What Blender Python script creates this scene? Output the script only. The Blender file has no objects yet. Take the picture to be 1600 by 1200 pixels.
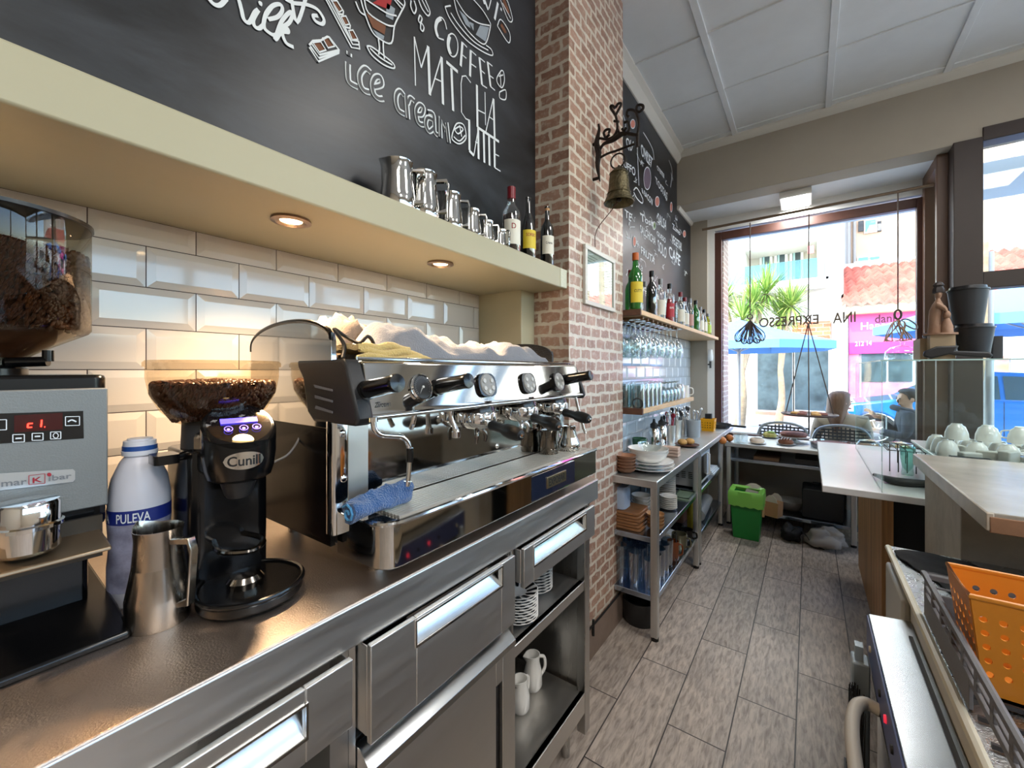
import bpy, math, random
from math import sin, cos, pi, radians as R
from mathutils import Vector, Matrix
random.seed(7)
SC = bpy.context.scene
COL = SC.collection
# ------------------------------------------------------------------ camera
F, CX, CY, H = 645.0, 800.0, 578.0, 1.46          # focal length in pixels of the 1600x1200 frame, horizon row, eye height
PSI = math.atan(464 / F)
cam = bpy.data.cameras.new('camera')
camo = bpy.data.objects.new('camera', cam); COL.objects.link(camo); SC.camera = camo
cam.sensor_width = 36; cam.lens = 36 * F / 1600
cam.shift_y = -(600 - CY) / 1600
cam.clip_start = .02; cam.clip_end = 300
camo.location = (0, 0, H); camo.rotation_euler = (pi / 2, 0, PSI)
_c, _s = cos(PSI), sin(PSI)
def ray(px, py):
    r = (px - CX) / F; u = -(py - CY) / F
    return (r * _c - _s, r * _s + _c, u)
def ax(px, py, x): d = ray(px, py); t = x / d[0]; return Vector((x, d[1] * t, H + d[2] * t))
def ay(px, py, y): d = ray(px, py); t = y / d[1]; return Vector((d[0] * t, y, H + d[2] * t))
def az(px, py, z): d = ray(px, py); t = (z - H) / d[2]; return Vector((d[0] * t, d[1] * t, z))
# ------------------------------------------------------------------ world, sun, room lights, exposure
W = bpy.data.worlds.new('world'); SC.world = W; W.use_nodes = True
nt = W.node_tree; nt.nodes.clear()
wo = nt.nodes.new('ShaderNodeOutputWorld'); bg = nt.nodes.new('ShaderNodeBackground')
sky = nt.nodes.new('ShaderNodeTexSky'); sky.sky_type = 'NISHITA'; sky.sun_disc = False
sky.sun_elevation = R(52); sky.sun_rotation = R(200); sky.air_density = 1.0; sky.dust_density = 1.5
bg.inputs[1].default_value = .85
nt.links.new(sky.outputs[0], bg.inputs[0]); nt.links.new(bg.outputs[0], wo.inputs[0])
def light(name, kind, loc, energy, color=(1, 1, 1), rot=(0, 0, 0), **kw):
    l = bpy.data.lights.new(name, kind); l.energy = energy; l.color = color
    for k, v in kw.items(): setattr(l, k, v)
    o = bpy.data.objects.new(name, l); COL.objects.link(o); o.location = loc; o.rotation_euler = rot
    return o
light('sun', 'SUN', (0, 0, 10), 3.0, (1, .95, .87), (R(42), 0, R(-18)), angle=R(.6))
for i, (x, y) in enumerate([(1.3, 1.9), (1.3, -.8), (3.4, 2.2), (3.4, -.8)]):      # unseen area lights added below the ceiling to fill the room
    light('ceiling_fill_light', 'AREA', (x, y, 3.6), 26, (1, .97, .93), (0, 0, 0), shape='RECTANGLE', size=1.15, size_y=.55)
for loc, sx, sy, rt in (((-.02, 5.2, 2.0), 1.8, 2.2, (R(-90), 0, 0)), ((3.0, 4.6, 1.6), 4.0, 3.0, (R(-90), 0, 0)), ((5.2, 1.0, 2.5), 1.3, 6.8, (0, R(90), 0))):      # openings the sky light comes in by, the last an added window
    p_ = light('daylight_opening', 'AREA', loc, 1, (1, 1, 1), rt, shape='RECTANGLE', size=sx, size_y=sy); p_.data.cycles.is_portal = True
light('bay_lamp_light', 'AREA', (-.1, 4.78, 3.03), 10, (1, 1, 1), (0, 0, 0), shape='RECTANGLE', size=.24, size_y=.3)
SPOTS = [(-1.05, .515), (-1.05, 1.03), (-1.05, 0.0), (-1.05, -.515)]
for x, y in SPOTS:
    light('shelf_downlight_beam', 'SPOT', (x, y, 1.822), 44, (1, .70, .42), (0, 0, 0), spot_size=R(125), spot_blend=1.0, shadow_soft_size=.03)
vs = SC.view_settings
vs.view_transform = 'Standard'; vs.look = 'None'; vs.gamma = 1; vs.exposure = 0.8; vs.use_curve_mapping = False
cy = SC.cycles
cy.use_denoising = True; cy.max_bounces = 9; cy.diffuse_bounces = 4; cy.glossy_bounces = 4
cy.transmission_bounces = 6; cy.transparent_max_bounces = 24; cy.caustics_reflective = False; cy.caustics_refractive = False
cy.sample_clamp_indirect = 6; cy.blur_glossy = .5
# ------------------------------------------------------------------ materials
def lin(c):
    if isinstance(c, str): c = tuple(int(c[i:i + 2], 16) for i in (0, 2, 4))
    return tuple(((v / 255) / 12.92 if v / 255 <= .04045 else ((v / 255 + .055) / 1.055) ** 2.4) for v in c[:3]) + (1,)
MATS = {}
def newmat(name):
    m = bpy.data.materials.new(name); m.use_nodes = True
    t = m.node_tree; t.nodes.clear()
    out = t.nodes.new('ShaderNodeOutputMaterial'); MATS[name] = m
    def N(kind, **kw):
        n = t.nodes.new('ShaderNode' + kind)
        for k, v in kw.items():
            if k.startswith('i_'):
                key = k[2:].replace('_', ' ')
                n.inputs[int(key) if key.isdigit() else key].default_value = v
            else: setattr(n, k, v)
        return n
    def L(a, b): t.links.new(a, b)
    return m, N, L, out
def pm(name, col, rough=.5, metal=0, noise=0, nscale=20, bump=0, bscale=40, coat=0, spec=.5, emit=None, estr=1, sheen=0, stretch=None, sss=0, alpha=1):
    """principled material with optional procedural mottling and relief"""
    if name in MATS: return MATS[name]
    m, N, L, out = newmat(name)
    p = N('BsdfPrincipled'); L(p.outputs[0], out.inputs[0])
    c = lin(col); p.inputs['Base Color'].default_value = c
    p.inputs['Roughness'].default_value = rough; p.inputs['Metallic'].default_value = metal
    p.inputs['Coat Weight'].default_value = coat; p.inputs['Specular IOR Level'].default_value = spec
    if sheen: p.inputs['Sheen Weight'].default_value = sheen
    if emit: p.inputs['Emission Color'].default_value = lin(emit); p.inputs['Emission Strength'].default_value = estr
    if noise or bump:
        tc = N('TexCoord'); mp = N('Mapping'); L(tc.outputs['Object'], mp.inputs[0])
        if stretch: mp.inputs['Scale'].default_value = stretch
        n1 = N('TexNoise', i_Scale=nscale, i_Detail=5.0, i_Roughness=.6); L(mp.outputs[0], n1.inputs[0])
        if noise:
            r = N('ValToRGB'); L(n1.outputs[0], r.inputs[0])
            r.color_ramp.elements[0].position = .3; r.color_ramp.elements[1].position = .7
            r.color_ramp.elements[0].color = tuple(v * (1 - noise) for v in c[:3]) + (1,)
            r.color_ramp.elements[1].color = tuple(min(1, v * (1 + noise)) for v in c[:3]) + (1,)
            L(r.outputs[0], p.inputs['Base Color'])
        if bump:
            n2 = N('TexNoise', i_Scale=bscale, i_Detail=4.0); L(mp.outputs[0], n2.inputs[0])
            b = N('Bump', i_Strength=bump, i_Distance=.01); L(n2.outputs[0], b.inputs['Height']); L(b.outputs[0], p.inputs['Normal'])
    return m
def glassm(name, tint=(235, 245, 245), refl=.12, rough=.02, body=0, bodycol=None):
    """thin clear glass: tinted transparency under a fresnel reflection, plus an optional share of body colour"""
    if name in MATS: return MATS[name]
    m, N, L, out = newmat(name)
    tr = N('BsdfTransparent'); tr.inputs[0].default_value = lin(tint)
    gl = N('BsdfGlossy'); gl.inputs['Roughness'].default_value = rough; gl.inputs[0].default_value = (1, 1, 1, 1)
    lw = N('LayerWeight', i_Blend=.35); mth = N('Math', operation='MULTIPLY_ADD'); L(lw.outputs['Facing'], mth.inputs[0])
    mth.inputs[1].default_value = min(.9, refl * 4); mth.inputs[2].default_value = refl * .35
    base = tr.outputs[0]
    if body:
        d = N('BsdfPrincipled'); d.inputs['Base Color'].default_value = lin(bodycol); d.inputs['Roughness'].default_value = .1
        mx = N('MixShader'); mx.inputs[0].default_value = body; L(tr.outputs[0], mx.inputs[1]); L(d.outputs[0], mx.inputs[2]); base = mx.outputs[0]
    ms = N('MixShader'); L(mth.outputs[0], ms.inputs[0]); L(base, ms.inputs[1]); L(gl.outputs[0], ms.inputs[2]); L(ms.outputs[0], out.inputs[0])
    return m
def steelm(name, col, rough, direction=(1, 1, 1), scale=60, amt=.12, dirt=.12, spots=0):
    m, N, L, out = newmat(name)
    p = N('BsdfPrincipled'); L(p.outputs[0], out.inputs[0]); p.inputs['Metallic'].default_value = 1
    tc = N('TexCoord'); mp = N('Mapping'); L(tc.outputs['Object'], mp.inputs[0]); mp.inputs['Scale'].default_value = direction
    n = N('TexNoise', i_Scale=scale, i_Detail=6.0, i_Roughness=.7); L(mp.outputs[0], n.inputs[0])
    mr = N('MapRange'); L(n.outputs[0], mr.inputs[0]); mr.inputs['From Min'].default_value = .3; mr.inputs['From Max'].default_value = .7
    mr.inputs['To Min'].default_value = max(.01, rough - amt); mr.inputs['To Max'].default_value = rough + amt; L(mr.outputs[0], p.inputs['Roughness'])
    n2 = N('TexNoise', i_Scale=7.0, i_Detail=5.0); L(tc.outputs['Object'], n2.inputs[0])
    r = N('ValToRGB'); L(n2.outputs[0], r.inputs[0]); c = lin(col)
    r.color_ramp.elements[0].position = .2; r.color_ramp.elements[0].color = tuple(v * (1 - dirt) for v in c[:3]) + (1,)
    r.color_ramp.elements[1].position = .8; r.color_ramp.elements[1].color = c
    L(r.outputs[0], p.inputs['Base Color'])
    if spots:
        v = N('TexNoise', i_Scale=330.0, i_Detail=3.0); L(tc.outputs['Object'], v.inputs[0])
        b2 = N('Bump', i_Strength=spots, i_Distance=.003); L(v.outputs[0], b2.inputs['Height']); L(b2.outputs[0], p.inputs['Normal'])
    return m
# plain kit
steel = steelm('brushed_steel', (214, 211, 205), .4, (1, .04, 1), 90, .05, .06)
steelv = steelm('brushed_steel_upright', (190, 188, 184), .3, (1, 1, .05), 90, .05, .06)
topsteel = steelm('scratched_worktop_steel', (198, 186, 176), .42, (.5, 1, 1), 70, .06, .08, .3)
benchsteel = steelm('bench_steel', (216, 216, 214), .38, (1, .06, 1), 60, .06, .08)
chrome = pm('chrome', (225, 225, 224), .07, 1)
mirror = pm('polished_steel', (205, 204, 200), .06, 1, bump=.015, bscale=6)
darkchrome = pm('dark_chrome', (120, 115, 108), .15, 1)
blackp = pm('glossy_black_plastic', (12, 12, 13), .2, coat=.08, spec=.4)
blackm = pm('matt_black_plastic', (30, 30, 31), .5, bump=.05, bscale=300)
black = pm('black', (10, 10, 11), .6)
darkgrey = pm('dark_grey', (52, 53, 55), .55)
greyp = pm('grey_plastic', (120, 122, 126), .5, bump=.04, bscale=120)
white = pm('white_paint', (232, 232, 228), .6)
ceram = pm('white_ceramic', (238, 236, 230), .18, coat=.3)
cream = pm('cream_paint', (176, 169, 141), .5, noise=.04, nscale=3, bump=.05, bscale=12, stretch=(1, .15, 1))
glass = glassm('clear_glass', (246, 250, 250), .15)
pane = glassm('window_glass', (250, 253, 253), .035)
vitr = glassm('vitrine_glass', (247, 252, 251), .06)
terra = pm('terracotta', (150, 84, 52), .5, noise=.15)
chalkw = pm('chalk_paint_white', (226, 232, 236), .8)
# ------------------------------------------------------------------ mesh kit
def grid_frame(d):
    d = Vector(d).normalized(); a = Vector((0, 0, 1)) if abs(d.z) < .9 else Vector((1, 0, 0))
    u = d.cross(a).normalized(); return u, d.cross(u).normalized()
ORG = {}
class MB:
    def __init__(s): s.v = []; s.f = []; s.m = []; s.cur = 0; s.T = None
    def mat(s, i): s.cur = i; return s
    def add(s, vs, fs):
        n = len(s.v)
        for p in vs:
            p = Vector(p)
            if s.T is not None: p = s.T @ p
            s.v.append(p)
        for f in fs: s.f.append(tuple(n + i for i in f)); s.m.append(s.cur)
        return s
    def box(s, x0, x1, y0, y1, z0, z1):
        x0, x1 = sorted((x0, x1)); y0, y1 = sorted((y0, y1)); z0, z1 = sorted((z0, z1))
        return s.add([(x0, y0, z0), (x1, y0, z0), (x1, y1, z0), (x0, y1, z0), (x0, y0, z1), (x1, y0, z1), (x1, y1, z1), (x0, y1, z1)],
                     [(0, 3, 2, 1), (4, 5, 6, 7), (0, 1, 5, 4), (1, 2, 6, 5), (2, 3, 7, 6), (3, 0, 4, 7)])
    def rbox(s, x0, x1, y0, y1, z0, z1, r=.01, seg=4, axis='z'):
        """box rounded about one axis"""
        a = {'z': (x0, x1, y0, y1), 'x': (y0, y1, z0, z1), 'y': (x0, x1, z0, z1)}[axis]
        P = []
        for cx, cyy, a0 in ((a[1] - r, a[3] - r, 0), (a[0] + r, a[3] - r, 90), (a[0] + r, a[2] + r, 180), (a[1] - r, a[2] + r, 270)):
            for k in range(seg + 1):
                t = R(a0 + 90 * k / seg); P.append((cx + r * cos(t), cyy + r * sin(t)))
        lo, hi = {'z': (z0, z1), 'x': (x0, x1), 'y': (y0, y1)}[axis]
        return s.prism(P, lo, hi, axis)
    def prism(s, P, lo, hi, axis='z'):
        """polygon (2D) pushed along an axis; z: (x,y), x: (y,z), y: (x,z)"""
        def q(p, h): return {'z': (p[0], p[1], h), 'x': (h, p[0], p[1]), 'y': (p[0], h, p[1])}[axis]
        n = len(P); vs = [q(p, lo) for p in P] + [q(p, hi) for p in P]
        area = sum(P[i][0] * P[(i + 1) % n][1] - P[(i + 1) % n][0] * P[i][1] for i in range(n))
        flip = (area < 0) ^ (axis == 'y')
        fs = [tuple(range(n))[::-1], tuple(range(n, 2 * n))] + [(i, (i + 1) % n, n + (i + 1) % n, n + i) for i in range(n)]
        if flip: fs = [f[::-1] for f in fs]
        return s.add(vs, fs)
    def cyl(s, p0, p1, r0, r1=None, n=20, cap=True):
        r1 = r0 if r1 is None else r1
        p0, p1 = Vector(p0), Vector(p1); u, w = grid_frame(p1 - p0)
        vs = [p0 + (u * cos(2 * pi * i / n) + w * sin(2 * pi * i / n)) * r0 for i in range(n)] + [p1 + (u * cos(2 * pi * i / n) + w * sin(2 * pi * i / n)) * r1 for i in range(n)]
        fs = [(i, (i + 1) % n, n + (i + 1) % n, n + i) for i in range(n)]
        if cap: fs += [tuple(range(n))[::-1], tuple(range(n, 2 * n))]
        return s.add(vs, fs)
    def tube(s, pts, r, n=8, closed=False, smooth=0, cap=True, flat=1.0):
        if smooth:
            if isinstance(r, (list, tuple)):
                q = [(Vector((v, 0, 0))) for v in r]; r = [v.x for v in cr(q, smooth, closed)]
            pts = cr(pts, smooth, closed)
        pts = [Vector(p) for p in pts]; m = len(pts); vs = []; u = None
        for i, p in enumerate(pts):
            a = pts[(i - 1) % m] if (i or closed) else p; b = pts[(i + 1) % m] if (i < m - 1 or closed) else p
            d = (b - a)
            if d.length < 1e-9: d = Vector((0, 0, 1))
            d.normalize()
            if u is None: u, w = grid_frame(d)
            else:
                u = (u - d * u.dot(d))
                if u.length < 1e-6: u, w = grid_frame(d)
                u.normalize(); w = d.cross(u)
            rr = r[i] if isinstance(r, (list, tuple)) else r
            vs += [p + (u * cos(2 * pi * k / n) + w * flat * sin(2 * pi * k / n)) * rr for k in range(n)]
        fs = []
        for i in range(m if closed else m - 1):
            j = (i + 1) % m
            fs += [(i * n + k, i * n + (k + 1) % n, j * n + (k + 1) % n, j * n + k) for k in range(n)]
        if cap and not closed: fs += [tuple(range(n))[::-1], tuple((m - 1) * n + k for k in range(n))]
        return s.add(vs, fs)
    def lathe(s, prof, c=(0, 0, 0), n=28, axis=(0, 0, 1), ax0=0, sx=1, sy=1, squash=None):
        """profile [(radius, height)...] about an axis through c"""
        d = Vector(axis).normalized()
        if abs(d.z) > .999: u, w = Vector((1, 0, 0)), Vector((0, 1, 0)) * (1 if d.z > 0 else -1)
        else: u, w = grid_frame(d)
        c = Vector(c); vs = []
        for r, h in prof:
            vs += [c + d * h + (u * cos(2 * pi * k / n + ax0) * sx + w * sin(2 * pi * k / n + ax0) * sy) * r for k in range(n)]
        fs = []
        for i in range(len(prof) - 1):
            fs += [(i * n + k, i * n + (k + 1) % n, (i + 1) * n + (k + 1) % n, (i + 1) * n + k) for k in range(n)]
        if prof[0][0] > 1e-5: fs.append(tuple(range(n))[::-1])
        if prof[-1][0] > 1e-5: fs.append(tuple((len(prof) - 1) * n + k for k in range(n)))
        return s.add(vs, fs)
    def ball(s, c, rx, ry=None, rz=None, n=16, m=10):
        ry = rx if ry is None else ry; rz = rx if rz is None else rz
        c = Vector(c); vs = [c + Vector((0, 0, -rz))]
        for j in range(1, m):
            t = -pi / 2 + pi * j / m
            vs += [c + Vector((rx * cos(t) * cos(2 * pi * k / n), ry * cos(t) * sin(2 * pi * k / n), rz * sin(t))) for k in range(n)]
        vs.append(c + Vector((0, 0, rz)))
        fs = [(0, 1 + (k + 1) % n, 1 + k) for k in range(n)]
        for j in range(m - 2):
            a = 1 + j * n; b = a + n
            fs += [(a + k, a + (k + 1) % n, b + (k + 1) % n, b + k) for k in range(n)]
        a = 1 + (m - 2) * n; fs += [(a + k, a + (k + 1) % n, len(vs) - 1) for k in range(n)]
        return s.add(vs, fs)
    def torus(s, c, R_, r, axis=(0, 0, 1), n=28, m=8, sx=1, sy=1):
        u, w = grid_frame(axis)
        if abs(Vector(axis).normalized().z) > .99: u, w = Vector((1, 0, 0)), Vector((0, 1, 0))
        return s.tube([Vector(c) + u * R_ * sx * cos(2 * pi * k / n) + w * R_ * sy * sin(2 * pi * k / n) for k in range(n)], r, m, closed=True)
    def sheet(s, fn, nu, nv, th=0):
        vs = [fn(i / nu, j / nv) for j in range(nv + 1) for i in range(nu + 1)]
        fs = [(j * (nu + 1) + i, j * (nu + 1) + i + 1, (j + 1) * (nu + 1) + i + 1, (j + 1) * (nu + 1) + i) for j in range(nv) for i in range(nu)]
        if th:
            n = len(vs); vs = vs + [Vector(p) - Vector((0, 0, th)) for p in vs]
            fs += [tuple(n + i for i in f[::-1]) for f in fs]
            W1 = nu + 1
            rim = [i for i in range(nu)] ; 
            for i in range(nu): fs.append((i + 1, i, n + i, n + i + 1)); a = nv * W1 + i; fs.append((a, a + 1, n + a + 1, n + a))
            for j in range(nv): a = j * W1; fs.append((a, a + W1, n + a + W1, n + a)); a += nu; fs.append((a + W1, a, n + a, n + a + W1))
        return s.add(vs, fs)
    def build(s, name, mat, parent=None, smooth=40, bev=0, sub=0, label=None, solid=0, loc=None):
        me = bpy.data.meshes.new(name)
        off = Vector((0, 0, 0))
        if parent is not None: off = Vector(ORG.get(parent.name, (0, 0, 0)))
        if loc is not None and parent is None: off = Vector(loc)
        me.from_pydata([p - off for p in s.v], [], s.f); me.update()
        mats = mat if isinstance(mat, (list, tuple)) else [mat]
        for m in mats: me.materials.append(m)
        uv = me.uv_layers.new(name='UVMap').data
        for p in me.polygons:
            p.material_index = min(s.m[p.index], len(mats) - 1)
            n = p.normal; a = 0 if abs(n.x) > max(abs(n.y), abs(n.z)) else (1 if abs(n.y) > abs(n.z) else 2)
            for li in p.loop_indices:
                q = s.v[me.loops[li].vertex_index]
                uv[li].uv = (q.y, q.z) if a == 0 else ((q.x, q.z) if a == 1 else (q.x, q.y))
        if smooth:
            me.shade_smooth(); me.set_sharp_from_angle(angle=R(smooth))
        o = bpy.data.objects.new(name, me); COL.objects.link(o)
        if parent is not None: o.parent = parent; ORG[o.name] = tuple(off)
        if loc is not None and parent is None: o.location = loc; ORG[o.name] = tuple(loc)
        if bev:
            b = o.modifiers.new('edge', 'BEVEL'); b.width = bev; b.segments = 2; b.limit_method = 'ANGLE'; b.angle_limit = R(50)
        if solid: b = o.modifiers.new('thick', 'SOLIDIFY'); b.thickness = solid; b.offset = 0
        if sub: b = o.modifiers.new('sub', 'SUBSURF'); b.levels = sub; b.render_levels = sub
        if label: o['label'] = label
        return o
def cr(pts, k=6, closed=False):
    """Catmull-Rom through the points"""
    P = [Vector(p) for p in pts]; n = len(P); out = []
    rng = range(n) if closed else range(n - 1)
    for i in rng:
        a = P[(i - 1) % n] if (closed or i) else P[0]; b = P[i]; c = P[(i + 1) % n]; d = P[(i + 2) % n] if (closed or i < n - 2) else P[-1]
        for j in range(k):
            t = j / k
            out.append(.5 * ((2 * b) + (c - a) * t + (2 * a - 5 * b + 4 * c - d) * t * t + (3 * b - a - 3 * c + d) * t ** 3))
    if not closed: out.append(P[-1])
    return out
def tag(o, label, cat, group=None, kind=None):
    o['label'] = label; o['category'] = cat
    if group: o['group'] = group
    if kind: o['kind'] = kind
    return o
def thing(name, label, cat, loc=(0, 0, 0), group=None, rz=0, local=False):
    """an Empty at the thing's base; unless local, its parts are written in world coordinates"""
    o = bpy.data.objects.new(name, None); COL.objects.link(o); o.empty_display_size = .05
    o.location = loc; o.rotation_euler = (0, 0, rz)
    ORG[o.name] = (0, 0, 0) if local else tuple(loc)
    return tag(o, label, cat, group)
def struct(name, mb, m, **kw):
    o = mb.build(name, m, **kw); o['kind'] = 'structure'; return o
def copy_tree(o, parent=None, loc=None, rz=None, label=None, group=None, scale=None):
    c = o.copy(); COL.objects.link(c)
    if parent is not None: c.parent = parent
    if loc is not None: c.location = loc
    if rz is not None: c.rotation_euler = (0, 0, rz)
    if scale is not None: c.scale = (scale,) * 3 if not isinstance(scale, tuple) else scale
    if label: c['label'] = label
    if group: c['group'] = group
    for ch in list(o.children): copy_tree(ch, c)
    return c
_txt = {}
def glyphs(text, bold=.012):
    if text not in _txt:
        cu = bpy.data.curves.new('lettering', 'FONT'); cu.body = text; cu.offset = bold; cu.resolution_u = 3
        o = bpy.data.objects.new('lettering', cu); COL.objects.link(o)
        dg = bpy.context.evaluated_depsgraph_get(); me = o.evaluated_get(dg).to_mesh()
        vs = [v.co.copy() for v in me.vertices]; fs = [tuple(p.vertices) for p in me.polygons]
        o.evaluated_get(dg).to_mesh_clear(); bpy.data.objects.remove(o); bpy.data.curves.remove(cu)
        x0 = min(v.x for v in vs); x1 = max(v.x for v in vs); y0 = min(v.y for v in vs); y1 = max(v.y for v in vs)
        _txt[text] = ([((v.x - x0) / (x1 - x0), (v.y - y0) / (y1 - y0)) for v in vs], fs)
    return _txt[text]
def text(mb, s, a, b, c, d):
    """lettering filling the quad a (lower left) b (lower right) c (upper right) d (upper left)"""
    vs, fs = glyphs(s); a, b, c, d = map(Vector, (a, b, c, d))
    return mb.add([(a * (1 - u) + b * u) * (1 - v) + (d * (1 - u) + c * u) * v for u, v in vs], fs)
RC = [0]
def ribbon(mb, pts, w, nrm, k=5, closed=False):
    """a painted stroke lying on a surface whose normal is nrm"""
    pts = cr(pts, k, closed) if k else [Vector(p) for p in pts]; nrm = Vector(nrm); RC[0] += 1; pts = [p + nrm * (RC[0] % 30) * .00006 for p in pts]; m = len(pts); vs = []
    for i, p in enumerate(pts):
        a = pts[(i - 1) % m] if (i or closed) else p; b = pts[(i + 1) % m] if (i < m - 1 or closed) else p
        d = (b - a)
        if d.length < 1e-9: d = Vector((0, 1, 0))
        u = d.normalized().cross(nrm) * w / 2; p = p + nrm * i * .000012
        vs += [p + u, p - u]
    fs = [(2 * i, 2 * i + 1, 2 * ((i + 1) % m) + 1, 2 * ((i + 1) % m)) for i in range(m if closed else m - 1)]
    return mb.add(vs, fs)
# ================================================================== THE ROOM
WX, CXF, C0, C1, TX = -1.093, -.903, 1.707, 2.388, -1.355      # board wall, pillar face, pillar ends, tiled recess
YB, YW, ZC, ZB = 4.38, 4.97, 3.65, 3.12
def floor_material():
    m, N, L, out = newmat('wood_look_floor_tiles')
    p = N('BsdfPrincipled'); L(p.outputs[0], out.inputs[0])
    uv = N('UVMap'); mp = N('Mapping'); L(uv.outputs[0], mp.inputs[0])
    mp.inputs['Rotation'].default_value = (0, 0, R(90)); mp.inputs['Location'].default_value = (.095, .0430, 0)
    # rows run along the room: each row .2155 wide, joints every .665, shifted by half in the next row
    br = N('TexBrick', i_Scale=1.0, i_Mortar_Size=.0028, i_Mortar_Smooth=.2, i_Bias=0.0, i_Brick_Width=.665, i_Row_Height=.2155)
    br.offset = .5; br.offset_frequency = 2
    br.inputs['Color1'].default_value = (0, 0, 0, 1); br.inputs['Color2'].default_value = (1, 1, 1, 1); br.inputs['Mortar'].default_value = (.5, .5, .5, 1)
    L(mp.outputs[0], br.inputs[0])
    sp = N('SeparateColor'); L(br.outputs['Color'], sp.inputs[0])
    off = N('CombineXYZ'); ml = N('Math', operation='MULTIPLY'); L(sp.outputs[0], ml.inputs[0]); ml.inputs[1].default_value = 13.0; L(ml.outputs[0], off.inputs[1]); L(ml.outputs[0], off.inputs[0])
    va = N('VectorMath', operation='ADD'); L(uv.outputs[0], va.inputs[0]); L(off.outputs[0], va.inputs[1])
    st = N('Mapping'); L(va.outputs[0], st.inputs[0]); st.inputs['Scale'].default_value = (1, .18, 1)
    g = N('TexNoise', i_Scale=70.0, i_Detail=5.0, i_Roughness=.6, i_Distortion=.5); L(st.outputs[0], g.inputs[0])
    st2 = N('Mapping'); L(va.outputs[0], st2.inputs[0]); st2.inputs['Scale'].default_value = (1, .3, 1)
    wv = N('TexNoise', i_Scale=9.0, i_Detail=3.0, i_Distortion=1.8); L(st2.outputs[0], wv.inputs[0])
    r1 = N('ValToRGB'); L(g.outputs[0], r1.inputs[0])
    e = r1.color_ramp.elements; e[0].position = .3; e[0].color = lin('887c72'); e[1].position = .6; e[1].color = lin('c2b6aa')
    r2 = N('ValToRGB'); L(wv.outputs[0], r2.inputs[0]); e = r2.color_ramp.elements
    e[0].position = .3; e[0].color = (.84, .83, .84, 1); e[1].position = .65; e[1].color = (1.1, 1.08, 1.06, 1)
    mx = N('Mix', data_type='RGBA', blend_type='MULTIPLY'); mx.inputs[0].default_value = 1; L(r1.outputs[0], mx.inputs[6]); L(r2.outputs[0], mx.inputs[7])
    tone = N('MapRange'); L(sp.outputs[0], tone.inputs[0]); tone.inputs['To Min'].default_value = .86; tone.inputs['To Max'].default_value = 1.08
    mx1 = N('VectorMath', operation='SCALE'); L(mx.outputs[2], mx1.inputs[0]); L(tone.outputs[0], mx1.inputs['Scale'])
    mx2 = N('Mix', data_type='RGBA'); L(br.outputs['Fac'], mx2.inputs[0]); L(mx1.outputs[0], mx2.inputs[6]); mx2.inputs[7].default_value = lin('3d3835')
    L(mx2.outputs[2], p.inputs['Base Color'])
    rr = N('MapRange'); L(g.outputs[0], rr.inputs[0]); rr.inputs['To Min'].default_value = .52; rr.inputs['To Max'].default_value = .3; L(rr.outputs[0], p.inputs['Roughness'])
    inv = N('Math', operation='SUBTRACT'); L(g.outputs[0], inv.inputs[0]); L(br.outputs['Fac'], inv.inputs[1])
    b = N('Bump', i_Strength=.35, i_Distance=.003); L(inv.outputs[0], b.inputs['Height']); L(b.outputs[0], p.inputs['Normal'])
    return m
def brick_material(name, c1, c2, mortar, bw=.118, rh=.058, ms=.0085, wash=.5, rot=0):
    m, N, L, out = newmat(name)
    p = N('BsdfPrincipled', i_Roughness=.42); L(p.outputs[0], out.inputs[0])
    uv = N('UVMap'); mp = N('Mapping'); L(uv.outputs[0], mp.inputs[0]); mp.inputs['Rotation'].default_value = (0, 0, rot)
    dn = N('TexNoise', i_Scale=17.0, i_Detail=5.0, i_Roughness=.6); L(mp.outputs[0], dn.inputs[0])
    sub = N('VectorMath', operation='SUBTRACT'); L(dn.outputs['Color'], sub.inputs[0]); sub.inputs[1].default_value = (.5, .5, .5)
    sc = N('VectorMath', operation='SCALE'); L(sub.outputs[0], sc.inputs[0]); sc.inputs['Scale'].default_value = .032
    ad = N('VectorMath', operation='ADD'); L(mp.outputs[0], ad.inputs[0]); L(sc.outputs[0], ad.inputs[1])
    br = N('TexBrick', i_Scale=1.0, i_Mortar_Size=ms, i_Mortar_Smooth=.35, i_Brick_Width=bw, i_Row_Height=rh)
    br.inputs['Color1'].default_value = lin(c1); br.inputs['Color2'].default_value = lin(c2); br.inputs['Mortar'].default_value = lin(mortar)
    L(ad.outputs[0], br.inputs[0])
    n2 = N('TexNoise', i_Scale=38.0, i_Detail=6.0, i_Roughness=.7); L(mp.outputs[0], n2.inputs[0])
    r = N('ValToRGB'); L(n2.outputs[0], r.inputs[0]); r.color_ramp.elements[0].position = .5; r.color_ramp.elements[1].position = .72
    r.color_ramp.elements[0].color = (0, 0, 0, 1); r.color_ramp.elements[1].color = (wash, wash, wash, 1)
    mx = N('Mix', data_type='RGBA'); L(r.outputs[0], mx.inputs[0]); L(br.outputs['Color'], mx.inputs[6]); mx.inputs[7].default_value = lin(mortar)
    n3 = N('TexNoise', i_Scale=16.0, i_Detail=3.0); L(mp.outputs[0], n3.inputs[0])
    r3 = N('MapRange'); L(n3.outputs[0], r3.inputs[0]); r3.inputs['To Min'].default_value = .7; r3.inputs['To Max'].default_value = 1.25
    v = N('VectorMath', operation='SCALE'); L(mx.outputs[2], v.inputs[0]); L(r3.outputs[0], v.inputs['Scale']); L(v.outputs[0], p.inputs['Base Color'])
    b = N('Bump', i_Strength=.15, i_Distance=.003, invert=True); L(br.outputs['Fac'], b.inputs['Height']); L(b.outputs[0], p.inputs['Normal'])
    return m
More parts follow.
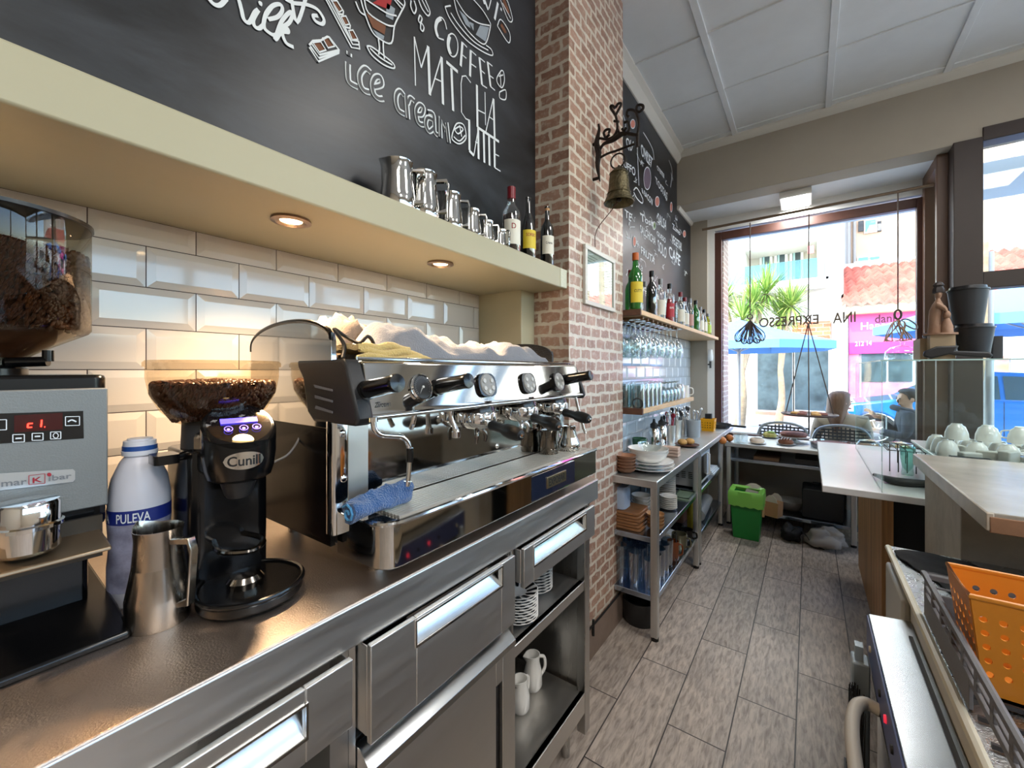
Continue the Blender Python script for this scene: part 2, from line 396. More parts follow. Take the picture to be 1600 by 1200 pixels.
def chalk_material():
    m, N, L, out = newmat('blackboard_paint')
    p = N('BsdfPrincipled', i_Roughness=.4); L(p.outputs[0], out.inputs[0])
    tc = N('TexCoord'); mp = N('Mapping'); L(tc.outputs['Object'], mp.inputs[0]); mp.inputs['Rotation'].default_value = (R(35), 0, 0); mp.inputs['Scale'].default_value = (1, .6, 1.6)
    n = N('TexNoise', i_Scale=2.6, i_Detail=6.0, i_Roughness=.62, i_Distortion=.5); L(mp.outputs[0], n.inputs[0])
    r = N('ValToRGB'); L(n.outputs[0], r.inputs[0]); e = r.color_ramp.elements
    e[0].position = .42; e[0].color = lin('0e0f12'); e[1].position = .8; e[1].color = lin('3c4048'); L(r.outputs[0], p.inputs['Base Color'])
    mr = N('MapRange'); L(n.outputs[0], mr.inputs[0]); mr.inputs['To Min'].default_value = .26; mr.inputs['To Max'].default_value = .5; L(mr.outputs[0], p.inputs['Roughness'])
    return m
BRICK = brick_material('brick_wallpaper', '94705e', 'b08c78', 'd2c8b8', ms=.0095, wash=.75)
BOARD = chalk_material()
FLOORM = floor_material()
plaster = pm('greige_plaster', (168, 160, 146), .75, noise=.05, nscale=2, bump=.05, bscale=20)
ceilm = pm('ceiling_tile_white', (226, 230, 232), .8, noise=.035, nscale=4, bump=.06, bscale=90)
tilem = pm('white_glazed_tile', (206, 200, 192), .09, coat=.4)
grout = pm('dark_grout', (70, 58, 56), .8)
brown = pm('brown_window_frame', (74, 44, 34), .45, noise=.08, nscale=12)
darkbrown = pm('dark_brown_frame', (46, 33, 27), .5, noise=.08, nscale=12)
pinew = pm('pale_pine', (214, 178, 132), .5, noise=.12, nscale=14, stretch=(6, .8, 6), bump=.05, bscale=40)
struct('floor', MB().box(-1.4, 5, -3, YW, -.05, 0), FLOORM)
struct('ceiling', MB().box(-1.4, 5, -3, YB, ZC, ZC + .1).box(-1.4, .9, YB + .22, YW + .1, ZB, ZB + .05), ceilm)
# ribs of the false ceiling
rb = MB()
for x in (-.557, .13, .82, 1.51, 2.2, 2.9, 3.6, 4.3): rb.box(x - .022, x + .022, -3, YB - .02, ZC - .012, ZC + .01)
for y in [YB - .14 - .66 * k for k in range(12)]: rb.box(WX, 5, y - .008, y + .008, ZC - .01, ZC + .01)
struct('trim_1', rb, ceilm, bev=.003)
co = MB()      # plaster cornice along the board wall and the beam
co.prism([(WX - .01, ZC - .1), (WX + .015, ZC - .1), (WX + .045, ZC - .055), (WX + .05, ZC - .03), (WX + .085, ZC - .012), (WX + .085, ZC + .01), (WX - .01, ZC + .01)], C1, YB, 'y')
co.prism([(YB, ZC - .05), (YB - .02, ZC - .045), (YB - .07, ZC - .012), (YB - .07, ZC + .01), (YB, ZC + .01)], WX, 5, 'x')
co.prism([(WX - .01, ZB - .035), (WX + .02, ZB - .035), (WX + .035, ZB - .01), (WX + .035, ZB + .01), (WX - .01, ZB + .01)], YB, YW, 'y')
struct('trim_2', co, pm('cornice_white', (216, 213, 204), .6))
struct('wall_beam', MB().box(-1.3, 5, YB, YB + .22, ZB, 3.9), plaster, bev=.004)
struct('wall_left', MB().box(-1.5, TX, -3, C0, 0, 1.85).box(-1.5, WX, -3, C0, 1.92, 3.9), pm('wall_grey', (150, 146, 138), .8))
struct('wall_pillar', MB().box(-1.5, CXF, C0, C1, -.02, 3.9), BRICK, smooth=0)
struct('wall_left_far', MB().box(-1.3, WX, C1, YW + .1, 0, 3.9), pm('pale_blue_wall', (196, 202, 206), .7), smooth=0)
struct('wall_bay', MB().box(WX - .1, -.915, YW, YW + .14, 0, ZB), plaster, smooth=0)
struct('wall_brick_jamb', MB().box(-1.2, -.775, YW + .15, YW + .5, 0, 3.1), BRICK, smooth=0)
struct('trim_3', MB().box(-.915, -.843, YW + .015, YW + .14, 0, ZB).box(-.843, .87, YW + .015, YW + .14, 2.985, ZB), white)
struct('wall_under_window', MB().box(-.9, .9, YW, YW + .14, -.15, .74).box(.8, .9, YB, YW, -.15, .74).box(.86, 5, YB, YB + .12, -.15, .45), plaster)
struct('wall_back', MB().box(-1.4, 5, -3.1, -3, 0, 3.9), pm('back_wall_beige', (186, 174, 156), .8))
struct('wall_right', MB().box(5, 5.1, -3, YB, 0, 1.85).box(5, 5.1, -3, YB, 3.1, 3.9).box(5, 5.1, -3, -2.4, 1.85, 3.1), pm('right_wall_beige', (196, 186, 170), .8))
w4 = MB()  # unseen high window, added to brighten the room and the steel reflections
for y in (-2.4, -.1, 2.2, 4.3): w4.box(5, 5.1, y, y + .1, 1.85, 3.1)
w4.box(5, 5.1, -2.4, 4.4, 1.85, 1.93).box(5, 5.1, -2.4, 4.4, 3.02, 3.1)
w4o = struct('added_window', w4, darkbrown)
MB().box(5.04, 5.046, -2.35, 4.35, 1.9, 3.05).build('pane', pane, w4o)
# cream boxed return between the tiles and the pillar
struct('wall_return', MB().box(-1.36, WX, 1.596, C0 + .001, 1.04, 1.85), cream, bev=.004)
# skirting round the pillar with the black cable on it
struct('baseboard_pillar', MB().box(CXF - .01, CXF + .012, 1.2, C1 + .012, 0, .155), pm('skirting_tile', (128, 110, 98), .5, noise=.1))
cb = MB().tube([(CXF + .018, 1.3, .168), (CXF + .018, 1.9, .172), (CXF + .018, 2.02, .17), (CXF + .018, C1 - .01, .175)], .006, 6)
for y in (1.86, 1.93): cb.cyl((CXF + .02, y, .12), (CXF + .02, y, .2), .007, n=8)
tag(cb.build('power_cable', black), 'thin black cable running along the top of the skirting of the brick pillar', 'cable')
# ---- bevelled metro tiles of the recess
def metro(x, y0, y1, rows, W_, H_, z_top, ph, g=.0022, bz=.018, dep=.006, cut=None):
    mb = MB()
    for k in range(rows):
        zt = z_top - k * H_; zb_ = zt - H_; st = y0 - W_ + ((ph + (W_ / 2 if k % 2 else 0)) % W_)
        y = st
        while y < y1:
            a, b = max(y, y0) + g / 2, min(y + W_, y1) - g / 2
            t_, bt = zt - g / 2, zb_ + g / 2
            if cut and t_ > cut: t_ = cut
            if b - a > .01:
                bb = min(bz, (b - a) / 3)
                o_ = [(x + .001, a, bt), (x + .001, b, bt), (x + .001, b, t_), (x + .001, a, t_)]
                o2 = [(x + .002, a, bt), (x + .002, b, bt), (x + .002, b, t_), (x + .002, a, t_)]
                i_ = [(x + dep, a + bb, bt + bz), (x + dep, b - bb, bt + bz), (x + dep, b - bb, t_ - bz), (x + dep, a + bb, t_ - bz)]
                mb.add(o_ + o2 + i_, [(0, 1, 5, 4), (1, 2, 6, 5), (2, 3, 7, 6), (3, 0, 4, 7), (4, 5, 9, 8), (5, 6, 10, 9), (6, 7, 11, 10), (7, 4, 8, 11), (8, 9, 10, 11)])
            y += W_
    return mb
struct('wall_tiles', metro(TX, -1.2, 1.596, 8, .2085, .1035, 1.8745, .201 + 1.2, cut=1.835), tilem, smooth=0)
struct('wall_tile_grout', MB().box(TX - .01, TX + .0008, -3, 1.6, 1.0, 1.85), grout)
struct('wall_tiles_far', metro(WX, C1, YW, 9, .2085, .1035, 1.8, .05, cut=1.78), pm('white_glazed_tile_far', (214, 222, 230), .12, coat=.3), smooth=0)
struct('wall_tile_grout_far', MB().box(WX - .01, WX + .0008, C1, YW, .86, 1.79), pm('grey_grout', (120, 126, 132), .8))
# ---- windows
w1 = MB()
x0, x1, zt = -.843, .80, 2.965
w1.box(x0, x0 + .068, YW + .02, YW + .09, .7, zt).box(x1 - .035, x1 + .045, YW + .02, YW + .09, .7, zt).box(x0 + .068, x1 - .035, YW + .02, YW + .09, zt - .085, zt).box(x0 + .068, x1 - .035, YW + .02, YW + .09, .7, .78)
w1o = struct('window_1', w1, brown, bev=.004)
MB().box(x0 + .06, x1 - .03, YW + .05, YW + .056, .77, zt - .08).build('pane', pane, w1o)
w2 = MB()      # side light of the bay, set at right angles
w2.box(.80, .87, YB + .12, YB + .17, .7, ZB).box(.80, .87, YW - .055, YW + .09, .7, ZB).box(.80, .87, YB + .17, YW - .055, ZB - .085, ZB).box(.80, .87, YB + .17, YW - .055, .7, .78)
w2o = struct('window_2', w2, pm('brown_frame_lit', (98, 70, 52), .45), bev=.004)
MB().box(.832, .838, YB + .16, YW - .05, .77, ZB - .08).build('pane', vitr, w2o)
w3 = MB()      # shop front to the right: post, head, transom
w3.box(.862, 1.012, YB - .02, YB + .14, 0, ZB + .01).box(1.012, 5, YB - .01, YB + .12, 3.10, 3.2).box(1.012, 5, YB - .01, YB + .12, 2.045, 2.163).box(3.0, 3.12, YB - .01, YB + .12, .4, 3.1).box(1.012, 5, YB - .01, YB + .12, .36, .46)
w3o = struct('window_3', w3, darkbrown, bev=.004)
MB().box(1.0, 5, YB + .05, YB + .056, .45, 3.11).build('pane', pane, w3o)
# mirrored shop name on the glass, written to be read from the street
lt = MB()
def glasstxt(s, xa, xb, ya0, ya1, yb0, yb1):      # seen from inside it runs backwards
    P = lambda x, y: ay(x, y, YW + .048)
    text(lt, s, P(xa, ya1), P(xb, yb1), P(xb, yb0), P(xa, ya0))
glasstxt('EXPRESSO', 1279, 1186, 491, 506, 497, 512)
bl_ = pm('bronze_lettering', (84, 72, 56), .5)
tag(lt.build('window_lettering', bl_, smooth=0), 'bronze EXPRESSO letters stuck on the window glass, seen mirrored from inside', 'lettering')
lt = MB()
glasstxt('INA', 1337, 1301, 486, 503, 489, 506)
tag(lt.build('window_lettering', bl_, smooth=0), 'bronze INA letters stuck on the window glass right of the longer word', 'lettering')
# ceiling lamp of the bay and the rail the ornaments hang from
t = thing('ceiling_lamp', 'bright white square lamp fixed to the ceiling over the street window', 'lamp', (-.1, 4.78, ZB))
MB().box(-.225, .02, 4.6, 4.95, ZB - .06, ZB - .004).build('housing', white, t)
MB().box(-.205, .0, 4.62, 4.93, ZB - .068, ZB - .06).build('diffuser', pm('lamp_diffuser', (255, 255, 255), .5, emit='ffffff', estr=7), t)
tag(MB().cyl((WX + .2, 4.60, 2.905), (.80, 4.60, 2.925), .013, n=12).build('hanging_rail', pm('rail_bronze', (112, 94, 76), .4, .4)), 'thin bronze rail spanning the top of the street window with cords hanging from it', 'rail')
# ================================================================== CHALKBOARDS
BX = WX + .007
cb1 = tag(MB().box(WX, WX + .005, -3, C0, 1.92, ZC).build('chalkboard', BOARD, smooth=0), 'huge black chalkboard above the cream shelf with ice cream and coffee drawings', 'chalkboard')
cb2 = tag(MB().box(WX, WX + .005, C1, YB, 1.83, ZC - .08).box(WX, WX + .005, YB, YW, 1.83, ZB - .03).build('chalkboard', BOARD, smooth=0), 'black menu chalkboard crowded with food words above the bottle shelf', 'chalkboard')
def cA(x, y, d=0): return ax(330 + .16875 * x, .16875 * y, BX + d)
def cB(x, y, d=0): return ax(560 + .225 * x, .225 * y, BX + d)
def cE(x, y, d=0): return ax(300 + .375 * x, .375 * y, BX + d)
NX = (1, 0, 0)
w = MB()
def st(fn, pts, wd, k=0, closed=False): ribbon(w, [fn(*p) for p in pts], wd, NX, k, closed)
thin, thick = .005, .012
for wi, (pts, wd) in enumerate([[[(388, 255), (396, 595)], thin], [[(388, 255), (436, 470)], thin], [[(436, 470), (482, 320)], thin], [[(484, 320), (496, 660)], thick],
                [[(496, 660), (575, 395)], thin], [[(577, 395), (587, 725)], thick], [[(530, 545), (580, 568)], thin],
                [[(610, 430), (690, 500)], thick], [[(645, 475), (657, 770)], thick], [[(780, 575), (745, 527), (720, 530), (712, 580), (715, 780), (745, 825), (775, 838)], thin],
                [[(822, 590), (826, 885)], thick], [[(878, 640), (882, 870)], thin], [[(830, 765), (880, 790)], thin],
                [[(882, 925), (935, 685)], thin], [[(937, 685), (945, 960)], thick], [[(905, 810), (940, 835)], thin],
                [[(768, 840), (770, 1045)], thick], [[(768, 1045), (800, 1080)], thick], [[(800, 1080), (830, 900)], thin], [[(830, 890), (833, 1105)], thick], [[(810, 985), (830, 995)], thin],
                [[(826, 885), (975, 985)], .011], [[(868, 920), (873, 1130)], thick], [[(905, 945), (909, 1150)], thick],
                [[(942, 975), (945, 1165)], thick], [[(945, 1070), (975, 1085)], thin], [[(945, 1165), (985, 1190)], thin],
                [[(720, 295), (708, 460)], thick], [[(720, 295), (752, 330)], thin], [[(715, 375), (750, 405)], thin],
                [[(780, 350), (775, 530)], thick], [[(780, 350), (818, 385)], thin], [[(778, 440), (818, 468)], thin],
                [[(840, 400), (858, 590)], thick], [[(840, 400), (878, 432)], thin], [[(848, 485), (878, 512)], thin], [[(858, 590), (893, 612)], thin],
                [[(897, 430), (917, 600)], thick], [[(895, 430), (930, 460)], thin], [[(905, 520), (938, 545)], thin], [[(915, 600), (948, 628)], thin],
                [[(862, -20), (876, 30)], thick], [[(868, -20), (900, 70)], thick], [[(905, 60), (925, -20)], thin], [[(945, 135), (968, 20)], thick], [[(985, 58), (995, 72)], thick]]):
    if wi in (12, 22): w.build('chalk_lettering', chalkw, cb1, smooth=0); w = MB()
    st(cB, pts, wd)
st(cB, [(612, 205), (598, 150), (572, 122), (545, 145), (532, 200), (548, 258), (592, 278)], thin, 5)
st(cB, [(572, 128), (545, 150), (535, 200), (550, 255)], .013, 5)
st(cB, [(652 + 37 * cos(a) + 6 * sin(a), 315 + 80 * sin(a)) for a in [k * pi / 8 for k in range(16)]], thin, 3, True)
st(cB, [(632, 250), (622, 310), (638, 375)], .015, 5)
w.build('chalk_lettering', chalkw, cb1, smooth=0); w = MB()
# curly word at the upper left
for pts in ([(150, -60), (240, -20), (275, 80), (300, 180), (350, 210), (400, 120), (435, 92)], [(435, 92), (388, 180), (400, 245), (440, 265), (480, 235)],
            [(480, 235), (505, 130), (570, 55), (640, 45), (655, 100), (610, 160), (525, 182)], [(560, 60), (495, 160), (490, 260), (560, 322), (600, 325)],
            [(600, 330), (650, 200), (720, 120), (752, 130), (720, 210), (640, 270), (590, 350), (600, 362), (650, 290), (700, 265), (708, 300), (655, 305), (690, 400), (760, 440)],
            [(680, -10), (760, 30), (880, 45), (980, 90), (1040, 180), (1025, 225), (965, 200), (940, 150), (985, 150)], [(-40, -30), (20, 40), (80, 50), (140, -10)], [(735, -40), (790, 210), (875, -20)]):
    st(cA, pts, .009, 5)
st(cA, [(445, 30), (458, 26), (456, 50)], .006, 3, True)
for pts in ([(80, 60), (60, 80), (30, 60)],): pass
cb_l = w.build('chalk_lettering', chalkw, cb1, smooth=0)
# outlined letters of the lower words: a pale stroke with a dark core
wo_, wi_ = MB(), MB()
def outl(fn, pts, k=5):
    ribbon(wo_, [fn(*p) for p in pts], .019, NX, k); ribbon(wi_, [fn(*p, .0022) for p in pts], .009, NX, k)
outl(cE, [(650, 262), (650, 300), (656, 340), (690, 362)]); outl(cE, [(655, 218), (655, 232)], 0)
outl(cE, [(745, 302), (722, 284), (700, 310), (702, 350), (718, 376), (740, 384)])
outl(cE, [(758, 362), (790, 352), (785, 322), (765, 322), (752, 350), (758, 390), (778, 410), (797, 411)])
outl(cB, [(318, 665), (290, 632), (265, 655), (262, 710), (280, 765), (320, 792)])
outl(cB, [(332, 662), (345, 825)], 0); outl(cB, [(342, 720), (360, 680), (388, 702)])
outl(cB, [(402, 792), (440, 795), (452, 748), (425, 728), (402, 765), (410, 835), (430, 862), (452, 866)])
outl(cB, [(482, 778), (518, 792), (525, 850), (530, 915), (550, 938)]); outl(cB, [(520, 832), (480, 818), (468, 862), (490, 912), (522, 890)])
outl(cB, [(570, 955), (568, 820), (600, 905), (612, 852), (628, 992)], 0)
wo_.build('chalk_lettering', chalkw, cb1, smooth=0); wi_.build('lettering_core', BOARD, cb1, smooth=0)
# drawings
DD = {}; cho = pm('chalk_brown', (120, 78, 56), .8); chr_ = pm('chalk_red', (168, 50, 52), .8); pale = pm('chalk_grey', (150, 160, 170), .8)
def dsel(fn, pts):
    x = sum(p[0] for p in pts) / len(pts); y = sum(p[1] for p in pts) / len(pts)
    if fn is cA: k = 'chocolate_bar_drawing' if x > 1090 and y < 250 or x > 1190 else 'chocolate_piece_drawing'
    elif x > 940: k = 'leaf_drawing' if y > 480 and y < 600 else ('spice_drawing' if y > 600 else ('biscuit_drawing' if y > 120 else 'wafer_drawing'))
    elif y > 800: k = 'small_cup_drawing'
    elif x < 330: k = 'sundae_drawing'
    elif x < 520: k = 'coffee_bean_drawing' if y < 90 else 'drop_drawing'
    else: k = 'coffee_cup_drawing'
    return DD.setdefault(k, MB())
def fl(fn, pts, m, dd=0): d = dsel(fn, pts); d.mat(m); n = len(d.v); d.add([fn(*p, dd) for p in pts], [tuple(range(len(pts)))[::-1]])
def ln(fn, pts, wd=.005, k=4, closed=False): d = dsel(fn, pts); d.mat(0); ribbon(d, [fn(*p, .0015) for p in pts], wd, NX, k, closed)
for q in ([(940, 395), (1010, 385), (1060, 465), (1000, 485)], [(1030, 355), (1085, 345), (1140, 430), (1080, 445)], [(1115, 12), (1160, 8), (1215, 95), (1180, 115)], [(1200, 155), (1245, 150), (1280, 225), (1240, 235)], [(1270, 285), (1310, 280), (1355, 365), (1305, 370)]):
    fl(cA, q, 1); ln(cA, q, .005, 0, True)
for q in ([(905, 420), (940, 380), (1015, 375), (1075, 340), (1090, 345), (1182, 465), (1178, 492), (990, 572), (905, 440)], [(930, 410), (1000, 510), (1182, 465)], [(915, 430), (995, 540), (1180, 480)],
          [(1060, -10), (1300, 440), (1375, 452), (1365, 378)], [(1080, -10), (1310, 410), (1370, 415)], [(1105, -10), (1300, 375), (1365, 380)], [(1160, 0), (1225, 105), (1220, 135), (1180, 130)], [(1245, 150), (1287, 235), (1285, 262), (1240, 250)]):
    ln(cA, q, .005, 0)
fl(cB, [(55, 88), (192, 172), (182, 240), (98, 190)], 1); fl(cB, [(148, -10), (235, -10), (215, 68), (98, 20)], 2); fl(cB, [(198, 20), (255, 60), (240, 140), (190, 115)], 3)
fl(cB, [(100, 205), (180, 250), (175, 275), (140, 262)], 3); fl(cB, [(700, 70), (745, 110), (800, 215), (745, 170)], 3); fl(cB, [(845, 175), (908, 190), (884, 290), (815, 240)], 3); fl(cB, [(770, 150), (800, 165), (800, 215), (780, 200)], 3)
for q in ([(15, -10), (40, 80), (90, 210), (145, 268), (228, 300), (250, 180), (290, 95), (322, 30), (312, -10)], [(40, -10), (70, 90), (190, 170), (248, 182)], [(50, -5), (195, 90), (265, 110)], [(-20, 10), (10, 80), (45, 105)],
          [(138, 268), (145, 330), (140, 380)], [(172, 288), (172, 340), (180, 410)], [(58, 322), (95, 385), (175, 450), (245, 475), (240, 440), (160, 375), (90, 325), (58, 322)], [(80, 335), (150, 400), (235, 452)],
          [(250, 0), (300, 60)], [(262, -5), (310, 40)], [(600, 48), (640, 140), (740, 270), (850, 352), (928, 386), (922, 345), (885, 315)], [(600, 48), (640, 40)], [(662, -10), (690, 100), (760, 215), (850, 300), (888, 292), (915, 185), (908, 150), (860, 70), (790, -10)],
          [(680, 0), (745, 100), (830, 160), (910, 178)], [(640, 90), (700, 180), (800, 290), (900, 350)], [(365, 5), (362, 45), (385, 95), (400, 60), (385, 5)], [(415, -5), (440, 60), (480, 110), (495, 80), (460, -5)], [(440, 0), (470, 60), (485, 85)],
          [(425, 105), (415, 140), (428, 160), (440, 130), (425, 105)], [(432, 155), (430, 200), (445, 218), (453, 190), (432, 155)],
          [(650, 930), (680, 860), (730, 870), (745, 960), (700, 1000), (650, 970), (650, 930)], [(665, 900), (700, 880), (725, 900), (690, 930), (665, 900)], [(660, 950), (700, 980), (740, 940)], [(700, 870), (715, 950)],
          [(990, 490), (960, 540), (965, 580), (995, 610), (1012, 560), (1005, 500), (990, 490)], [(975, 530), (1005, 520)], [(985, 510), (990, 600)], [(980, 640), (1022, 625), (1022, 690), (982, 680), (980, 640)],
          [(965, 180), (990, 135), (1050, 230), (1042, 298), (965, 180)], [(985, -5), (1040, 140), (1070, 135), (1040, 20), (1020, -10)], [(1000, 20), (1058, 130)]):
    ln(cB, q, .005, 4)
fl(cB, [(985, 175), (998, 162), (1030, 225), (1015, 232)], 1); fl(cB, [(1000, 0), (1018, -5), (1052, 90), (1035, 95)], 1)
for k, d in DD.items(): d.build(k, [chalkw, cho, chr_, pale], cb1, smooth=0)
# the crowded far board
def cC(x, y, d=0): return ax(970 + .125 * x, 180 + .125 * y, BX + d)
def cD(x, y, d=0): return ax(970 + .13333 * x, 320 + .13333 * y, BX + d)
w = MB(); DM2 = [chalkw, pm('chalk_salmon', (205, 130, 112), .8), pm('chalk_green', (150, 178, 118), .8), pm('chalk_mauve', (112, 96, 110), .8)]
def tq(fn, s, ul, ur, lr, ll): w = MB(); text(w, s, fn(*ll), fn(*lr), fn(*ur), fn(*ul)); w.build('chalk_lettering', chalkw, cb2, smooth=0)
tq(cC, 'OMLET', (248, 345), (402, 545), (385, 660), (258, 505)); tq(cC, '& BACON', (255, 900), (402, 1050), (392, 1130), (268, 970)); tq(cC, 'TOSTAS', (428, 760), (585, 975), (578, 1070), (440, 850))
tq(cC, 'UFFO', (30, 560), (182, 660), (180, 770), (40, 640)); tq(cC, 'QU', (60, 270), (160, 330), (130, 480), (80, 420))
tq(cC, 'crema', (450, 620), (545, 740), (540, 790), (455, 680)); tq(cC, 'pavo', (40, 1060), (150, 1120), (145, 1160), (60, 1110))
tq(cD, 'SALCHICHA', (225, 230), (412, 385), (405, 475), (232, 325)); tq(cD, 'QUESO', (420, 300), (528, 395), (522, 465), (424, 360)); tq(cD, 'VEGETAL', (590, 340), (722, 455), (712, 545), (605, 450))
tq(cD, 'Tosta', (225, 90), (410, 210), (405, 270), (235, 190)); tq(cD, 'SALSA', (430, 90), (540, 190), (530, 300), (436, 215)); tq(cD, 'FRUTA', (235, 480), (400, 620), (395, 700), (240, 570))
tq(cD, 'Zumo', (600, 210), (700, 310), (695, 360), (610, 280)); tq(cD, 'TE', (45, 50), (130, 110), (120, 200), (50, 140)); tq(cD, 'SOLO', (430, 400), (540, 510), (530, 640), (440, 540)); tq(cD, 'CAFE', (560, 470), (700, 600), (690, 720), (570, 610))
for k in range(60):      # small handwriting and flourishes
    y0_, z0_ = random.uniform(2.5, 4.75), random.uniform(1.95, 3.35)
    if y0_ > 4.3 and z0_ > 2.9: continue
    P = [(BX, y0_ + random.uniform(-.05, .05) + .016 * j, z0_ + random.uniform(-.03, .03)) for j in range(6)]
    ribbon(w, P, .0045, NX, 3)
w.build('chalk_scribble', chalkw, cb2, smooth=0)['kind'] = 'stuff'
for fn, c, rx, ry, m in ((cC, (150, 110), 30, 55, 1), (cC, (455, 1080), 26, 62, 1), (cD, (390, 245), 20, 45, 2), (cD, (745, 340), 16, 38, 1), (cD, (160, 430), 18, 60, 1), (cC, (330, 790), 45, 140, 3), (cC, (630, 1150), 14, 60, 1)):
    d = MB(); d.mat(m); d.add([fn(c[0] + rx * cos(a), c[1] + ry * sin(a), .0) for a in [k * pi / 7 for k in range(14)]], [tuple(range(14))[::-1]])
    d.mat(0); ribbon(d, [fn(c[0] + rx * cos(a), c[1] + ry * sin(a), .001) for a in [k * pi / 7 for k in range(14)]], .007, NX, 2, True); d.build('chalk_drawing', DM2, cb2, smooth=0)
for q in ([(200, 0), (235, 120), (205, 300), (225, 880)], [(280, 215), (350, 330), (400, 440), (415, 560)], [(160, 940), (200, 910), (270, 1040), (265, 1100), (200, 1040), (160, 960)], [(30, 0), (60, 130), (20, 220)], [(600, 560), (640, 700), (620, 900)]):
    ribbon(MB(), [cC(*p) for p in q], .01, NX, 4).build('chalk_drawing', chalkw, cb2, smooth=0)
# ================================================================== THE LONG SHELF
SZ0, SZ1, SXF = 1.835, 1.925, -.915
t = tag(MB().box(TX, SXF, -1.3, C0 - .002, SZ0, SZ1).build('wall_shelf', cream, bev=.005, loc=(0, 0, 0)), 'long thick cream painted wooden shelf over the tiles carrying metal jugs', 'shelf')
MB().box(TX, SXF + .003, C0 - .06, C0 - .001, SZ0 + .002, SZ1 - .002).build('end_block', pm('cream_grain', (212, 212, 190), .5, noise=.08, nscale=8, stretch=(1, 6, 20), bump=.3, bscale=20), t, bev=.003)
first = None
for i, (x, y) in enumerate(SPOTS):
    lab = ['round shelf downlight glowing warm white over the black coffee grinder', 'round shelf downlight glowing warm white nearest the brick pillar', 'round shelf downlight glowing warm over the grey grinder, outside the picture', 'round shelf downlight at the far end, outside the picture'][i]
    if first is None:
        t = first = thing('downlight', lab, 'lamp', (x, y, SZ0), 'downlights set in the underside of the shelf', local=True)
        MB().lathe([(.045, .0), (.046, -.006), (.034, -.009), (.026, -.004), (.026, .0)], n=32).build('ring', pm('brushed_nickel', (150, 128, 112), .35, 1), t)
        MB().lathe([(.0001, -.0035), (.025, -.0035), (.025, -.001), (.0001, -.001)], n=24).build('lamp_lens', pm('warm_lamp_lens', (255, 210, 150), .5, emit='ffdca6', estr=9), t)
    else: copy_tree(first, None, (x, y, SZ0), label=lab)
# ---- steel milk jugs on the shelf
def steel_jug(name, label, loc, h, r, rz, group=None, m=mirror, spout=True, taper=.85):
    t = thing(name, label, 'jug', loc, group, rz, local=True)
    b = MB(); n = 32; prof = [(.0001, 0), (r * .96, 0), (r, h * .03), (r * 1.0, h * .3), (r * taper, h * .72), (r * taper, h * .93), (r * (taper + .04), h), (r * (taper + .01), h), (r * (taper - .03), h * .93), (r * .9, h * .3), (.0001, h * .05)]
    b.lathe(prof, n=n)
    if spout:
        for v in b.v:
            if v.z > h * .7 and v.x > 0:
                k = (v.z / h - .7) / .3; q = max(0, 1 - abs(v.y) / (r * .55)); v.x += k * q * r * .22; v.z += k * q * h * .05
    b.build('body', m, t)
    hd = MB(); w_ = r * .16
    P = [(-r * taper * .93, h * .84), (-r * 1.45, h * .86), (-r * 1.55, h * .76), (-r * 1.42, h * .3), (-r * .97, h * .24), (-r * .97, h * .19), (-r * 1.5, h * .22), (-r * 1.66, h * .8), (-r * 1.5, h * .93), (-r * taper * .93, h * .9)]
    hd.prism(P, -w_, w_, 'y'); hd.build('handle', m, t, bev=.0015)
    return t
JG = 'steel jugs lined up on the shelf'
JX = -.985
for i, (px, h, r, rz, lab) in enumerate([(622, .145, .05, 110, 'largest steel milk jug, at the left end of the shelf row'), (662, .15, .048, 105, 'tall steel milk jug standing second from the left on the shelf'), (704, .128, .041, 120, 'medium steel milk jug standing third in the shelf row'),
                                       (737, .108, .034, 110, 'smaller steel milk jug just right of the medium jug'), (760, .092, .03, 112, 'small steel milk jug with narrow body, fifth in the shelf row'), (781, .082, .03, 60, 'smallest steel jug beside the bottle with the red cap')]):
    y = ax(px, 400, JX)[1]
    steel_jug('milk_jug', lab, (JX, y, SZ1), h, r, R(rz + 120), JG)
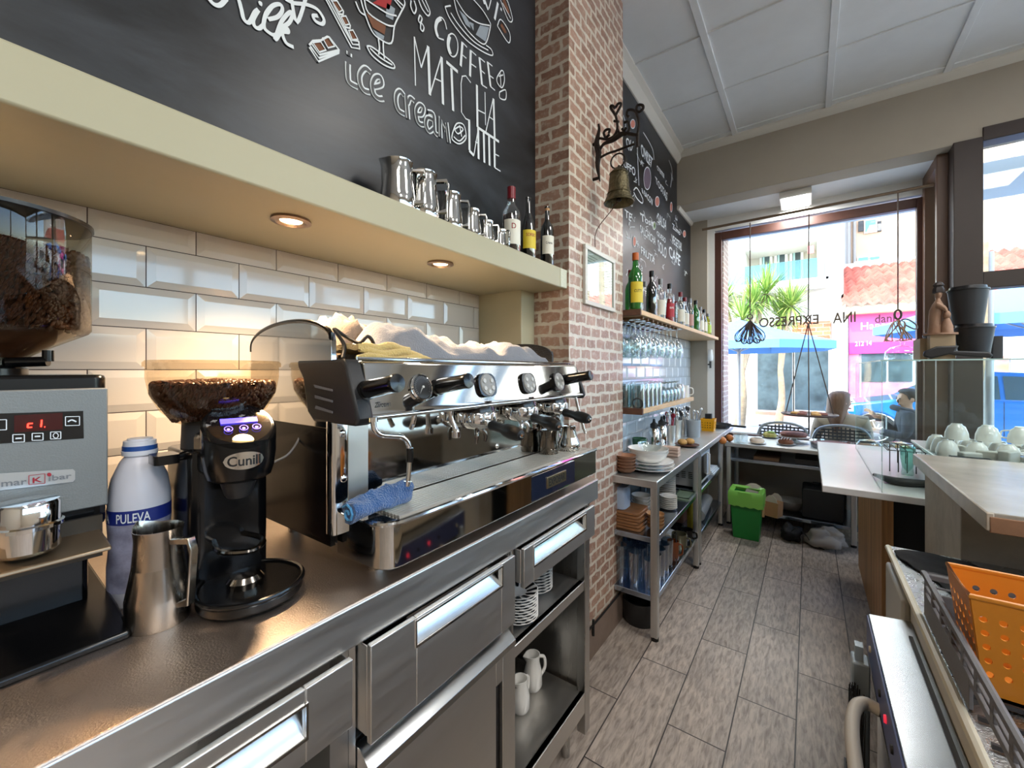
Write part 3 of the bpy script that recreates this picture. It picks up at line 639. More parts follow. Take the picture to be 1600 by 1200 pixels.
# ---- bottles
def bottle(name, label, loc, h, r, gm, liquid=None, cap=None, capr=None, lab=None, labz=(.2, .52), style='wine', labm=None, group=None, fill=.62, txt=None, rz=0, caph=.12, txtm=None):
    t = thing(name, label, 'bottle', loc, group, rz, local=True)
    S = {'wine': [(.0001, .01), (.9, 0), (1, .02), (1, .6), (.85, .68), (.42, .76), (.36, .8), (.34, .97), (.4, .975), (.4, 1), (.3, 1)],
         'whisky': [(.0001, .01), (.92, 0), (1, .02), (1, .58), (.9, .66), (.5, .74), (.42, .78), (.36, .95), (.42, .955), (.42, 1), (.3, 1)],
         'square': [(.0001, .01), (.95, 0), (1, .02), (1, .66), (.9, .72), (.4, .76), (.36, .8), (.36, .98), (.42, .985), (.42, 1), (.3, 1)],
         'tall': [(.0001, .01), (.9, 0), (1, .02), (1, .48), (.8, .6), (.45, .74), (.36, .8), (.33, .97), (.38, .975), (.38, 1), (.3, 1)]}[style]
    MB().lathe([(a * r, b * h) for a, b in S], n=24).build('glass_body', gm, t)
    if liquid:
        L_ = [(a * r * .93, min(b, fill) * h) for a, b in S if b <= fill] + [(r * .93 * (1 if fill < .6 else .5), fill * h), (.0001, fill * h)]
        L_[0] = (.0001, .012 * h + .002); MB().lathe(L_, n=24).build('liquid', liquid, t)
    if cap: MB().lathe([(.0001, h * (1 - caph)), ((capr or .42) * r, h * (1 - caph)), ((capr or .42) * r, h * 1.005), (.0001, h * 1.005)], n=20).build('cap', cap, t)
    if lab:
        z0, z1 = labz[0] * h, labz[1] * h; n = 14; a0 = R(-65); a1 = R(65); rr = r * 1.012
        MB().sheet(lambda u, v: (rr * cos(a0 + (a1 - a0) * u), rr * sin(a0 + (a1 - a0) * u), z0 + (z1 - z0) * v), n, 1).build('label', lab, t)
        if txt:
            tt = MB(); vs, fs = glyphs(txt[0]); q0, q1 = txt[1], txt[2]; wa = R(txt[3])
            tt.add([(rr * 1.008 * cos(-wa + 2 * wa * u), rr * 1.008 * sin(-wa + 2 * wa * u), h * (q0 + (q1 - q0) * v)) for u, v in vs], fs)
            tt.build('label_lettering', txtm or pm('label_red', (150, 24, 30), .6), t, smooth=0)
    return t
whisky = glassm('amber_liquid', (120, 52, 22), .05, body=.25, bodycol=(60, 20, 6))
redliq = pm('red_liquid', (160, 20, 34), .2)
darkliq = pm('dark_wine', (28, 10, 12), .15)
darkglass = glassm('dark_bottle_glass', (60, 70, 55), .14, body=.5, bodycol=(12, 14, 10))
redcap = pm('red_cap', (120, 16, 30), .35); cork = pm('cork', (196, 150, 104), .7); labw = pm('label_white', (230, 226, 212), .6); laby = pm('label_yellow', (222, 196, 50), .5)
bx = -.985
def by_(px): return ax(px, 400, bx)[1]
bottle('liquor_bottle', 'amber whisky bottle with red cap and white label on the shelf', (bx, by_(799), SZ1), .277, .037, glass, whisky, redcap, .46, labw, (.14, .5), 'whisky', txt=('D', .36, .44, 14), rz=R(-38), caph=.17)
bottle('liquor_bottle', 'dark glass bottle with yellow label between two other shelf bottles', (bx - .01, by_(828), SZ1), .285, .034, darkglass, None, None, None, laby, (.2, .48), 'tall', txt=('SORBO', .38, .43, 40), rz=R(-30))
bottle('wine_bottle', 'slim red wine bottle with cork and white label against the brick pillar', (bx + .02, by_(850) - .005, SZ1), .275, .03, darkglass, darkliq, cork, .36, labw, (.2, .5), 'wine', rz=R(-40), caph=.07, txt=('Crianza', .36, .4, 30), txtm=black)
# ================================================================== THE BACK COUNTER
WZ, WF = 1.045, -.655
t = thing('worktop', 'long brushed steel worktop under the coffee machine and grinders', 'worktop', (-1, 0, WZ))
MB().box(TX, WF, -1.2, 1.473, WZ - .02, WZ).build('top_sheet', topsteel, t, bev=.003)
MB().box(WF - .02, WF + .001, -1.2, 1.475, WZ - .078, WZ - .001).box(-1.33, WF, 1.453, 1.475, WZ - .078, WZ - .002).build('fascia', benchsteel, t, bev=.005)
FX = -.638; FR = -.68
gapm = pm('dark_gap', (24, 22, 22), .6)
def front(mb, X0, X1, y0, y1, z0, z1, hy0=None, hy1=None, hz0=None, hz1=None):
    """a panel with a rectangular opening"""
    if hy0 is None: return mb.box(X0, X1, y0, y1, z0, z1)
    return mb.box(X0, X1, y0, hy0, z0, z1).box(X0, X1, hy1, y1, z0, z1).box(X0, X1, hy0, hy1, z0, hz0).box(X0, X1, hy0, hy1, hz1, z1)
def grip(mb, y0, y1, z0, z1, X=FX):      # sloping scoop behind the opening
    mb.prism([(X - .002, z0), (X - .03, z0 + (z1 - z0) * .75), (X - .03, z1), (X - .034, z1), (X - .034, z0), ], y0, y1, 'y')
def drawer(t, y0, y1, z0, z1, hy0, hy1, hz0=.908, hz1=.955):
    dr = front(MB(), FX - .012, FX, y0, y1, z0, z1, hy0, hy1, hz0, hz1).box(FR - .3, FX - .012, y0, y0 + .004, z0 + .01, z1 - .005).box(FR - .3, FX - .012, y1 - .004, y1, z0 + .01, z1 - .005).build('drawer', steel, t, bev=.002)
    g = MB(); grip(g, hy0, hy1, hz0, hz1); g.build('recessed_grip', pm('bright_steel', (212, 214, 214), .22, 1), dr)
    fr_ = MB()
    for a, b, c, d_ in ((hy0 - .004, hy1 + .004, hz0 - .004, hz0), (hy0 - .004, hy1 + .004, hz1, hz1 + .004), (hy0 - .004, hy0, hz0, hz1), (hy1, hy1 + .004, hz0, hz1)): fr_.box(FX, FX + .002, a, b, c, d_)
    fr_.build('grip_rim', chrome, dr)
    return dr
# unit at the left edge
t = thing('counter_cabinet', 'steel cabinet with one drawer at the near left end of the counter', 'cabinet', (-1, .1, 0), 'steel cabinets under the worktop')
MB().box(-1.33, FR, -.5, -.49, .1, .965).box(-1.33, FR, .40, .435, .1, .965).box(-1.33, FR, -.49, .40, .1, .12).box(-1.33, -1.31, -.49, .40, .12, .965).build('carcass', steel, t)
drawer(t, -.4, .418, .845, .962, -.2, .335, .885, .935)
MB().box(FX - .04, FX - .02, -.4, .25, .14, .83).build('door', pm('dark_tinted_door', (22, 22, 22), .2), t)
# middle unit: deep knock-box drawer over a door
t = thing('counter_cabinet', 'steel cabinet with a wide knock drawer above a door, middle of the counter', 'cabinet', (-1, .68, 0), 'steel cabinets under the worktop')
MB().box(-1.33, FR, .436, .45, .1, .965).box(-1.33, FR, .905, .922, .1, .965).box(-1.33, FR, .45, .905, .1, .12).box(-1.33, -1.31, .45, .905, .12, .965).box(-1.3, FR - .02, .45, .905, .755, .76).build('carcass', steel, t)
drawer(t, .453, .902, .785, .964, .56, .842)
MB().prism([(FX, .722), (FX, .737), (FX - .03, .762), (FX - .05, .762), (FX - .05, .722)], .452, .905, 'y').build('ledge', pm('bright_steel', (212, 214, 214), .22, 1), t, bev=.001)
dr = front(MB(), FX - .014, FX - .002, .452, .905, .1, .722, .822, .85, .25, .66).build('door', steel, t, bev=.002)
MB().box(FX - .03, FX - .015, .822, .85, .25, .66).build('recessed_grip', gapm, dr)
# right unit: drawer over open shelves
t = thing('counter_cabinet', 'open steel cabinet with a small drawer and two shelves beside the brick pillar', 'cabinet', (-1, 1.18, 0), 'steel cabinets under the worktop')
MB().box(-1.33, FR + .012, .924, .936, .12, .965).box(-1.33, FR + .012, 1.412, 1.424, .12, .965).box(-1.33, -1.32, .936, 1.412, .12, .965).box(FR - .02, FR + .014, 1.385, 1.424, .12, .965).box(-1.32, FR, .936, 1.412, .9, .905).build('carcass', steelv, t, bev=.002)
drawer(t, .945, 1.408, .855, .964, .995, 1.33, .9, .951)
MB().box(-1.32, FR + .008, .938, 1.384, .672, .684).box(FR - .01, FR + .01, .938, 1.384, .65, .684).build('shelf', steel, t, bev=.002)
MB().box(-1.32, FR + .01, .938, 1.40, .262, .272).box(FR - .01, FR + .012, .93, 1.42, .2, .272).build('bottom_shelf', steel, t, bev=.002)
for x, y in ((-.75, 1.39), (-.75, .96), (-1.28, .96), (-1.28, 1.39)): MB().cyl((x, y, 0), (x, y, .2), .016, .02, 14).build('leg', steelv, t)
# ---- crockery in the open cabinet
stripe_b = pm('saucer_black', (24, 22, 24), .3)
def striped_saucer(t):
    MB().lathe([(.0001, .002), (.035, .002), (.036, .0), (.04, .003), (.062, .013), (.064, .0155), (.06, .0155), (.038, .0065), (.0001, .006)], n=36).build('dish', ceram, t)
    b = MB()
    for k in range(12):
        a0 = 2 * pi * k / 12; a1 = a0 + pi / 12
        b.add([(.028 * cos(a0), .028 * sin(a0), .0066), (.0605 * cos(a0), .0605 * sin(a0), .0161), (.0605 * cos((a0 + a1) / 2 + .02), .0605 * sin((a0 + a1) / 2 + .02), .0161), (.0605 * cos(a1), .0605 * sin(a1), .0161), (.028 * cos(a1), .028 * sin(a1), .0066)], [(0, 1, 2, 3, 4)])
    b.build('painted_stripes', stripe_b, t, smooth=0)
G = 'black and white striped saucers piled on the cabinet shelf'
tp = thing('saucer', 'striped black and white saucer lying on top of the front pile', 'saucer', (-.74, 1.06, .684 + 9 * .0085), local=True); striped_saucer(tp)
for k in range(9): copy_tree(tp, None, (-.74, 1.06, .684 + k * .0085), rz=.3 * k, label='white saucer with black stripes inside the front pile on the cabinet shelf', group=G)
for k in range(9): copy_tree(tp, None, (-.79, 1.235, .684 + k * .0105), rz=.5 * k, label='white saucer in the rear pile on the cabinet shelf', group='saucers of the rear pile on the cabinet shelf')
def jug(label, loc, h, r, rz):
    t = thing('ceramic_jug', label, 'jug', loc, None, rz, local=True)
    b = MB().lathe([(.0001, .0), (r * .8, 0), (r, h * .12), (r * .95, h * .5), (r * .7, h * .8), (r * .78, h), (r * .7, h), (r * .6, h * .8), (r * .8, h * .4), (.0001, h * .06)], n=24)
    for v in b.v:
        if v.z > h * .85 and v.x > 0: v.x += .35 * r * max(0, 1 - abs(v.y) / (r * .5))
    b.build('body', ceram, t); MB().tube([(-r * .68, 0, h * .88), (-r * 1.35, 0, h * .8), (-r * 1.45, 0, h * .5), (-r * .92, 0, h * .28)], .006, 8, smooth=5).build('handle', ceram, t)
jug('white ceramic milk jug standing on the bottom shelf of the open cabinet', (-.84, 1.30, .272), .125, .036, R(-120))
jug('second white ceramic jug half hidden behind the cabinet door', (-.82, 1.19, .272), .11, .034, R(-90))
# ================================================================== ESPRESSO MACHINE
EY0, EY1 = .465, 1.432
t = em = thing('espresso_machine', 'three group chrome espresso machine with black end caps on the steel counter', 'coffee machine', (-.9, .95, WZ))
BT = 1.478; EB = -1.155
b = MB()
b.box(-1.14, -.81, EY0 + .012, EY1 - .012, 1.12, 1.44).build('body', pm('machine_body_black', (18, 18, 19), .3), t)
def hump(y0, y1, a, b_, zb):
    P = [(b_, zb), (b_, 1.505)] + [(b_ + (a - b_) * (.5 - .5 * cos(pi * k / 16)), 1.51 + .058 * sin(pi * (k * .93 + .6) / 16.5)) for k in range(17)] + [(a, 1.535), (a + .004, 1.52), (a + .004, zb)]
    return P
sd = MB().prism(hump(0, 0, -.79, EB, 1.34), EY0, EY0 + .012, 'y'); sd.build('side_panel', mirror, t, bev=.002)
MB().box(EB + .003, -.79, EY0 + .001, EY0 + .012, 1.10, 1.34).build('side_panel_reflection', pm('reflection_black', (8, 8, 9), .2, spec=.12), t)  # lower polished side coloured black for its reflection of the dark grinder
Pt = [p for p in hump(0, 0, -.79, EB, 1.34)][1:-2]
MB().tube([(p[0], EY0 + .004, p[1] + .001) for p in Pt], .006, 8, smooth=2).build('panel_edging', blackp, t)
sd = MB().prism(hump(0, 0, -.83, EB + .02, 1.13), EY1 - .012, EY1, 'y'); sd.build('side_panel', pm('perforated_black', (22, 22, 23), .5, bump=.8, bscale=160), t, bev=.002)
MB().rbox(-.808, -.776, EY0 - .002, EY0 + .04, 1.125, 1.365, .01).build('corner_column', chrome, t); MB().rbox(-.808, -.776, EY1 - .04, EY1 + .002, 1.125, 1.365, .01).build('corner_column', chrome, t)
# mirror splash back with screws
sp = MB().box(-.785, -.777, EY0 + .03, EY1 - .03, 1.165, 1.37).build('splash_back', mirror, t)
m_ = MB()
for q in ((535, 677), (537, 748), (777, 697)):
    p = ax(q[0], q[1], -.777); m_.lathe([(.0001, .003), (.004, .003), (.008, .001), (.0085, 0)], p, 16, (1, 0, 0))
m_.build('screw', chrome, sp)
MB().box(-.779, -.7755, EY0 + .032, ax(575, 700, -.776)[1], 1.165, 1.365).build('splash_trim', steel, sp)
# head: sloping mirror fascia between the two black caps
def fx(z): return -.70 - .026 * (z - 1.363) / .115
HP = [(-.734, 1.478), (-.726, 1.474), (-.7035, 1.378), (-.70, 1.368), (-.705, 1.361), (-.83, 1.361), (-.83, 1.478)]
hd = MB().prism(HP, .498, 1.43, 'y').build('head_fascia', mirror, t, bev=.002)
MB().tube([(-.7, .498, 1.366), (-.7, 1.43, 1.366)], .006, 10).build('head_rail', chrome, hd)
cp = [(-.742, 1.481), (-.73, 1.47), (-.699, 1.39), (-.692, 1.366), (-.70, 1.352), (-.85, 1.351), (-.875, 1.37), (-.893, 1.44), (-.915, 1.465), (-.918, 1.481)]
c1 = MB().prism(cp, .462, .50, 'y').build('end_cap', blackm, t, bev=.006)
v = MB()
for k in range(3):
    z = 1.425 - k * .022; v.prism([(-.845 + .004 * k, z + .004), (-.775, z - .004), (-.775, z - .008), (-.84, z - .002)], .4605, .464, 'y')
v.build('vent_rib', greyp, c1)
cp2 = [(x, z) for x, z in cp]
MB().prism(cp2, 1.428, 1.445, 'y').build('end_cap', blackm, t, bev=.003)
# cup tray on top
tp = MB().box(EB, -.742, EY0 + .01, EY1 - .01, 1.462, 1.477)
tp.build('cup_tray', steel, t)
MB().tube([(-.75, .5, 1.484), (-.75, EY1 - .01, 1.484)], .004, 8).build('tray_rail', chrome, t)
# drip tray with curved corners
tr = MB(); TXF = -.64
P = [(-.80, EY0 + .02), (-.68, EY0 + .02)] + [(-.68 + .04 * sin(R(a)), EY0 + .06 - .04 * cos(R(a))) for a in (15, 35, 55, 75, 90)] + [(TXF, EY1 - .012), (TXF - .006, EY1 - .004), (-.80, EY1 - .004)]
tr.prism(P, 1.078, 1.165, 'z').build('drip_tray', mirror, t, bev=.004)
rim = MB().tube([(x, y, 1.166) for x, y in P[1:-1]], .006, 8); rim.build('tray_rim', chrome, t)
g = MB().box(-.772, -.66, EY0 + .07, EY1 - .02, 1.163, 1.1655)
for k in range(11): x = -.767 + k * .0103; g.box(x - .0034, x + .0034, EY0 + .07, EY1 - .02, 1.1655, 1.1695)
for k in range(24): y = EY0 + .075 + k * .0375; g.box(-.772, -.66, y, y + .003, 1.1655, 1.169)
g.mat(1).box(-.771, -.661, EY0 + .071, EY1 - .021, 1.1656, 1.166)
g.build('drip_grate', [pm('grate_steel', (206, 200, 188), .45, .55), gapm], t)
# black lower side and base
MB().box(-1.13, -.70, EY0 + .03, EY1 - .02, 1.092, 1.13).build('base', blackm, t)
for x in (-.74, -1.08):
    for y in (.54, 1.36): MB().cyl((x, y, WZ), (x, y, 1.095), .017, .02, 14).build('foot', steelv, t)
# badge
bd = MB().box(TXF, TXF + .004, 1.065, 1.185, 1.103, 1.137).build('badge', pm('badge_bronze', (168, 152, 120), .3, 1), t, bev=.001)
tt = MB(); text(tt, 'EXPOBAR', (TXF + .0046, 1.075, 1.109), (TXF + .0046, 1.175, 1.109), (TXF + .0046, 1.175, 1.131), (TXF + .0046, 1.075, 1.131)); tt.build('badge_lettering', blackm, bd, smooth=0)
MB().box(TXF, TXF + .0008, .985, 1.25, 1.085, 1.155).build('tray_reflection', pm('reflection_navy', (28, 34, 50), .15, coat=.5), t)  # dark blue reflection on the tray front, put in as colour
tt = MB(); P0 = [ax(587, 636, -.704), ax(609, 634, -.704), ax(609, 626, -.708), ax(587, 628, -.708)]
for p in P0: p.x = fx(p.z) + .003
text(tt, 'Zircon', *P0); tt.build('head_lettering', darkgrey, hd, smooth=0)
# levers, gauge, pads
nrm = Vector((.975, 0, .222))
def lever(y, z=1.425):
    p = Vector((fx(z), y, z)); L_ = thing_part = None
    MB().cyl(p, p + Vector((.012, 0, 0)), .019, n=24).lathe([(.0001, .008), (.017, .008), (.0185, .02), (.0165, .09), (.0178, .101), (.0165, .105), (.0001, .107)], p, 24, (1, -.03, .16)).build('steam_lever', blackp, t)
lever(.493, 1.42); lever(.688, 1.42); lever(1.318, 1.425)
gz = 1.42; p = Vector((fx(gz), .637, gz))
ga = MB().lathe([(.0001, .002), (.028, .002), (.0295, .001), (.031, .006), (.028, .009), (.0265, .006), (.0001, .006)], p, 32, nrm).build('pressure_gauge', chrome, t)
MB().lathe([(.0001, .0072), (.026, .0068)], p, 28, nrm).build('dial', pm('dial_dark', (42, 42, 42), .35), ga)
u_ = Vector((0, 1, 0)); w_ = nrm.cross(u_) * -1
nd = MB(); q = p + nrm * .0085
nd.add([q + u_ * .002 - w_ * .001, q - u_ * .012 + w_ * .016, q - u_ * .001 - w_ * .003], [(0, 1, 2), (2, 1, 0)]); nd.lathe([(.0001, .0), (.003, .0), (.003, .002), (.0001, .002)], q, 10, nrm)
rg = MB()
for k in range(22):
    a = R(-220 + k * 12); rg.add([q + (u_ * cos(a) + w_ * sin(a)) * r0 + (w_ * cos(a) - u_ * sin(a)) * s_ * .0005 - nrm * .0008 for r0, s_ in ((.019, -1), (.019, 1), (.024, 1), (.024, -1))], [(0, 1, 2, 3), (3, 2, 1, 0)])
rg.build('dial_mark', pm('dial_grey', (150, 150, 148), .5), ga); nd.build('needle', pm('needle_pale', (226, 226, 220), .4), ga)
for i, y in enumerate((.868, 1.072, 1.262)):
    z = 1.418; p = Vector((fx(z), y, z)); bb = MB()
    n = 28; P = []
    for k in range(n):
        a = 2 * pi * k / n; r = .031 * (1 if sin(a) > -.3 else 1.02); ca, sa = cos(a), sin(a)
        e = 3.2; rr = 1 / ((abs(ca) ** e + abs(sa) ** e) ** (1 / e)); P.append((ca * rr * .038, sa * rr * .033))
    vs = [p + u_ * a_ + w_ * b_ for a_, b_ in P] + [p + u_ * a_ * .97 + w_ * b_ * .97 + nrm * .008 for a_, b_ in P]
    bb.add(vs, [(k, (k + 1) % n, n + (k + 1) % n, n + k) for k in range(n)] + [tuple(range(n, 2 * n))]); pad = bb.build('button_pad', blackp, t)
    MB().lathe([(.0001, .0105), (.029, .0105), (.031, .008)], p, 28, nrm, sy=1).build('pad_face', pm('pad_grey', (140, 138, 132), .4), pad)
    bt = MB()
    for a in (90, 30, 150, -35, 215):
        c = p + (u_ * cos(R(a)) + w_ * sin(R(a))) * .019 + nrm * .0105
        bt.lathe([(.0001, .0025), (.006, .0025), (.007, .0)], c, 14, nrm)
    bt.build('pad_button', pm('button_pale', (190, 188, 182), .35), pad)
# three groups with portafilters
def group(y, yaw, spoutkind):
    c = Vector((-.742, y, 1.336))
    gp = MB().lathe([(.0001, .04), (.042, .04), (.047, .028), (.051, .012), (.051, .0), (.03, -.004), (.0001, -.004)], c, 32).build('group_head', pm('group_dark', (60, 58, 56), .2, 1), t)
    rg = MB().lathe([(.0001, .012), (.049, .012), (.0525, .008), (.053, -.016), (.049, -.022), (.040, -.032), (.022, -.038), (.0001, -.04)], c, 32)
    for k in range(12):
        a = 2 * pi * k / 12; rg.cyl(c + Vector((.0525 * cos(a), .0525 * sin(a), .007)), c + Vector((.0525 * cos(a), .0525 * sin(a), -.016)), .004, n=8)
    pf = rg.build('portafilter', chrome, t)
    d_ = Vector((cos(yaw), sin(yaw), -.11)).normalized(); s_ = c + Vector((0, 0, -.014)) + d_ * .04
    MB().cyl(s_, s_ + d_ * .028, .008, .011, 16).build('handle_neck', chrome, pf)
    e_ = s_ + d_ * .026
    MB().lathe([(.0001, 0), (.0125, 0), (.0145, .006), (.0125, .012), (.0125, .05), (.017, .062), (.0185, .085), (.0165, .108), (.012, .118), (.0001, .121)], e_, 24, d_).build('handle', pm('handle_black', (14, 14, 15), .42), pf)
    MB().lathe([(.0001, .1205), (.006, .1205), (.005, .124), (.0001, .1245)], e_, 14, d_).build('handle_cap', chrome, pf)
    k_ = Vector((0, 0, -.04)); sp = MB().cyl(c + Vector((0, 0, -.03)), c + k_, .01, n=14)
    for sg in (-1, 1): sp.tube([c + k_ + Vector((0, 0, .004)), c + k_ + Vector((.012, sg * .014, -.004)), c + k_ + Vector((.016, sg * .019, -.018)), c + k_ + Vector((.014, sg * .018, -.034))], [.007, .007, .006, .004], 10, smooth=3)
    sp.build('spout', [darkchrome, chrome][spoutkind], pf)
group(.866, R(-14), 0); group(1.078, R(-20), 1); group(1.277, R(-20), 0)
# wands and tap
q = lambda x, y: ax(x, y, -.675)
sw = MB().tube([q(583, 654), q(585, 670), q(594, 679), q(612, 681), q(628, 683), q(638, 694), q(640, 712)], .0055, 10, smooth=5).tube([q(640, 712), q(639, 735), q(637, 757)], .005, 10, smooth=3)
sw.cyl(q(637, 752), q(636, 760), .008, .005, 10).cyl(q(583, 652), q(583, 659), .009, n=12); o_ = sw.build('steam_wand', chrome, t)
MB().tube([q(640.3, 700), q(640.5, 712), q(639.6, 722)], .0075, 10).build('wand_grip', blackp, o_)
p = Vector((-.735, .757, 1.36))
MB().tube([p, p + Vector((0, 0, -.02)), p + Vector((.006, .008, -.045)), p + Vector((.008, .011, -.06))], [.008, .006, .007, .011], 12, smooth=3).lathe([(.0001, 0), (.012, 0), (.011, -.014), (.009, -.016), (.0001, -.016)], p + Vector((.008, .011, -.056)), 14).build('water_tap', chrome, t)
MB().tube([(-.73, .635, 1.362), (-.735, .635, 1.34), (-.745, .637, 1.325)], .006, 10, smooth=3).build('water_outlet', chrome, t)
MB().tube([(-.70, 1.375, 1.36), (-.695, 1.38, 1.33), (-.68, 1.392, 1.26), (-.672, 1.398, 1.225)], .005, 10, smooth=4).build('steam_wand', chrome, t)
# ---- things on and around the machine
t2 = steel_jug('milk_jug', 'steel milk jug standing on the right end of the drip tray', (-.712, 1.345, 1.17), .085, .04, R(-30), taper=.62, spout=False)
steel_jug('milk_jug', 'darker steel jug behind the portafilters on the drip tray', (-.738, 1.245, 1.17), .08, .034, R(-30), m=darkchrome)
def cloth(name, label, mat, x0, x1, y0, y1, z0, hfn, cat='cloth', nu=30, nv=40, th=.006, tag_=True):
    mb = MB().sheet(lambda u, v: Vector((x0 + (x1 - x0) * u, y0 + (y1 - y0) * v, z0 + th + hfn(u, v))), nu, nv, th)
    o = mb.build(name, mat, smooth=80, loc=((x0 + x1) / 2, (y0 + y1) / 2, z0))
    return tag(o, label, cat)
from mathutils import noise as nz
def nn(x, y, s=1, o=0): return nz.noise(Vector((x * s, y * s, o)))
def hw(u, v):
    e = min(u, 1 - u, v, 1 - v); e = min(1, e / .12); e = e ** .5
    return 1.3 * e * (.03 + .018 * sin(v * 9 + 3 * nn(u, v, 3)) * (1 - v) + .03 * abs(nn(u * .6, v, 6, 2)) + .035 * (1 - v) * (1 - abs(2 * u - 1)) + .014 * nn(u, v * 2, 9, 5))
towel = pm('white_grey_towel', (126, 127, 132), .9, noise=.2, nscale=5, bump=.5, bscale=260, sheen=.3)
o = cloth('tea_towel', 'rumpled pale grey and white towels spread over the cup tray of the machine', towel, -1.04, -.80, .56, 1.36, 1.477, hw, 'towel', 34, 70)
o = cloth('tea_towel', 'beige checked towel bunched under the white towel on the machine', pm('beige_towel', (126, 112, 100), .9, noise=.12, nscale=60, bump=.4, bscale=300), -1.08, -.9, .55, .86, 1.477, lambda u, v: hw(u, v) * 1.12 + .012, 'towel', 20, 30)
yb = MB()
for k in range(3):
    z = 1.486 + k * .013; Y0, Y1 = .515 + .01 * k, .735 - .035 * k
    yb.tube([(-.775 - .004 * k, Y0 + (Y1 - Y0) * i / 8 + 0, z + .004 * sin(i * 1.3 + k)) for i in range(9)], [.004, .0085, .0095, .009, .0095, .009, .0085, .008, .004], 10, smooth=2)
yb.sheet(lambda u, v: Vector((-.9 + .125 * u, .52 + .2 * v, 1.49 + .026 * (1 - v) + .006 * nn(u, v, 5))), 12, 16, .012)
tag(yb.build('microfibre_cloth', pm('yellow_cloth', (214, 182, 108), .95, bump=.6, bscale=300, sheen=.4), loc=(-.8, .6, 1.478)), 'folded yellow cloth lying on the front edge of the machine top', 'cloth')
yc = MB()
def roll(P, r, n=14):
    return MB().tube(P, r, n, smooth=4)
c0, c1_ = ax(545, 768, -.70), ax(637, 745, -.72); c0.z = 1.19; c1_.z = 1.197
mb = MB(); N_ = 26
for i in range(N_ + 1):
    s = i / N_; c = c0.lerp(c1_, s)
    for k in range(18):
        a = 2 * pi * k / 18; rr = .021 + .005 * nn(s * 4, a, 1.3) + .004 * sin(3 * a + s * 5) + (.014 * max(0, sin(a)) * s * abs(nn(s * 7, 1)) * 2)
        mb.v.append(Vector((c.x + rr * cos(a), c.y, max(1.1705, c.z + rr * sin(a)))))
for i in range(N_):
    for k in range(18): mb.f.append((i * 18 + k, (i + 1) * 18 + k, (i + 1) * 18 + (k + 1) % 18, i * 18 + (k + 1) % 18)); mb.m.append(0)
mb.f.append(tuple(range(18))); mb.m.append(0); mb.f.append(tuple(N_ * 18 + k for k in range(18))[::-1]); mb.m.append(0)
sp_ = [(c0.x + (.003 + .0014 * k) * cos(k * .8), c0.y - .002, c0.z + (.003 + .0014 * k) * sin(k * .8)) for k in range(12)]
mb.mat(1).tube(sp_, .0025, 6)
tag(mb.build('microfibre_cloth', [pm('blue_cloth', (40, 92, 150), .95, bump=.8, bscale=260, sheen=.5), pm('blue_cloth_light', (90, 160, 210), .9)], loc=(-.7, .55, 1.17)), 'rolled blue cloth lying on the left end of the drip tray', 'cloth')
tag(MB().tube([(-.80, .50, 1.485), (-.82, .515, 1.515), (-.85, .51, 1.55), (-.84, .53, 1.535), (-.81, .545, 1.52), (-.80, .56, 1.535), (-.80, .575, 1.52), (-.82, .585, 1.5), (-.84, .56, 1.49)], .0042, 8, smooth=5).build('knotted_cord', black), 'knotted black cord beside the yellow cloth on top of the machine', 'cord')
tag(MB().tube([ax(458, 576, -.96), ax(470, 605, -.95), ax(477, 640, -.93), ax(470, 678, -.92), ax(452, 708, -.91), ax(428, 722, -.91), ax(405, 735, -.93)], .0022, 6, smooth=5).build('power_cable', pm('cable_grey', (150, 142, 134), .5)), 'thin pale cable looping down beside the espresso machine', 'cable')
# ================================================================== COFFEE BEANS, GRINDERS
beanm = pm('roasted_beans', (74, 46, 32), .3, noise=.25, nscale=60)
def bean_mesh():
    mb = MB().ball((0, 0, 0), .0042, .0058, .0030, 8, 6); return mb
def beans(parent, name, cx, cyy, zfn, Rr, n, mat, core=None, side=None):
    """a visible mass of beans, packed too densely to count"""
    mb = MB(); base = [(cos(a) * .0046, sin(a) * .0064) for a in [k * pi / 3 for k in range(6)]]
    def put(p, yaw, tilt):
        M_ = Matrix.Rotation(yaw, 3, 'Z') @ Matrix.Rotation(tilt, 3, 'X'); vs = [Vector((0, 0, -.0028))] + [Vector((x, y, 0)) for x, y in base] + [Vector((x * .55, y * .6, .0024)) for x, y in base]
        vs = [M_ @ q + p for q in vs]
        fs = [(0, 1 + (k + 1) % 6, 1 + k) for k in range(6)] + [(1 + k, 1 + (k + 1) % 6, 7 + (k + 1) % 6, 7 + k) for k in range(6)] + [tuple(range(7, 13))]
        mb.add(vs, fs)
    for k in range(n):
        if side and random.random() < side[0]:
            a = random.uniform(0, 2 * pi); z = random.uniform(side[1], side[2]); r = side[3](z); put(Vector((cx + r * cos(a), cyy + r * sin(a), z)), a, random.uniform(.9, 1.6))
        else:
            a = random.uniform(0, 2 * pi); r = Rr * math.sqrt(random.random()); put(Vector((cx + r * cos(a), cyy + r * sin(a), zfn(r) + random.uniform(-.002, .004))), random.uniform(0, 6.3), random.uniform(-.6, .6))
    if core: mb.lathe(core, (cx, cyy, 0), 32)
    o = mb.build(name, mat, parent, smooth=60); o['kind'] = 'stuff'; return o
gm = glassm('hopper_plastic', (240, 230, 214), .05)
smoke = glassm('smoky_hopper', (206, 198, 182), .06)
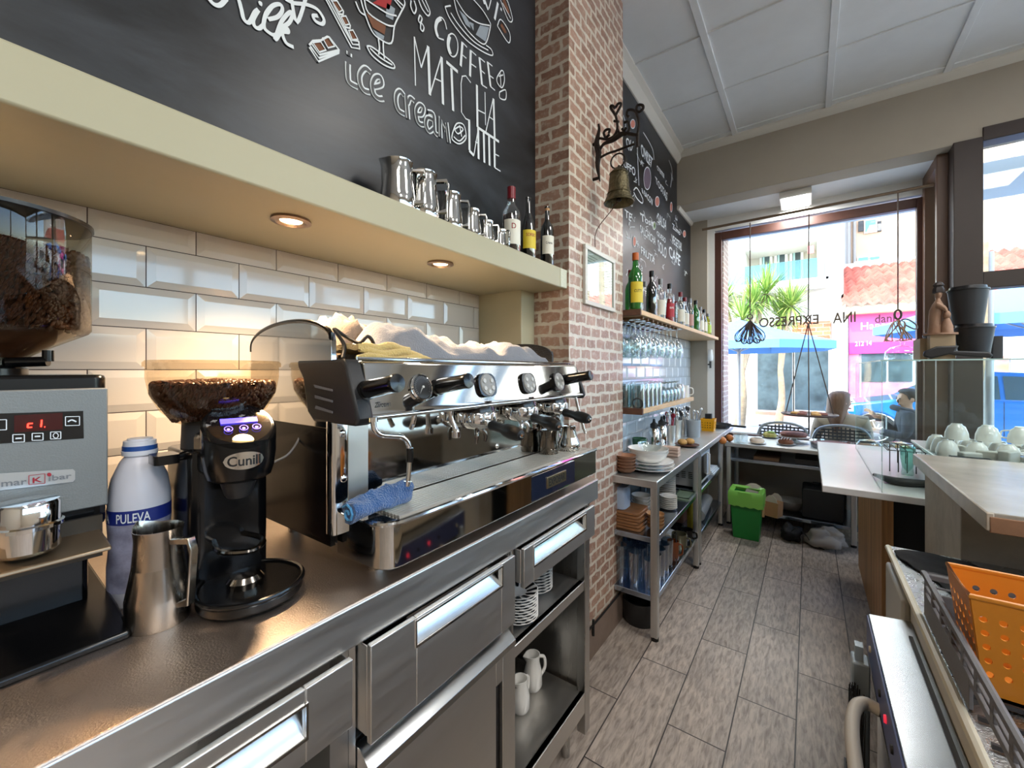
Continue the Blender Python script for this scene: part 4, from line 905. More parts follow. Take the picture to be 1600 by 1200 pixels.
# --- tall grey grinder at the left edge
t = thing('coffee_grinder', 'big grey and black grinder with red digital display and tall bean hopper', 'coffee grinder', (-1.05, .05, WZ))
GX, GY0, GY1 = -.952, -.06, .168
MB().rbox(-1.19, GX - .012, GY0, GY1, 1.20, 1.452, .018, axis='z').build('body', blackp, t, bev=.006)
pn = MB().box(GX - .014, GX, GY0 + .002, GY1 - .002, 1.235, 1.43).build('front_panel', pm('grey_hammered_panel', (128, 130, 128), .45, .3, bump=.1, bscale=400), t, bev=.002)
A_ = lambda x, y, dx=.0008: ax(x, y, GX + dx)
def poly(parent, name, mat, pts, dx=.0008, label=None): mb = MB().add([A_(*p, dx) for p in pts], [tuple(range(len(pts)))[::-1]]); return mb.build(name, mat, parent, smooth=0, label=label)
dp = poly(pn, 'display', pm('display_black', (20, 18, 18), .2), [(-60, 648), (130, 642), (131, 685), (-60, 697)])
dd = MB().add([A_(*p, .0013) for p in [(22, 649), (98, 645), (98, 671), (22, 676)]], [(3, 2, 1, 0)]); dd.build('display_window', pm('display_red', (60, 4, 4), .2), pn, smooth=0)
rd = MB()
for q in ([(43, 668), (50, 667.5)], [(43, 668), (43.6, 662)], [(43.6, 662), (51, 661.5)], [(64, 667), (64.6, 661)], [(64.6, 661), (65, 656)], [(69, 667), (70.6, 666.9)]): ribbon(rd, [A_(*p, .0018) for p in q], .0017, NX, 0)
rd.build('display_digits', pm('red_led', (255, 30, 24), .5, emit='ff2a1c', estr=5), pn, smooth=0)
bt = MB()
def frame_q(x0, y0, x1, y1):
    for a, b in (((x0, y0), (x1, y0 - .4)), ((x1, y0 - .4), (x1, y1 - .6)), ((x1, y1 - .6), (x0, y1)), ((x0, y1), (x0, y0))): ribbon(bt, [A_(*a, .0018), A_(*b, .0018)], .0011, NX, 0)
frame_q(102, 651, 124, 665); frame_q(50, 677, 67, 688); frame_q(79, 675, 95, 686); frame_q(20, 679, 38, 691); frame_q(-10, 656, 10, 672)
ribbon(bt, [A_(54, 682, .0018), A_(63, 681.6, .0018)], .0022, NX, 0); ribbon(bt, [A_(24, 685, .0018), A_(34, 684.6, .0018)], .0022, NX, 0); ribbon(bt, [A_(87 + 4 * cos(a), 680.5 + 4 * sin(a), .0018) for a in [k * pi / 4 for k in range(8)]], .001, NX, 2, True); ribbon(bt, [A_(106, 659, .0018), A_(112, 656, .0018), A_(119, 659, .0018)], .002, NX, 3)
bt.build('button_symbols', chalkw, pn, smooth=0)
bg_ = poly(pn, 'badge', pm('badge_silver', (188, 188, 186), .3, .5), [(-40, 742), (114, 733), (117.5, 736), (117.5, 749), (114, 753), (-40, 771)], .002)
tt = MB(); text(tt, 'mar', A_(2, 761, .003), A_(42, 757, .003), A_(42, 750, .003), A_(2, 753.5, .003)); text(tt, 'ibar', A_(76, 752, .003), A_(112, 747, .003), A_(112, 739, .003), A_(76, 743, .003)); tt.build('badge_lettering', greyp, pn, smooth=0)
tt = MB(); text(tt, 'K', A_(51, 755, .0034), A_(66, 753, .0034), A_(66, 744.5, .0034), A_(51, 746.5, .0034))
for a, b in (((45, 757), (70, 755)), ((70, 755), (70, 740)), ((70, 740), (45, 743)), ((45, 743), (45, 757))): ribbon(tt, [A_(*a, .0032), A_(*b, .0032)], .0008, NX, 0)
tt.add([A_(77 + 3.6 * cos(a), 741.5 + 3 * sin(a), .0034) for a in [k * pi / 5 for k in range(10)]], [tuple(range(10))[::-1]])
tt.build('badge_letter', pm('badge_red', (160, 20, 40), .5), pn, smooth=0)
# lower body, fork, chute and base
MB().box(-1.18, GX - .03, GY0 + .02, GY1 - .02, 1.07, 1.24).build('lower_body', blackp, t, bev=.008)
MB().prism([(-1.2, WZ), (-.852, WZ), (-.852, WZ + .012), (-.93, 1.075), (-1.2, 1.085)], GY0 - .02, GY1 + .006, 'y').build('base', blackp, t, bev=.004)
MB().lathe([(.0001, .038), (.031, .038), (.033, .034), (.033, .008), (.036, .006), (.036, .001), (.033, 0), (.032, -.03), (.026, -.036), (.0001, -.036)], (-.905, .075, 1.235), 36).build('doser_cup', chrome, t)
MB().prism([(-.95, 1.2), (-.87, 1.19), (-.868, 1.184), (-.95, 1.178)], GY0 + .03, GY1 - .012, 'y').build('fork', pm('fork_bronze', (140, 120, 96), .3, .8), t, bev=.002)
MB().box(-.952, -.944, GY0 + .0, GY1 - .01, 1.155, 1.222).build('label_strip', pm('dark_bronze', (66, 58, 48), .4, .5), t)
# hopper
HX, HY, HR = -1.065, .045, .118
zt0, zt1 = 1.525, 1.705
hp = MB().lathe([(.035, 1.452), (.037, 1.475), (.06, 1.492), (HR - .004, zt0 - .002), (HR, zt0 + .004), (HR, zt1)], (HX, HY, 0), 48).build('hopper', smoke, t)
MB().lathe([(HR - .003, zt1 - .001), (HR + .003, zt1), (HR + .003, zt1 + .006), (HR - .004, zt1 + .008), (.0001, zt1 + .009)], (HX, HY, 0), 48).build('lid', pm('lid_black', (26, 24, 22), .3), hp)
MB().lathe([(.044, 1.448), (.044, 1.462), (.036, 1.468), (.036, 1.48)], (HX, HY, 0), 32).cyl((HX + .03, HY + .02, 1.472), (HX + .055, HY + .06, 1.474), .008, n=12).cyl((HX + .055, HY + .06, 1.474), (HX + .055, HY + .06, 1.492), .007, n=10).build('hopper_collar', blackp, t)
ri = lambda z: (HR - .006) if z > zt0 + .004 else .034 + (HR - .04) * (z - 1.475) / (zt0 - 1.471)
beans(hp, 'coffee_beans', HX, HY, lambda r: 1.665 - .1 * r, HR - .01, 6200, beanm, [(.0001, 1.46), (.03, 1.462), (.033, 1.478), (HR - .013, zt0), (HR - .011, 1.64), (HR - .02, 1.658), (.0001, 1.662)], (.82, zt0, 1.655, ri))
# --- black grinder with the glowing top
t = thing('coffee_grinder', 'small black on demand grinder with glowing round display and bowl of beans', 'coffee grinder', (-.9, .33, WZ))
mb = MB()
n = 40; P = [(-.825 + .1 * cos(a) * (1 if cos(a) < 0 else .8), .335 + .083 * sin(a)) for a in [2 * pi * k / n for k in range(n)]]
mb.prism(P, WZ + .004, WZ + .026, 'z'); ba = mb.build('base_tray', blackp, t, bev=.006)
MB().tube([(x, y, WZ + .027) for x, y in P], .004, 8, closed=True).build('tray_rim', blackp, ba)
MB().rbox(-1.04, -.90, .262, .40, WZ + .005, 1.31, .025).build('tower', blackp, t, bev=.004)
MB().lathe([(.0001, 1.31), (.058, 1.31), (.056, 1.365), (.0001, 1.365)], (-.975, .33, 0), 32).build('burr_collar', darkgrey, t)
# head: horizontal drum with an oblique glass top
hc = Vector((-.845, .322, 0)); mb = MB(); nr = 32; rows = []
def hr_(z): return .052 if z < 1.30 else .056
zs = [1.262, 1.268, 1.285, 1.31, 1.335]
for z in zs:
    rr = {1.262: .040, 1.268: .050, 1.285: .055, 1.31: .058, 1.335: .058}[z]
    rows.append([hc + Vector((rr * cos(a), rr * sin(a), z)) for a in [2 * pi * k / nr for k in range(nr)]])
nx_ = Vector((.5, -.1, .86)).normalized(); cc = hc + Vector((0, 0, 1.358))
def onplane(x, y, lift=0): return Vector((x, y, cc.z - (nx_.x * (x - cc.x) + nx_.y * (y - cc.y)) / nx_.z + lift))
for rr in (.058, .0545): rows.append([onplane(hc.x + rr * cos(a), hc.y + rr * sin(a), .0 if rr > .056 else .004) for a in [2 * pi * k / nr for k in range(nr)]])
vs = [p for r_ in rows for p in r_]; fs = [tuple(range(nr))[::-1]] + [(i * nr + k, i * nr + (k + 1) % nr, (i + 1) * nr + (k + 1) % nr, (i + 1) * nr + k) for i in range(len(rows) - 1) for k in range(nr)] + [tuple((len(rows) - 1) * nr + k for k in range(nr))]
hd = mb.add(vs, fs).build('head', blackp, t)
MB().box(-.93, -.86, .275, .37, 1.27, 1.345).build('head_neck', blackp, t, bev=.01)
MB().add([onplane(hc.x + .05 * cos(a), hc.y + .05 * sin(a), .0046) for a in [2 * pi * k / nr for k in range(nr)]], [tuple(range(nr))]).build('display_glass', pm('display_gloss', (20, 16, 18), .05, coat=1), hd, smooth=0)
def onscr(px, py, lift=.006):      # a point of the sloping display found along the view of the photo
    d = Vector(ray(px, py)); o_ = Vector((0, 0, H)); q = cc + nx_ * lift; return o_ + d * ((q - o_).dot(nx_) / d.dot(nx_))
blu = pm('blue_led', (90, 80, 230), .5, emit='5a4cff', estr=2.2)
mb = MB().add([onscr(343, 655), onscr(401, 651), onscr(403, 658), onscr(345, 663)], [(0, 1, 2, 3)][::1])
for c in ((357, 671), (381, 669), (401, 667)):
    for q in range(1): ribbon(mb, [onscr(c[0] + 6.5 * cos(a), c[1] + 4 * sin(a)) for a in [2 * pi * k / 12 for k in range(12)]], .0014, nx_, 0, True)
    mb.add([onscr(c[0] + 3 * cos(a), c[1] + 2 * sin(a)) for a in [2 * pi * k / 6 for k in range(6)]], [tuple(range(6))])
mb.build('display_light', blu, hd, smooth=0)
mb = MB().add([onscr(380 + 17 * cos(a), 687 + (9 if sin(a) < 0 else 2) * sin(a)) for a in [2 * pi * k / 20 for k in range(20)]], [tuple(range(20))]).build('lamp_button', pm('warm_button', (255, 214, 140), .5, emit='ffd890', estr=4), hd, smooth=0)
# brand oval on the drum, bent round it
bl = MB(); a_c = R(-14)
def ond(u, v, r=.0588): a = a_c + u; return Vector((hc.x + r * cos(a), hc.y + r * sin(a), 1.304 + v))
bl.add([ond(.52 * cos(a), .0145 * sin(a)) for a in [2 * pi * k / 28 for k in range(28)]], [tuple(range(28))])
vs2 = []
mb = MB().sheet(lambda u, v: ond((u - .5) * 1.06, (v - .5) * .03 * math.sqrt(max(0, 1 - (2 * u - 1) ** 2)), .0592), 20, 2); ov = mb.build('badge', pm('badge_chrome', (215, 212, 208), .15, 1), hd)
tt = MB(); vs, fs = glyphs('Cunill'); tt.add([ond((u - .5) * .84, (v - .5) * .017, .0602) for u, v in vs], fs); tt.build('badge_lettering', black, hd, smooth=0)
MB().lathe([(.0001, 1.262), (.03, 1.262), (.022, 1.235), (.018, 1.228), (.0001, 1.228)], (hc.x - .005, hc.y, 0), 24).build('outlet', blackm, t)
MB().tube([(-.9, .30, 1.14), (-.84, .29, 1.14), (-.8, .325, 1.14), (-.84, .36, 1.14), (-.9, .35, 1.14)], .005, 8, smooth=4).build('fork', darkchrome, t)
MB().lathe([(.0001, 0), (.028, 0), (.03, .012), (.024, .02), (.0001, .022)], (-.83, .325, WZ + .026), 28).build('tamper_disc', darkchrome, t)
MB().cyl((-.93, .24, 1.30), (-.93, .275, 1.305), .008, n=10).rbox(-.945, -.90, .215, .25, 1.296, 1.312, .006).build('adjusting_lever', blackp, t)
hx, hy = -.975, .33
hp = MB().lathe([(.05, 1.352), (.068, 1.36), (.089, 1.382), (.104, 1.412), (.110, 1.445), (.110, 1.466), (.114, 1.466), (.114, 1.474), (.11, 1.478)], (hx, hy, 0), 48).build('hopper', gm, t)
rb_ = lambda z: .058 + (z - 1.36) * .72
beans(hp, 'coffee_beans', hx, hy, lambda r: 1.437 - .05 * r, .098, 3400, beanm, [(.0001, 1.356), (.048, 1.358), (.074, 1.372), (.09, 1.396), (.098, 1.424), (.088, 1.434), (.0001, 1.436)], (.5, 1.365, 1.432, lambda z: min(.1, .066 + (z - 1.36) * .62)))
# ---- milk bottle and the jug in front
t = thing('milk_bottle', 'white plastic milk bottle with blue band behind the steel jug', 'bottle', (-.99, .215, WZ), local=True)
mb_ = MB().lathe([(.0001, 0), (.038, 0), (.043, .006), (.044, .07), (.041, .1), (.044, .14), (.044, .19), (.039, .222), (.028, .25), (.02, .262), (.0195, .268)], n=36); mb_.build('body', pm('bottle_white', (214, 212, 218), .35), t)
MB().lathe([(.025, .262), (.0255, .27), (.0215, .271), (.0215, .274), (.0235, .275), (.0235, .28), (.021, .281)], n=30).build('neck_ring', pm('ring_white', (226, 228, 234), .35), t)
MB().lathe([(.0245, .2705), (.0245, .2785), (.022, .279)], n=30).build('blue_ring', pm('ring_blue', (40, 80, 150), .4), t)
MB().lathe([(.0235, .279), (.023, .287), (.018, .288), (.018, .291), (.0001, .291)], n=30).build('cap', pm('cap_white', (222, 222, 228), .35), t)
lb = MB().lathe([(.0446, .147), (.0446, .171)], n=36).build('label_band', pm('band_navy', (30, 44, 120), .4), t)
lb2 = MB().lathe([(.0418, .1), (.0445, .147)], n=36).lathe([(.0446, .03), (.0446, .07), (.0418, .1)], n=36).build('label_photo', pm('label_grey_blue', (150, 150, 172), .5, noise=.4, nscale=30), t)
for a0 in (R(-26), R(-105)):
    tt = MB(); vs, fs = glyphs('PULEVA'); tt.add([(.0452 * cos(a0 + u * 1.05 - .5), .0452 * sin(a0 + u * 1.05 - .5), .1505 + .016 * v) for u, v in vs], fs); tt.build('label_lettering', white, t, smooth=0)
o = steel_jug('milk_jug', 'steel frothing jug with a square handle standing alone on the worktop', (-.873, .213, WZ), .155, .043, R(0), m=steelm('dull_jug_steel', (176, 168, 158), .2, (1, 1, .1), 60), taper=.74)
o.rotation_euler = (0, 0, R(-155))
# ================================================================== ON THE BRICK PILLAR
iron = pm('wrought_iron', (34, 26, 22), .45, .6, bump=.3, bscale=80)
bronze = pm('old_bronze', (92, 84, 62), .45, .8, noise=.4, nscale=40, bump=.6, bscale=60)
BYp = 1.97
def bq(x, y): return ay(900 + .15 * x, 120 + .15 * y, BYp)
t = thing('bell_bracket', 'ornate black wrought iron bell bracket screwed to the brick pillar', 'bracket', (CXF, BYp, 2.4))
mb = MB().tube([bq(*p) for p in [(235, 495), (240, 560), (215, 690), (235, 800), (225, 930), (250, 1090)]], [.006, .008, .014, .016, .012, .003], 8, smooth=4)
for z in (2.44, 2.62): mb.cyl((CXF - .004, BYp, z), (bq(232, 700).x, BYp, z), .008, n=10)
mb.build('wall_plate', iron, t)
mb = MB().tube([bq(*p) for p in [(250, 760), (290, 700), (380, 660), (450, 610), (520, 590), (640, 610)]], [.006, .008, .012, .014, .009, .008], 8, smooth=5)
mb.tube([bq(*p) for p in [(255, 840), (330, 800), (420, 770), (500, 740), (610, 700)]], .006, 8, smooth=5).tube([bq(640, 590), bq(640, 730)], .008, 8).build('arm', iron, t)
mb = MB()
for q in ([(350, 600), (310, 630), (290, 590), (310, 555), (350, 550), (340, 590)], [(250, 640), (330, 650), (395, 615), (430, 540), (425, 460), (412, 395)], [(412, 400), (360, 320), (380, 300), (405, 330)], [(412, 400), (470, 290), (440, 280), (412, 320)],
          [(430, 540), (455, 590), (520, 600), (555, 540), (540, 470), (500, 480)], [(395, 460), (445, 470)], [(560, 420), (530, 400), (540, 350), (590, 345), (625, 370)], [(625, 370), (640, 300), (690, 295), (700, 330), (660, 365), (625, 345)], [(625, 370), (650, 440), (655, 520), (640, 600)], [(480, 540), (500, 560), (525, 530)]):
    mb.tube([bq(*p) for p in q], .0065, 8, smooth=5)
mb.build('scroll', iron, t)
bc = ay(967, 262, BYp); bc.y = BYp
t = thing('bell', 'old bronze bell hanging from the iron bracket on the brick pillar', 'bell', bc)
MB().lathe([(.0001, .0), (.022, -.004), (.042, -.025), (.048, -.06), (.05, -.1), (.056, -.135), (.068, -.16), (.074, -.172), (.072, -.176), (.06, -.16), (.05, -.135), (.044, -.1), (.0001, -.012)], bc, 36).build('body', bronze, t)
for h_, r_ in ((-.028, .044), (-.13, .056), (-.158, .068)): pass
MB().torus(bc + Vector((0, 0, -.128)), .0555, .003).torus(bc + Vector((0, 0, -.03)), .0445, .0025).build('moulding', bronze, t)
MB().torus(bc + Vector((-.006, 0, .035)), .036, .004, (0, 1, 0)).cyl(bc, bc + Vector((0, 0, .01)), .006).build('ring', iron, t)
MB().cyl(bc + Vector((0, 0, -.02)), bc + Vector((0, 0, -.15)), .003, n=8).ball(bc + Vector((0, 0, -.158)), .012).build('clapper', iron, t)
MB().tube([bc + Vector((0, 0, -.16)), bc + Vector((-.035, .0, -.2)), ax(932, 360, -.885), ax(930, 386, -.89)], .0022, 6, smooth=3).build('pull_cord', pm('cord_brown', (90, 60, 50), .8), t)
t = thing('picture_frame', 'white framed certificate under glass hung on the brick pillar', 'frame', (CXF, 2.04, 1.78))
y0, y1, z0, z1 = 1.85, 2.235, 1.785, 2.08
fr = MB().box(CXF, CXF + .016, y0, y1, z0, z0 + .022).box(CXF, CXF + .016, y0, y1, z1 - .022, z1).box(CXF, CXF + .016, y0, y0 + .024, z0 + .022, z1 - .022).box(CXF, CXF + .016, y1 - .024, y1, z0 + .022, z1 - .022)
fr.build('frame', pm('frame_silver_white', (206, 204, 196), .35), t, bev=.002)
MB().box(CXF, CXF + .004, y0 + .02, y1 - .02, z0 + .02, z1 - .02).build('certificate', pm('paper', (226, 232, 226), .6), t)
ln_ = MB()
for k in range(16):
    z = z1 - .045 - k * .014; a = y0 + .04; b_ = y0 + .04 + .13 * (.5 + .5 * abs(nn(k, 1.7, 3.3)) + .2); ln_.box(CXF + .0042, CXF + .0046, a, b_, z, z + .0035)
    if k % 3 == 0: ln_.box(CXF + .0042, CXF + .0046, y1 - .15, y1 - .05, z, z + .003)
ln_.build('print', pm('print_grey', (120, 132, 126), .7), t)
MB().box(CXF + .008, CXF + .0095, y0 + .02, y1 - .02, z0 + .02, z1 - .02).build('glass', glassm('frame_glass', (248, 252, 250), .12), t)
# ================================================================== SHELVES BEYOND THE PILLAR
USZ = 1.815
t = thing('bottle_shelf', 'long pale pine shelf on the chalkboard wall full of liquor bottles', 'shelf', (-.95, 3.6, 1.785))
MB().box(WX + .006, -.80, C1 + .002, YW - .004, 1.785, USZ).build('board', pinew, t, bev=.003)
mb = MB()
for k in range(9): y = 2.5 + k * .1; mb.box(WX + .01, -.82, y, y + .022, 1.768, 1.785)
mb.build('glass_rail', pm('dark_pine', (138, 106, 76), .6), t)
MB().box(WX + .008, -.797, C1 + .001, C1 + .02, 1.782, USZ + .002).build('end_grain', pm('end_grain_brown', (92, 60, 42), .7, noise=.2, nscale=60), t)
green = glassm('green_glass', (70, 190, 80), .14, body=.35, bodycol=(40, 150, 50)); dkgreen = glassm('dark_green_glass', (30, 80, 40), .14, body=.5, bodycol=(14, 70, 30))
orange = pm('orange_cap', (196, 96, 28), .4); greenliq = glassm('green_liquid', (110, 200, 90), .03, body=.4, bodycol=(80, 180, 70))
blacklab = pm('label_black', (24, 24, 26), .5); redlab = pm('label_crimson', (176, 30, 44), .5); greycap = pm('grey_cap', (130, 132, 134), .4, .3)
BG = None
def bs(px, X, h, r, gm_, liq, cap, lab, style, label, **kw):
    p = ax(px, 480, X); bottle('liquor_bottle', label, (X, p.y, USZ), h, r, gm_, liq, cap, .45, lab, (.15, .5), style, rz=R(-45), **kw)
bs(993, -.865, .36, .043, green, greenliq, orange, laby, 'whisky', 'big green bottle with yellow oval label and orange cap, first on the pine shelf', txt=('CUTTY', .32, .37, 35), txtm=black)
bs(985, -1.0, .33, .035, green, None, redcap, None, 'wine', 'green glass bottle standing behind the big green bottle')
bs(1018, -.875, .32, .036, darkglass, None, blackp, None, 'wine', 'tall black bottle right of the big green bottle')
bs(1008, -.99, .30, .034, glass, None, greycap, None, 'tall', 'clear bottle with grey cap behind the tall black bottle')
bs(1032, -.885, .31, .036, glass, None, greycap, labw, 'square', 'clear bottle with grey cap and white label on the pine shelf')
bs(1025, -1.0, .29, .034, darkglass, None, blackp, labw, 'wine', 'dark bottle at the back between black and clear bottles')
bs(1046, -.865, .30, .036, glass, redliq, blackp, redlab, 'square', 'clear bottle with crimson label and black cap on the pine shelf', txt=('BAS', .36, .41, 25), txtm=white)
bs(1040, -1.0, .30, .034, glass, None, blackp, labw, 'tall', 'slim clear bottle behind the crimson labelled one')
bs(1056, -.99, .27, .034, dkgreen, None, redcap, None, 'wine', 'dark green bottle in the back row of the pine shelf')
bs(1063, -.87, .29, .036, glass, None, redcap, labw, 'square', 'clear bottle with burgundy cap and white label on the pine shelf')
bs(1070, -.885, .28, .035, glass, None, redcap, labw, 'tall', 'second clear bottle with burgundy cap, beside the first')
bs(1078, -.875, .29, .032, glass, None, greycap, pm('label_pink', (196, 150, 140), .5), 'whisky', 'clear bottle with pinkish label in the right half of the pine shelf')
bs(1087, -.87, .30, .037, green, greenliq, blackp, None, 'wine', 'bright green bottle with black cap near the right end of the pine shelf')
bs(1094, -.88, .27, .034, glass, None, greycap, labw, 'square', 'clear bottle beside the bright green one')
bs(1100, -.87, .26, .032, glass, None, blackp, labw, 'tall', 'slim clear bottle third from the window end of the shelf')
bs(1106, -.87, .24, .034, glassm('yellow_glass', (220, 226, 120), .12), None, greycap, pm('label_lime', (170, 196, 80), .5), 'wine', 'yellowish bottle with lime label near the window end of the shelf')
def glassware(name, label, prof, loc, cat='glass', group=None, flip=False, m=None, n=16, handle=None):
    t = thing(name, label, cat, loc, group, 0, local=True); mb = MB().lathe(prof, n=n)
    if handle: mb.tube(handle, .005, 6, smooth=3)
    mb.build('bowl', m or glass, t); return t
gob = [(.0001, 0), (.034, 0), (.034, -.003), (.008, -.006), (.0045, -.012), (.004, -.08), (.012, -.09), (.034, -.11), (.042, -.14), (.040, -.175), (.034, -.205), (.032, -.205), (.038, -.175), (.040, -.14), (.03, -.112), (.0001, -.095)]
G = 'wine glasses hanging upside down from the rails of the pine shelf'
LB = 'clear wine glass hanging upside down in the rows under the pine shelf'
g0 = None
for k in range(9):
    for x in (-.855, -.955, -1.045):
        y = 2.46 + k * .1
        if g0 is None: g0 = glassware('wine_glass', LB, gob, (x, y, 1.764), group=G)
        else: copy_tree(g0, None, (x, y, 1.764), label=LB, group=G, scale=(1, 1, 1.06 if k % 2 else .95))
copy_tree(g0, None, (-.845, 3.395, 1.78), label='tallest stemmed glass hanging at the window end of the glass rails', group=None, scale=(1.15, 1.15, 1.12)).__setitem__('group', G)
t = thing('glass_shelf', 'short pine shelf below the bottle shelf holding upturned tumblers', 'shelf', (-.95, 3.0, 1.2))
MB().box(WX + .008, -.79, C1 + .002, 3.73, 1.2, 1.231).build('board', pinew, t, bev=.003)
MB().box(WX + .009, -.787, C1 + .001, C1 + .025, 1.197, 1.233).build('end_grain', pm('end_grain_brown'), t) if False else MB().box(WX + .009, -.787, C1 + .001, C1 + .025, 1.197, 1.233).build('end_grain', MATS['end_grain_brown'], t)
tumb = [(.038, 0), (.036, .06), (.034, .14), (.033, .145), (.0001, .146), (.0001, .138), (.031, .136), (.034, .06), (.036, 0)]
short = [(.043, 0), (.043, .04), (.038, .075), (.02, .088), (.0001, .09), (.0001, .084), (.018, .082), (.036, .07), (.041, .04), (.041, 0)]
stem = [(.036, 0), (.042, .045), (.034, .085), (.008, .1), (.006, .13), (.03, .14), (.032, .145), (.0001, .146), (.0001, .14), (.004, .13)]
G1, L1 = 'tall tumblers upside down on the glass shelf', 'tall clear tumbler standing upside down at the pillar end of the glass shelf'
G2, L2 = 'stemmed beer glasses upside down on the glass shelf', 'stemmed glass standing upside down in the middle of the glass shelf'
a = b = None
for k in range(5):
    for x in (-.83, -.92, -1.01):
        y = 2.46 + k * .088
        a = glassware('tumbler', L1, tumb, (x, y, 1.231), group=G1, m=glassm('tumbler_glass', (226, 236, 238), .2)) if a is None else copy_tree(a, None, (x, y, 1.231)) and a
for k in range(5):
    for x in (-.84, -.94, -1.04):
        y = 2.93 + k * .1
        b = glassware('beer_glass', L2, stem, (x, y, 1.231), group=G2, m=MATS['tumbler_glass']) if b is None else copy_tree(b, None, (x, y, 1.231)) and b
jr = [(.045, 0), (.05, .06), (.042, .1), (.034, .115), (.0001, .12)]
glassware('glass_mug', 'frosted glass mug upside down at the far end of the glass shelf', jr, (-.85, 3.47, 1.231), 'mug', m=glassm('frosted', (220, 226, 230), .3, .2, .35, (210, 214, 216)), n=24)
glassware('glass_mug', 'white mug with a round handle at the window end of the glass shelf', [(.042, 0), (.04, .1), (.036, .1), (.0001, .1)], (-.85, 3.64, 1.231), 'mug', m=ceram, n=24, handle=[(.038, .012, .08), (.065, .02, .075), (.068, .02, .03), (.038, .012, .02)])
tag(MB().torus((-.825, 2.425, 1.262), .03, .0045, (0, 1, .2)).box(-.85, -.80, 2.418, 2.43, 1.231, 1.2345).build('dial_ring', darkgrey, loc=(-.825, 2.42, 1.231)), 'small dark metal ring standing on the corner of the glass shelf', 'ring')
# lamp on the reveal beside the window
t = thing('wall_lamp', 'small white wall lamp on the reveal left of the street window', 'lamp', (-.9, 4.93, 1.5))
MB().lathe([(.0001, 1.55), (.022, 1.56), (.028, 1.6), (.02, 1.68), (.0001, 1.69)], (-.875, 4.93, 0), 20).build('bulb', pm('lamp_white', (230, 236, 240), .3), t); MB().cyl((-.875, 4.93, 1.48), (-.875, 4.93, 1.555), .011, n=12).cyl((-.875, 4.93, 1.52), (-.905, 4.98, 1.52), .008, n=10).build('arm', darkgrey, t)
# ================================================================== STEEL WORKBENCHES ALONG THE LEFT WALL
BF, BZ = -.655, .865
def bench(label, x0, x1, y0, y1, z, shelves, legs, lip=.042, name='workbench', G='steel workbenches'):
    t = thing(name, label, 'workbench', ((x0 + x1) / 2, (y0 + y1) / 2, 0), G)
    MB().box(x0, x1, y0, y1, z - lip, z).build('top', benchsteel, t, bev=.004)
    for i, s in enumerate(shelves): MB().box(x0 + .02, x1 - .012, y0 + .02, y1 - .02, s - .03, s).build('shelf', pm('blue_steel', (168, 182, 200), .2, 1, noise=.06, nscale=6), t, bev=.003)
    for x, y in legs:
        MB().rbox(x - .019, x + .019, y - .019, y + .019, .02, z - lip, .004).build('leg', benchsteel, t); MB().box(x - .021, x + .021, y - .021, y + .021, 0, .022).build('foot', black, t) if False else None
        ft = MB().cyl((x, y, 0), (x, y, .022), .02, n=14).build('foot', black, t)
    return t
bench('steel workbench beside the brick pillar loaded with bowls and glasses', WX + .004, BF, 2.236, 3.30, BZ, (.55, .235), [(-.676, 2.262), (-.676, 3.268), (-1.06, 2.262), (-1.06, 3.268)])
bench('steel workbench with a white microwave on its shelf, near the window', WX + .004, BF, 3.31, 4.60 - .26, BZ, (.545, .225), [(-.676, 3.34), (-.676, 4.30), (-1.06, 3.34), (-1.06, 4.30)])
MB_ = MB().box(WX + .004, BF, 4.345, YW - .004, BZ - .04, BZ); tag(MB_.build('worktop', benchsteel, bev=.004, loc=(-.87, 4.6, BZ)), 'short steel top filling the corner between bench and street window', 'worktop')
def dish(name, label, loc, prof, m=ceram, cat='plate', group=None, n=32, part='dish'):
    t = thing(name, label, cat, loc, group, 0, local=True); MB().lathe(prof, n=n).build(part, m, t); return t
def plate_prof(r, h=.02): return [(.0001, .003), (r * .6, 0), (r * .62, .002), (r, h), (r, h + .003), (r * .62, .007), (.0001, .008)]
def bowl_prof(r, h): return [(.0001, .002), (r * .5, 0), (r * .55, .002), (r * .85, h * .45), (r, h), (r * .97, h), (r * .8, h * .48), (r * .45, .008), (.0001, .008)]
cx, cyb = -.775, 2.49
G = 'large white plates piled on the bench'
pl = dish('dinner_plate', 'large white plate, lowest in the pile on the bench by the pillar', (cx, cyb, BZ), plate_prof(.14, .018), group=G)
for k, (r, lb) in enumerate([(1, 'large white plate in the middle of the pile on the bench'), (.97, 'large white plate directly under the big white bowls')]): copy_tree(pl, None, (cx, cyb, BZ + .019 * (k + 1)), label=lb, scale=r)
bw = dish('serving_bowl', 'lower of two big white bowls stacked on the plates', (cx - .01, cyb, BZ + .048), bowl_prof(.118, .062), cat='bowl')
copy_tree(bw, None, (cx - .01, cyb, BZ + .066), label='upper of two big white bowls with a glass bowl inside')
dish('glass_bowl', 'small cut glass bowl sitting inside the big white bowl', (cx, cyb, BZ + .082), [(.0001, .002), (.03, 0), (.034, .02), (.066, .05), (.07, .075), (.066, .075), (.06, .052), (.028, .022), (.0001, .01)], glass, 'bowl', n=20)
tb = dish('clay_bowl', 'brown clay bowl, lowest of the pile cut off by the pillar', (-.865, 2.335, BZ), bowl_prof(.058, .03), pm('clay', (156, 112, 84), .7), 'bowl', 'brown clay bowls piled beside the pillar')
for k in range(4): copy_tree(tb, None, (-.865, 2.335, BZ + .018 * (k + 1)), label=['brown clay bowl, second from the bottom of the pile', 'brown clay bowl in the middle of the pile', 'brown clay bowl, second from the top of the pile', 'topmost brown clay bowl of the pile beside the pillar'][k])
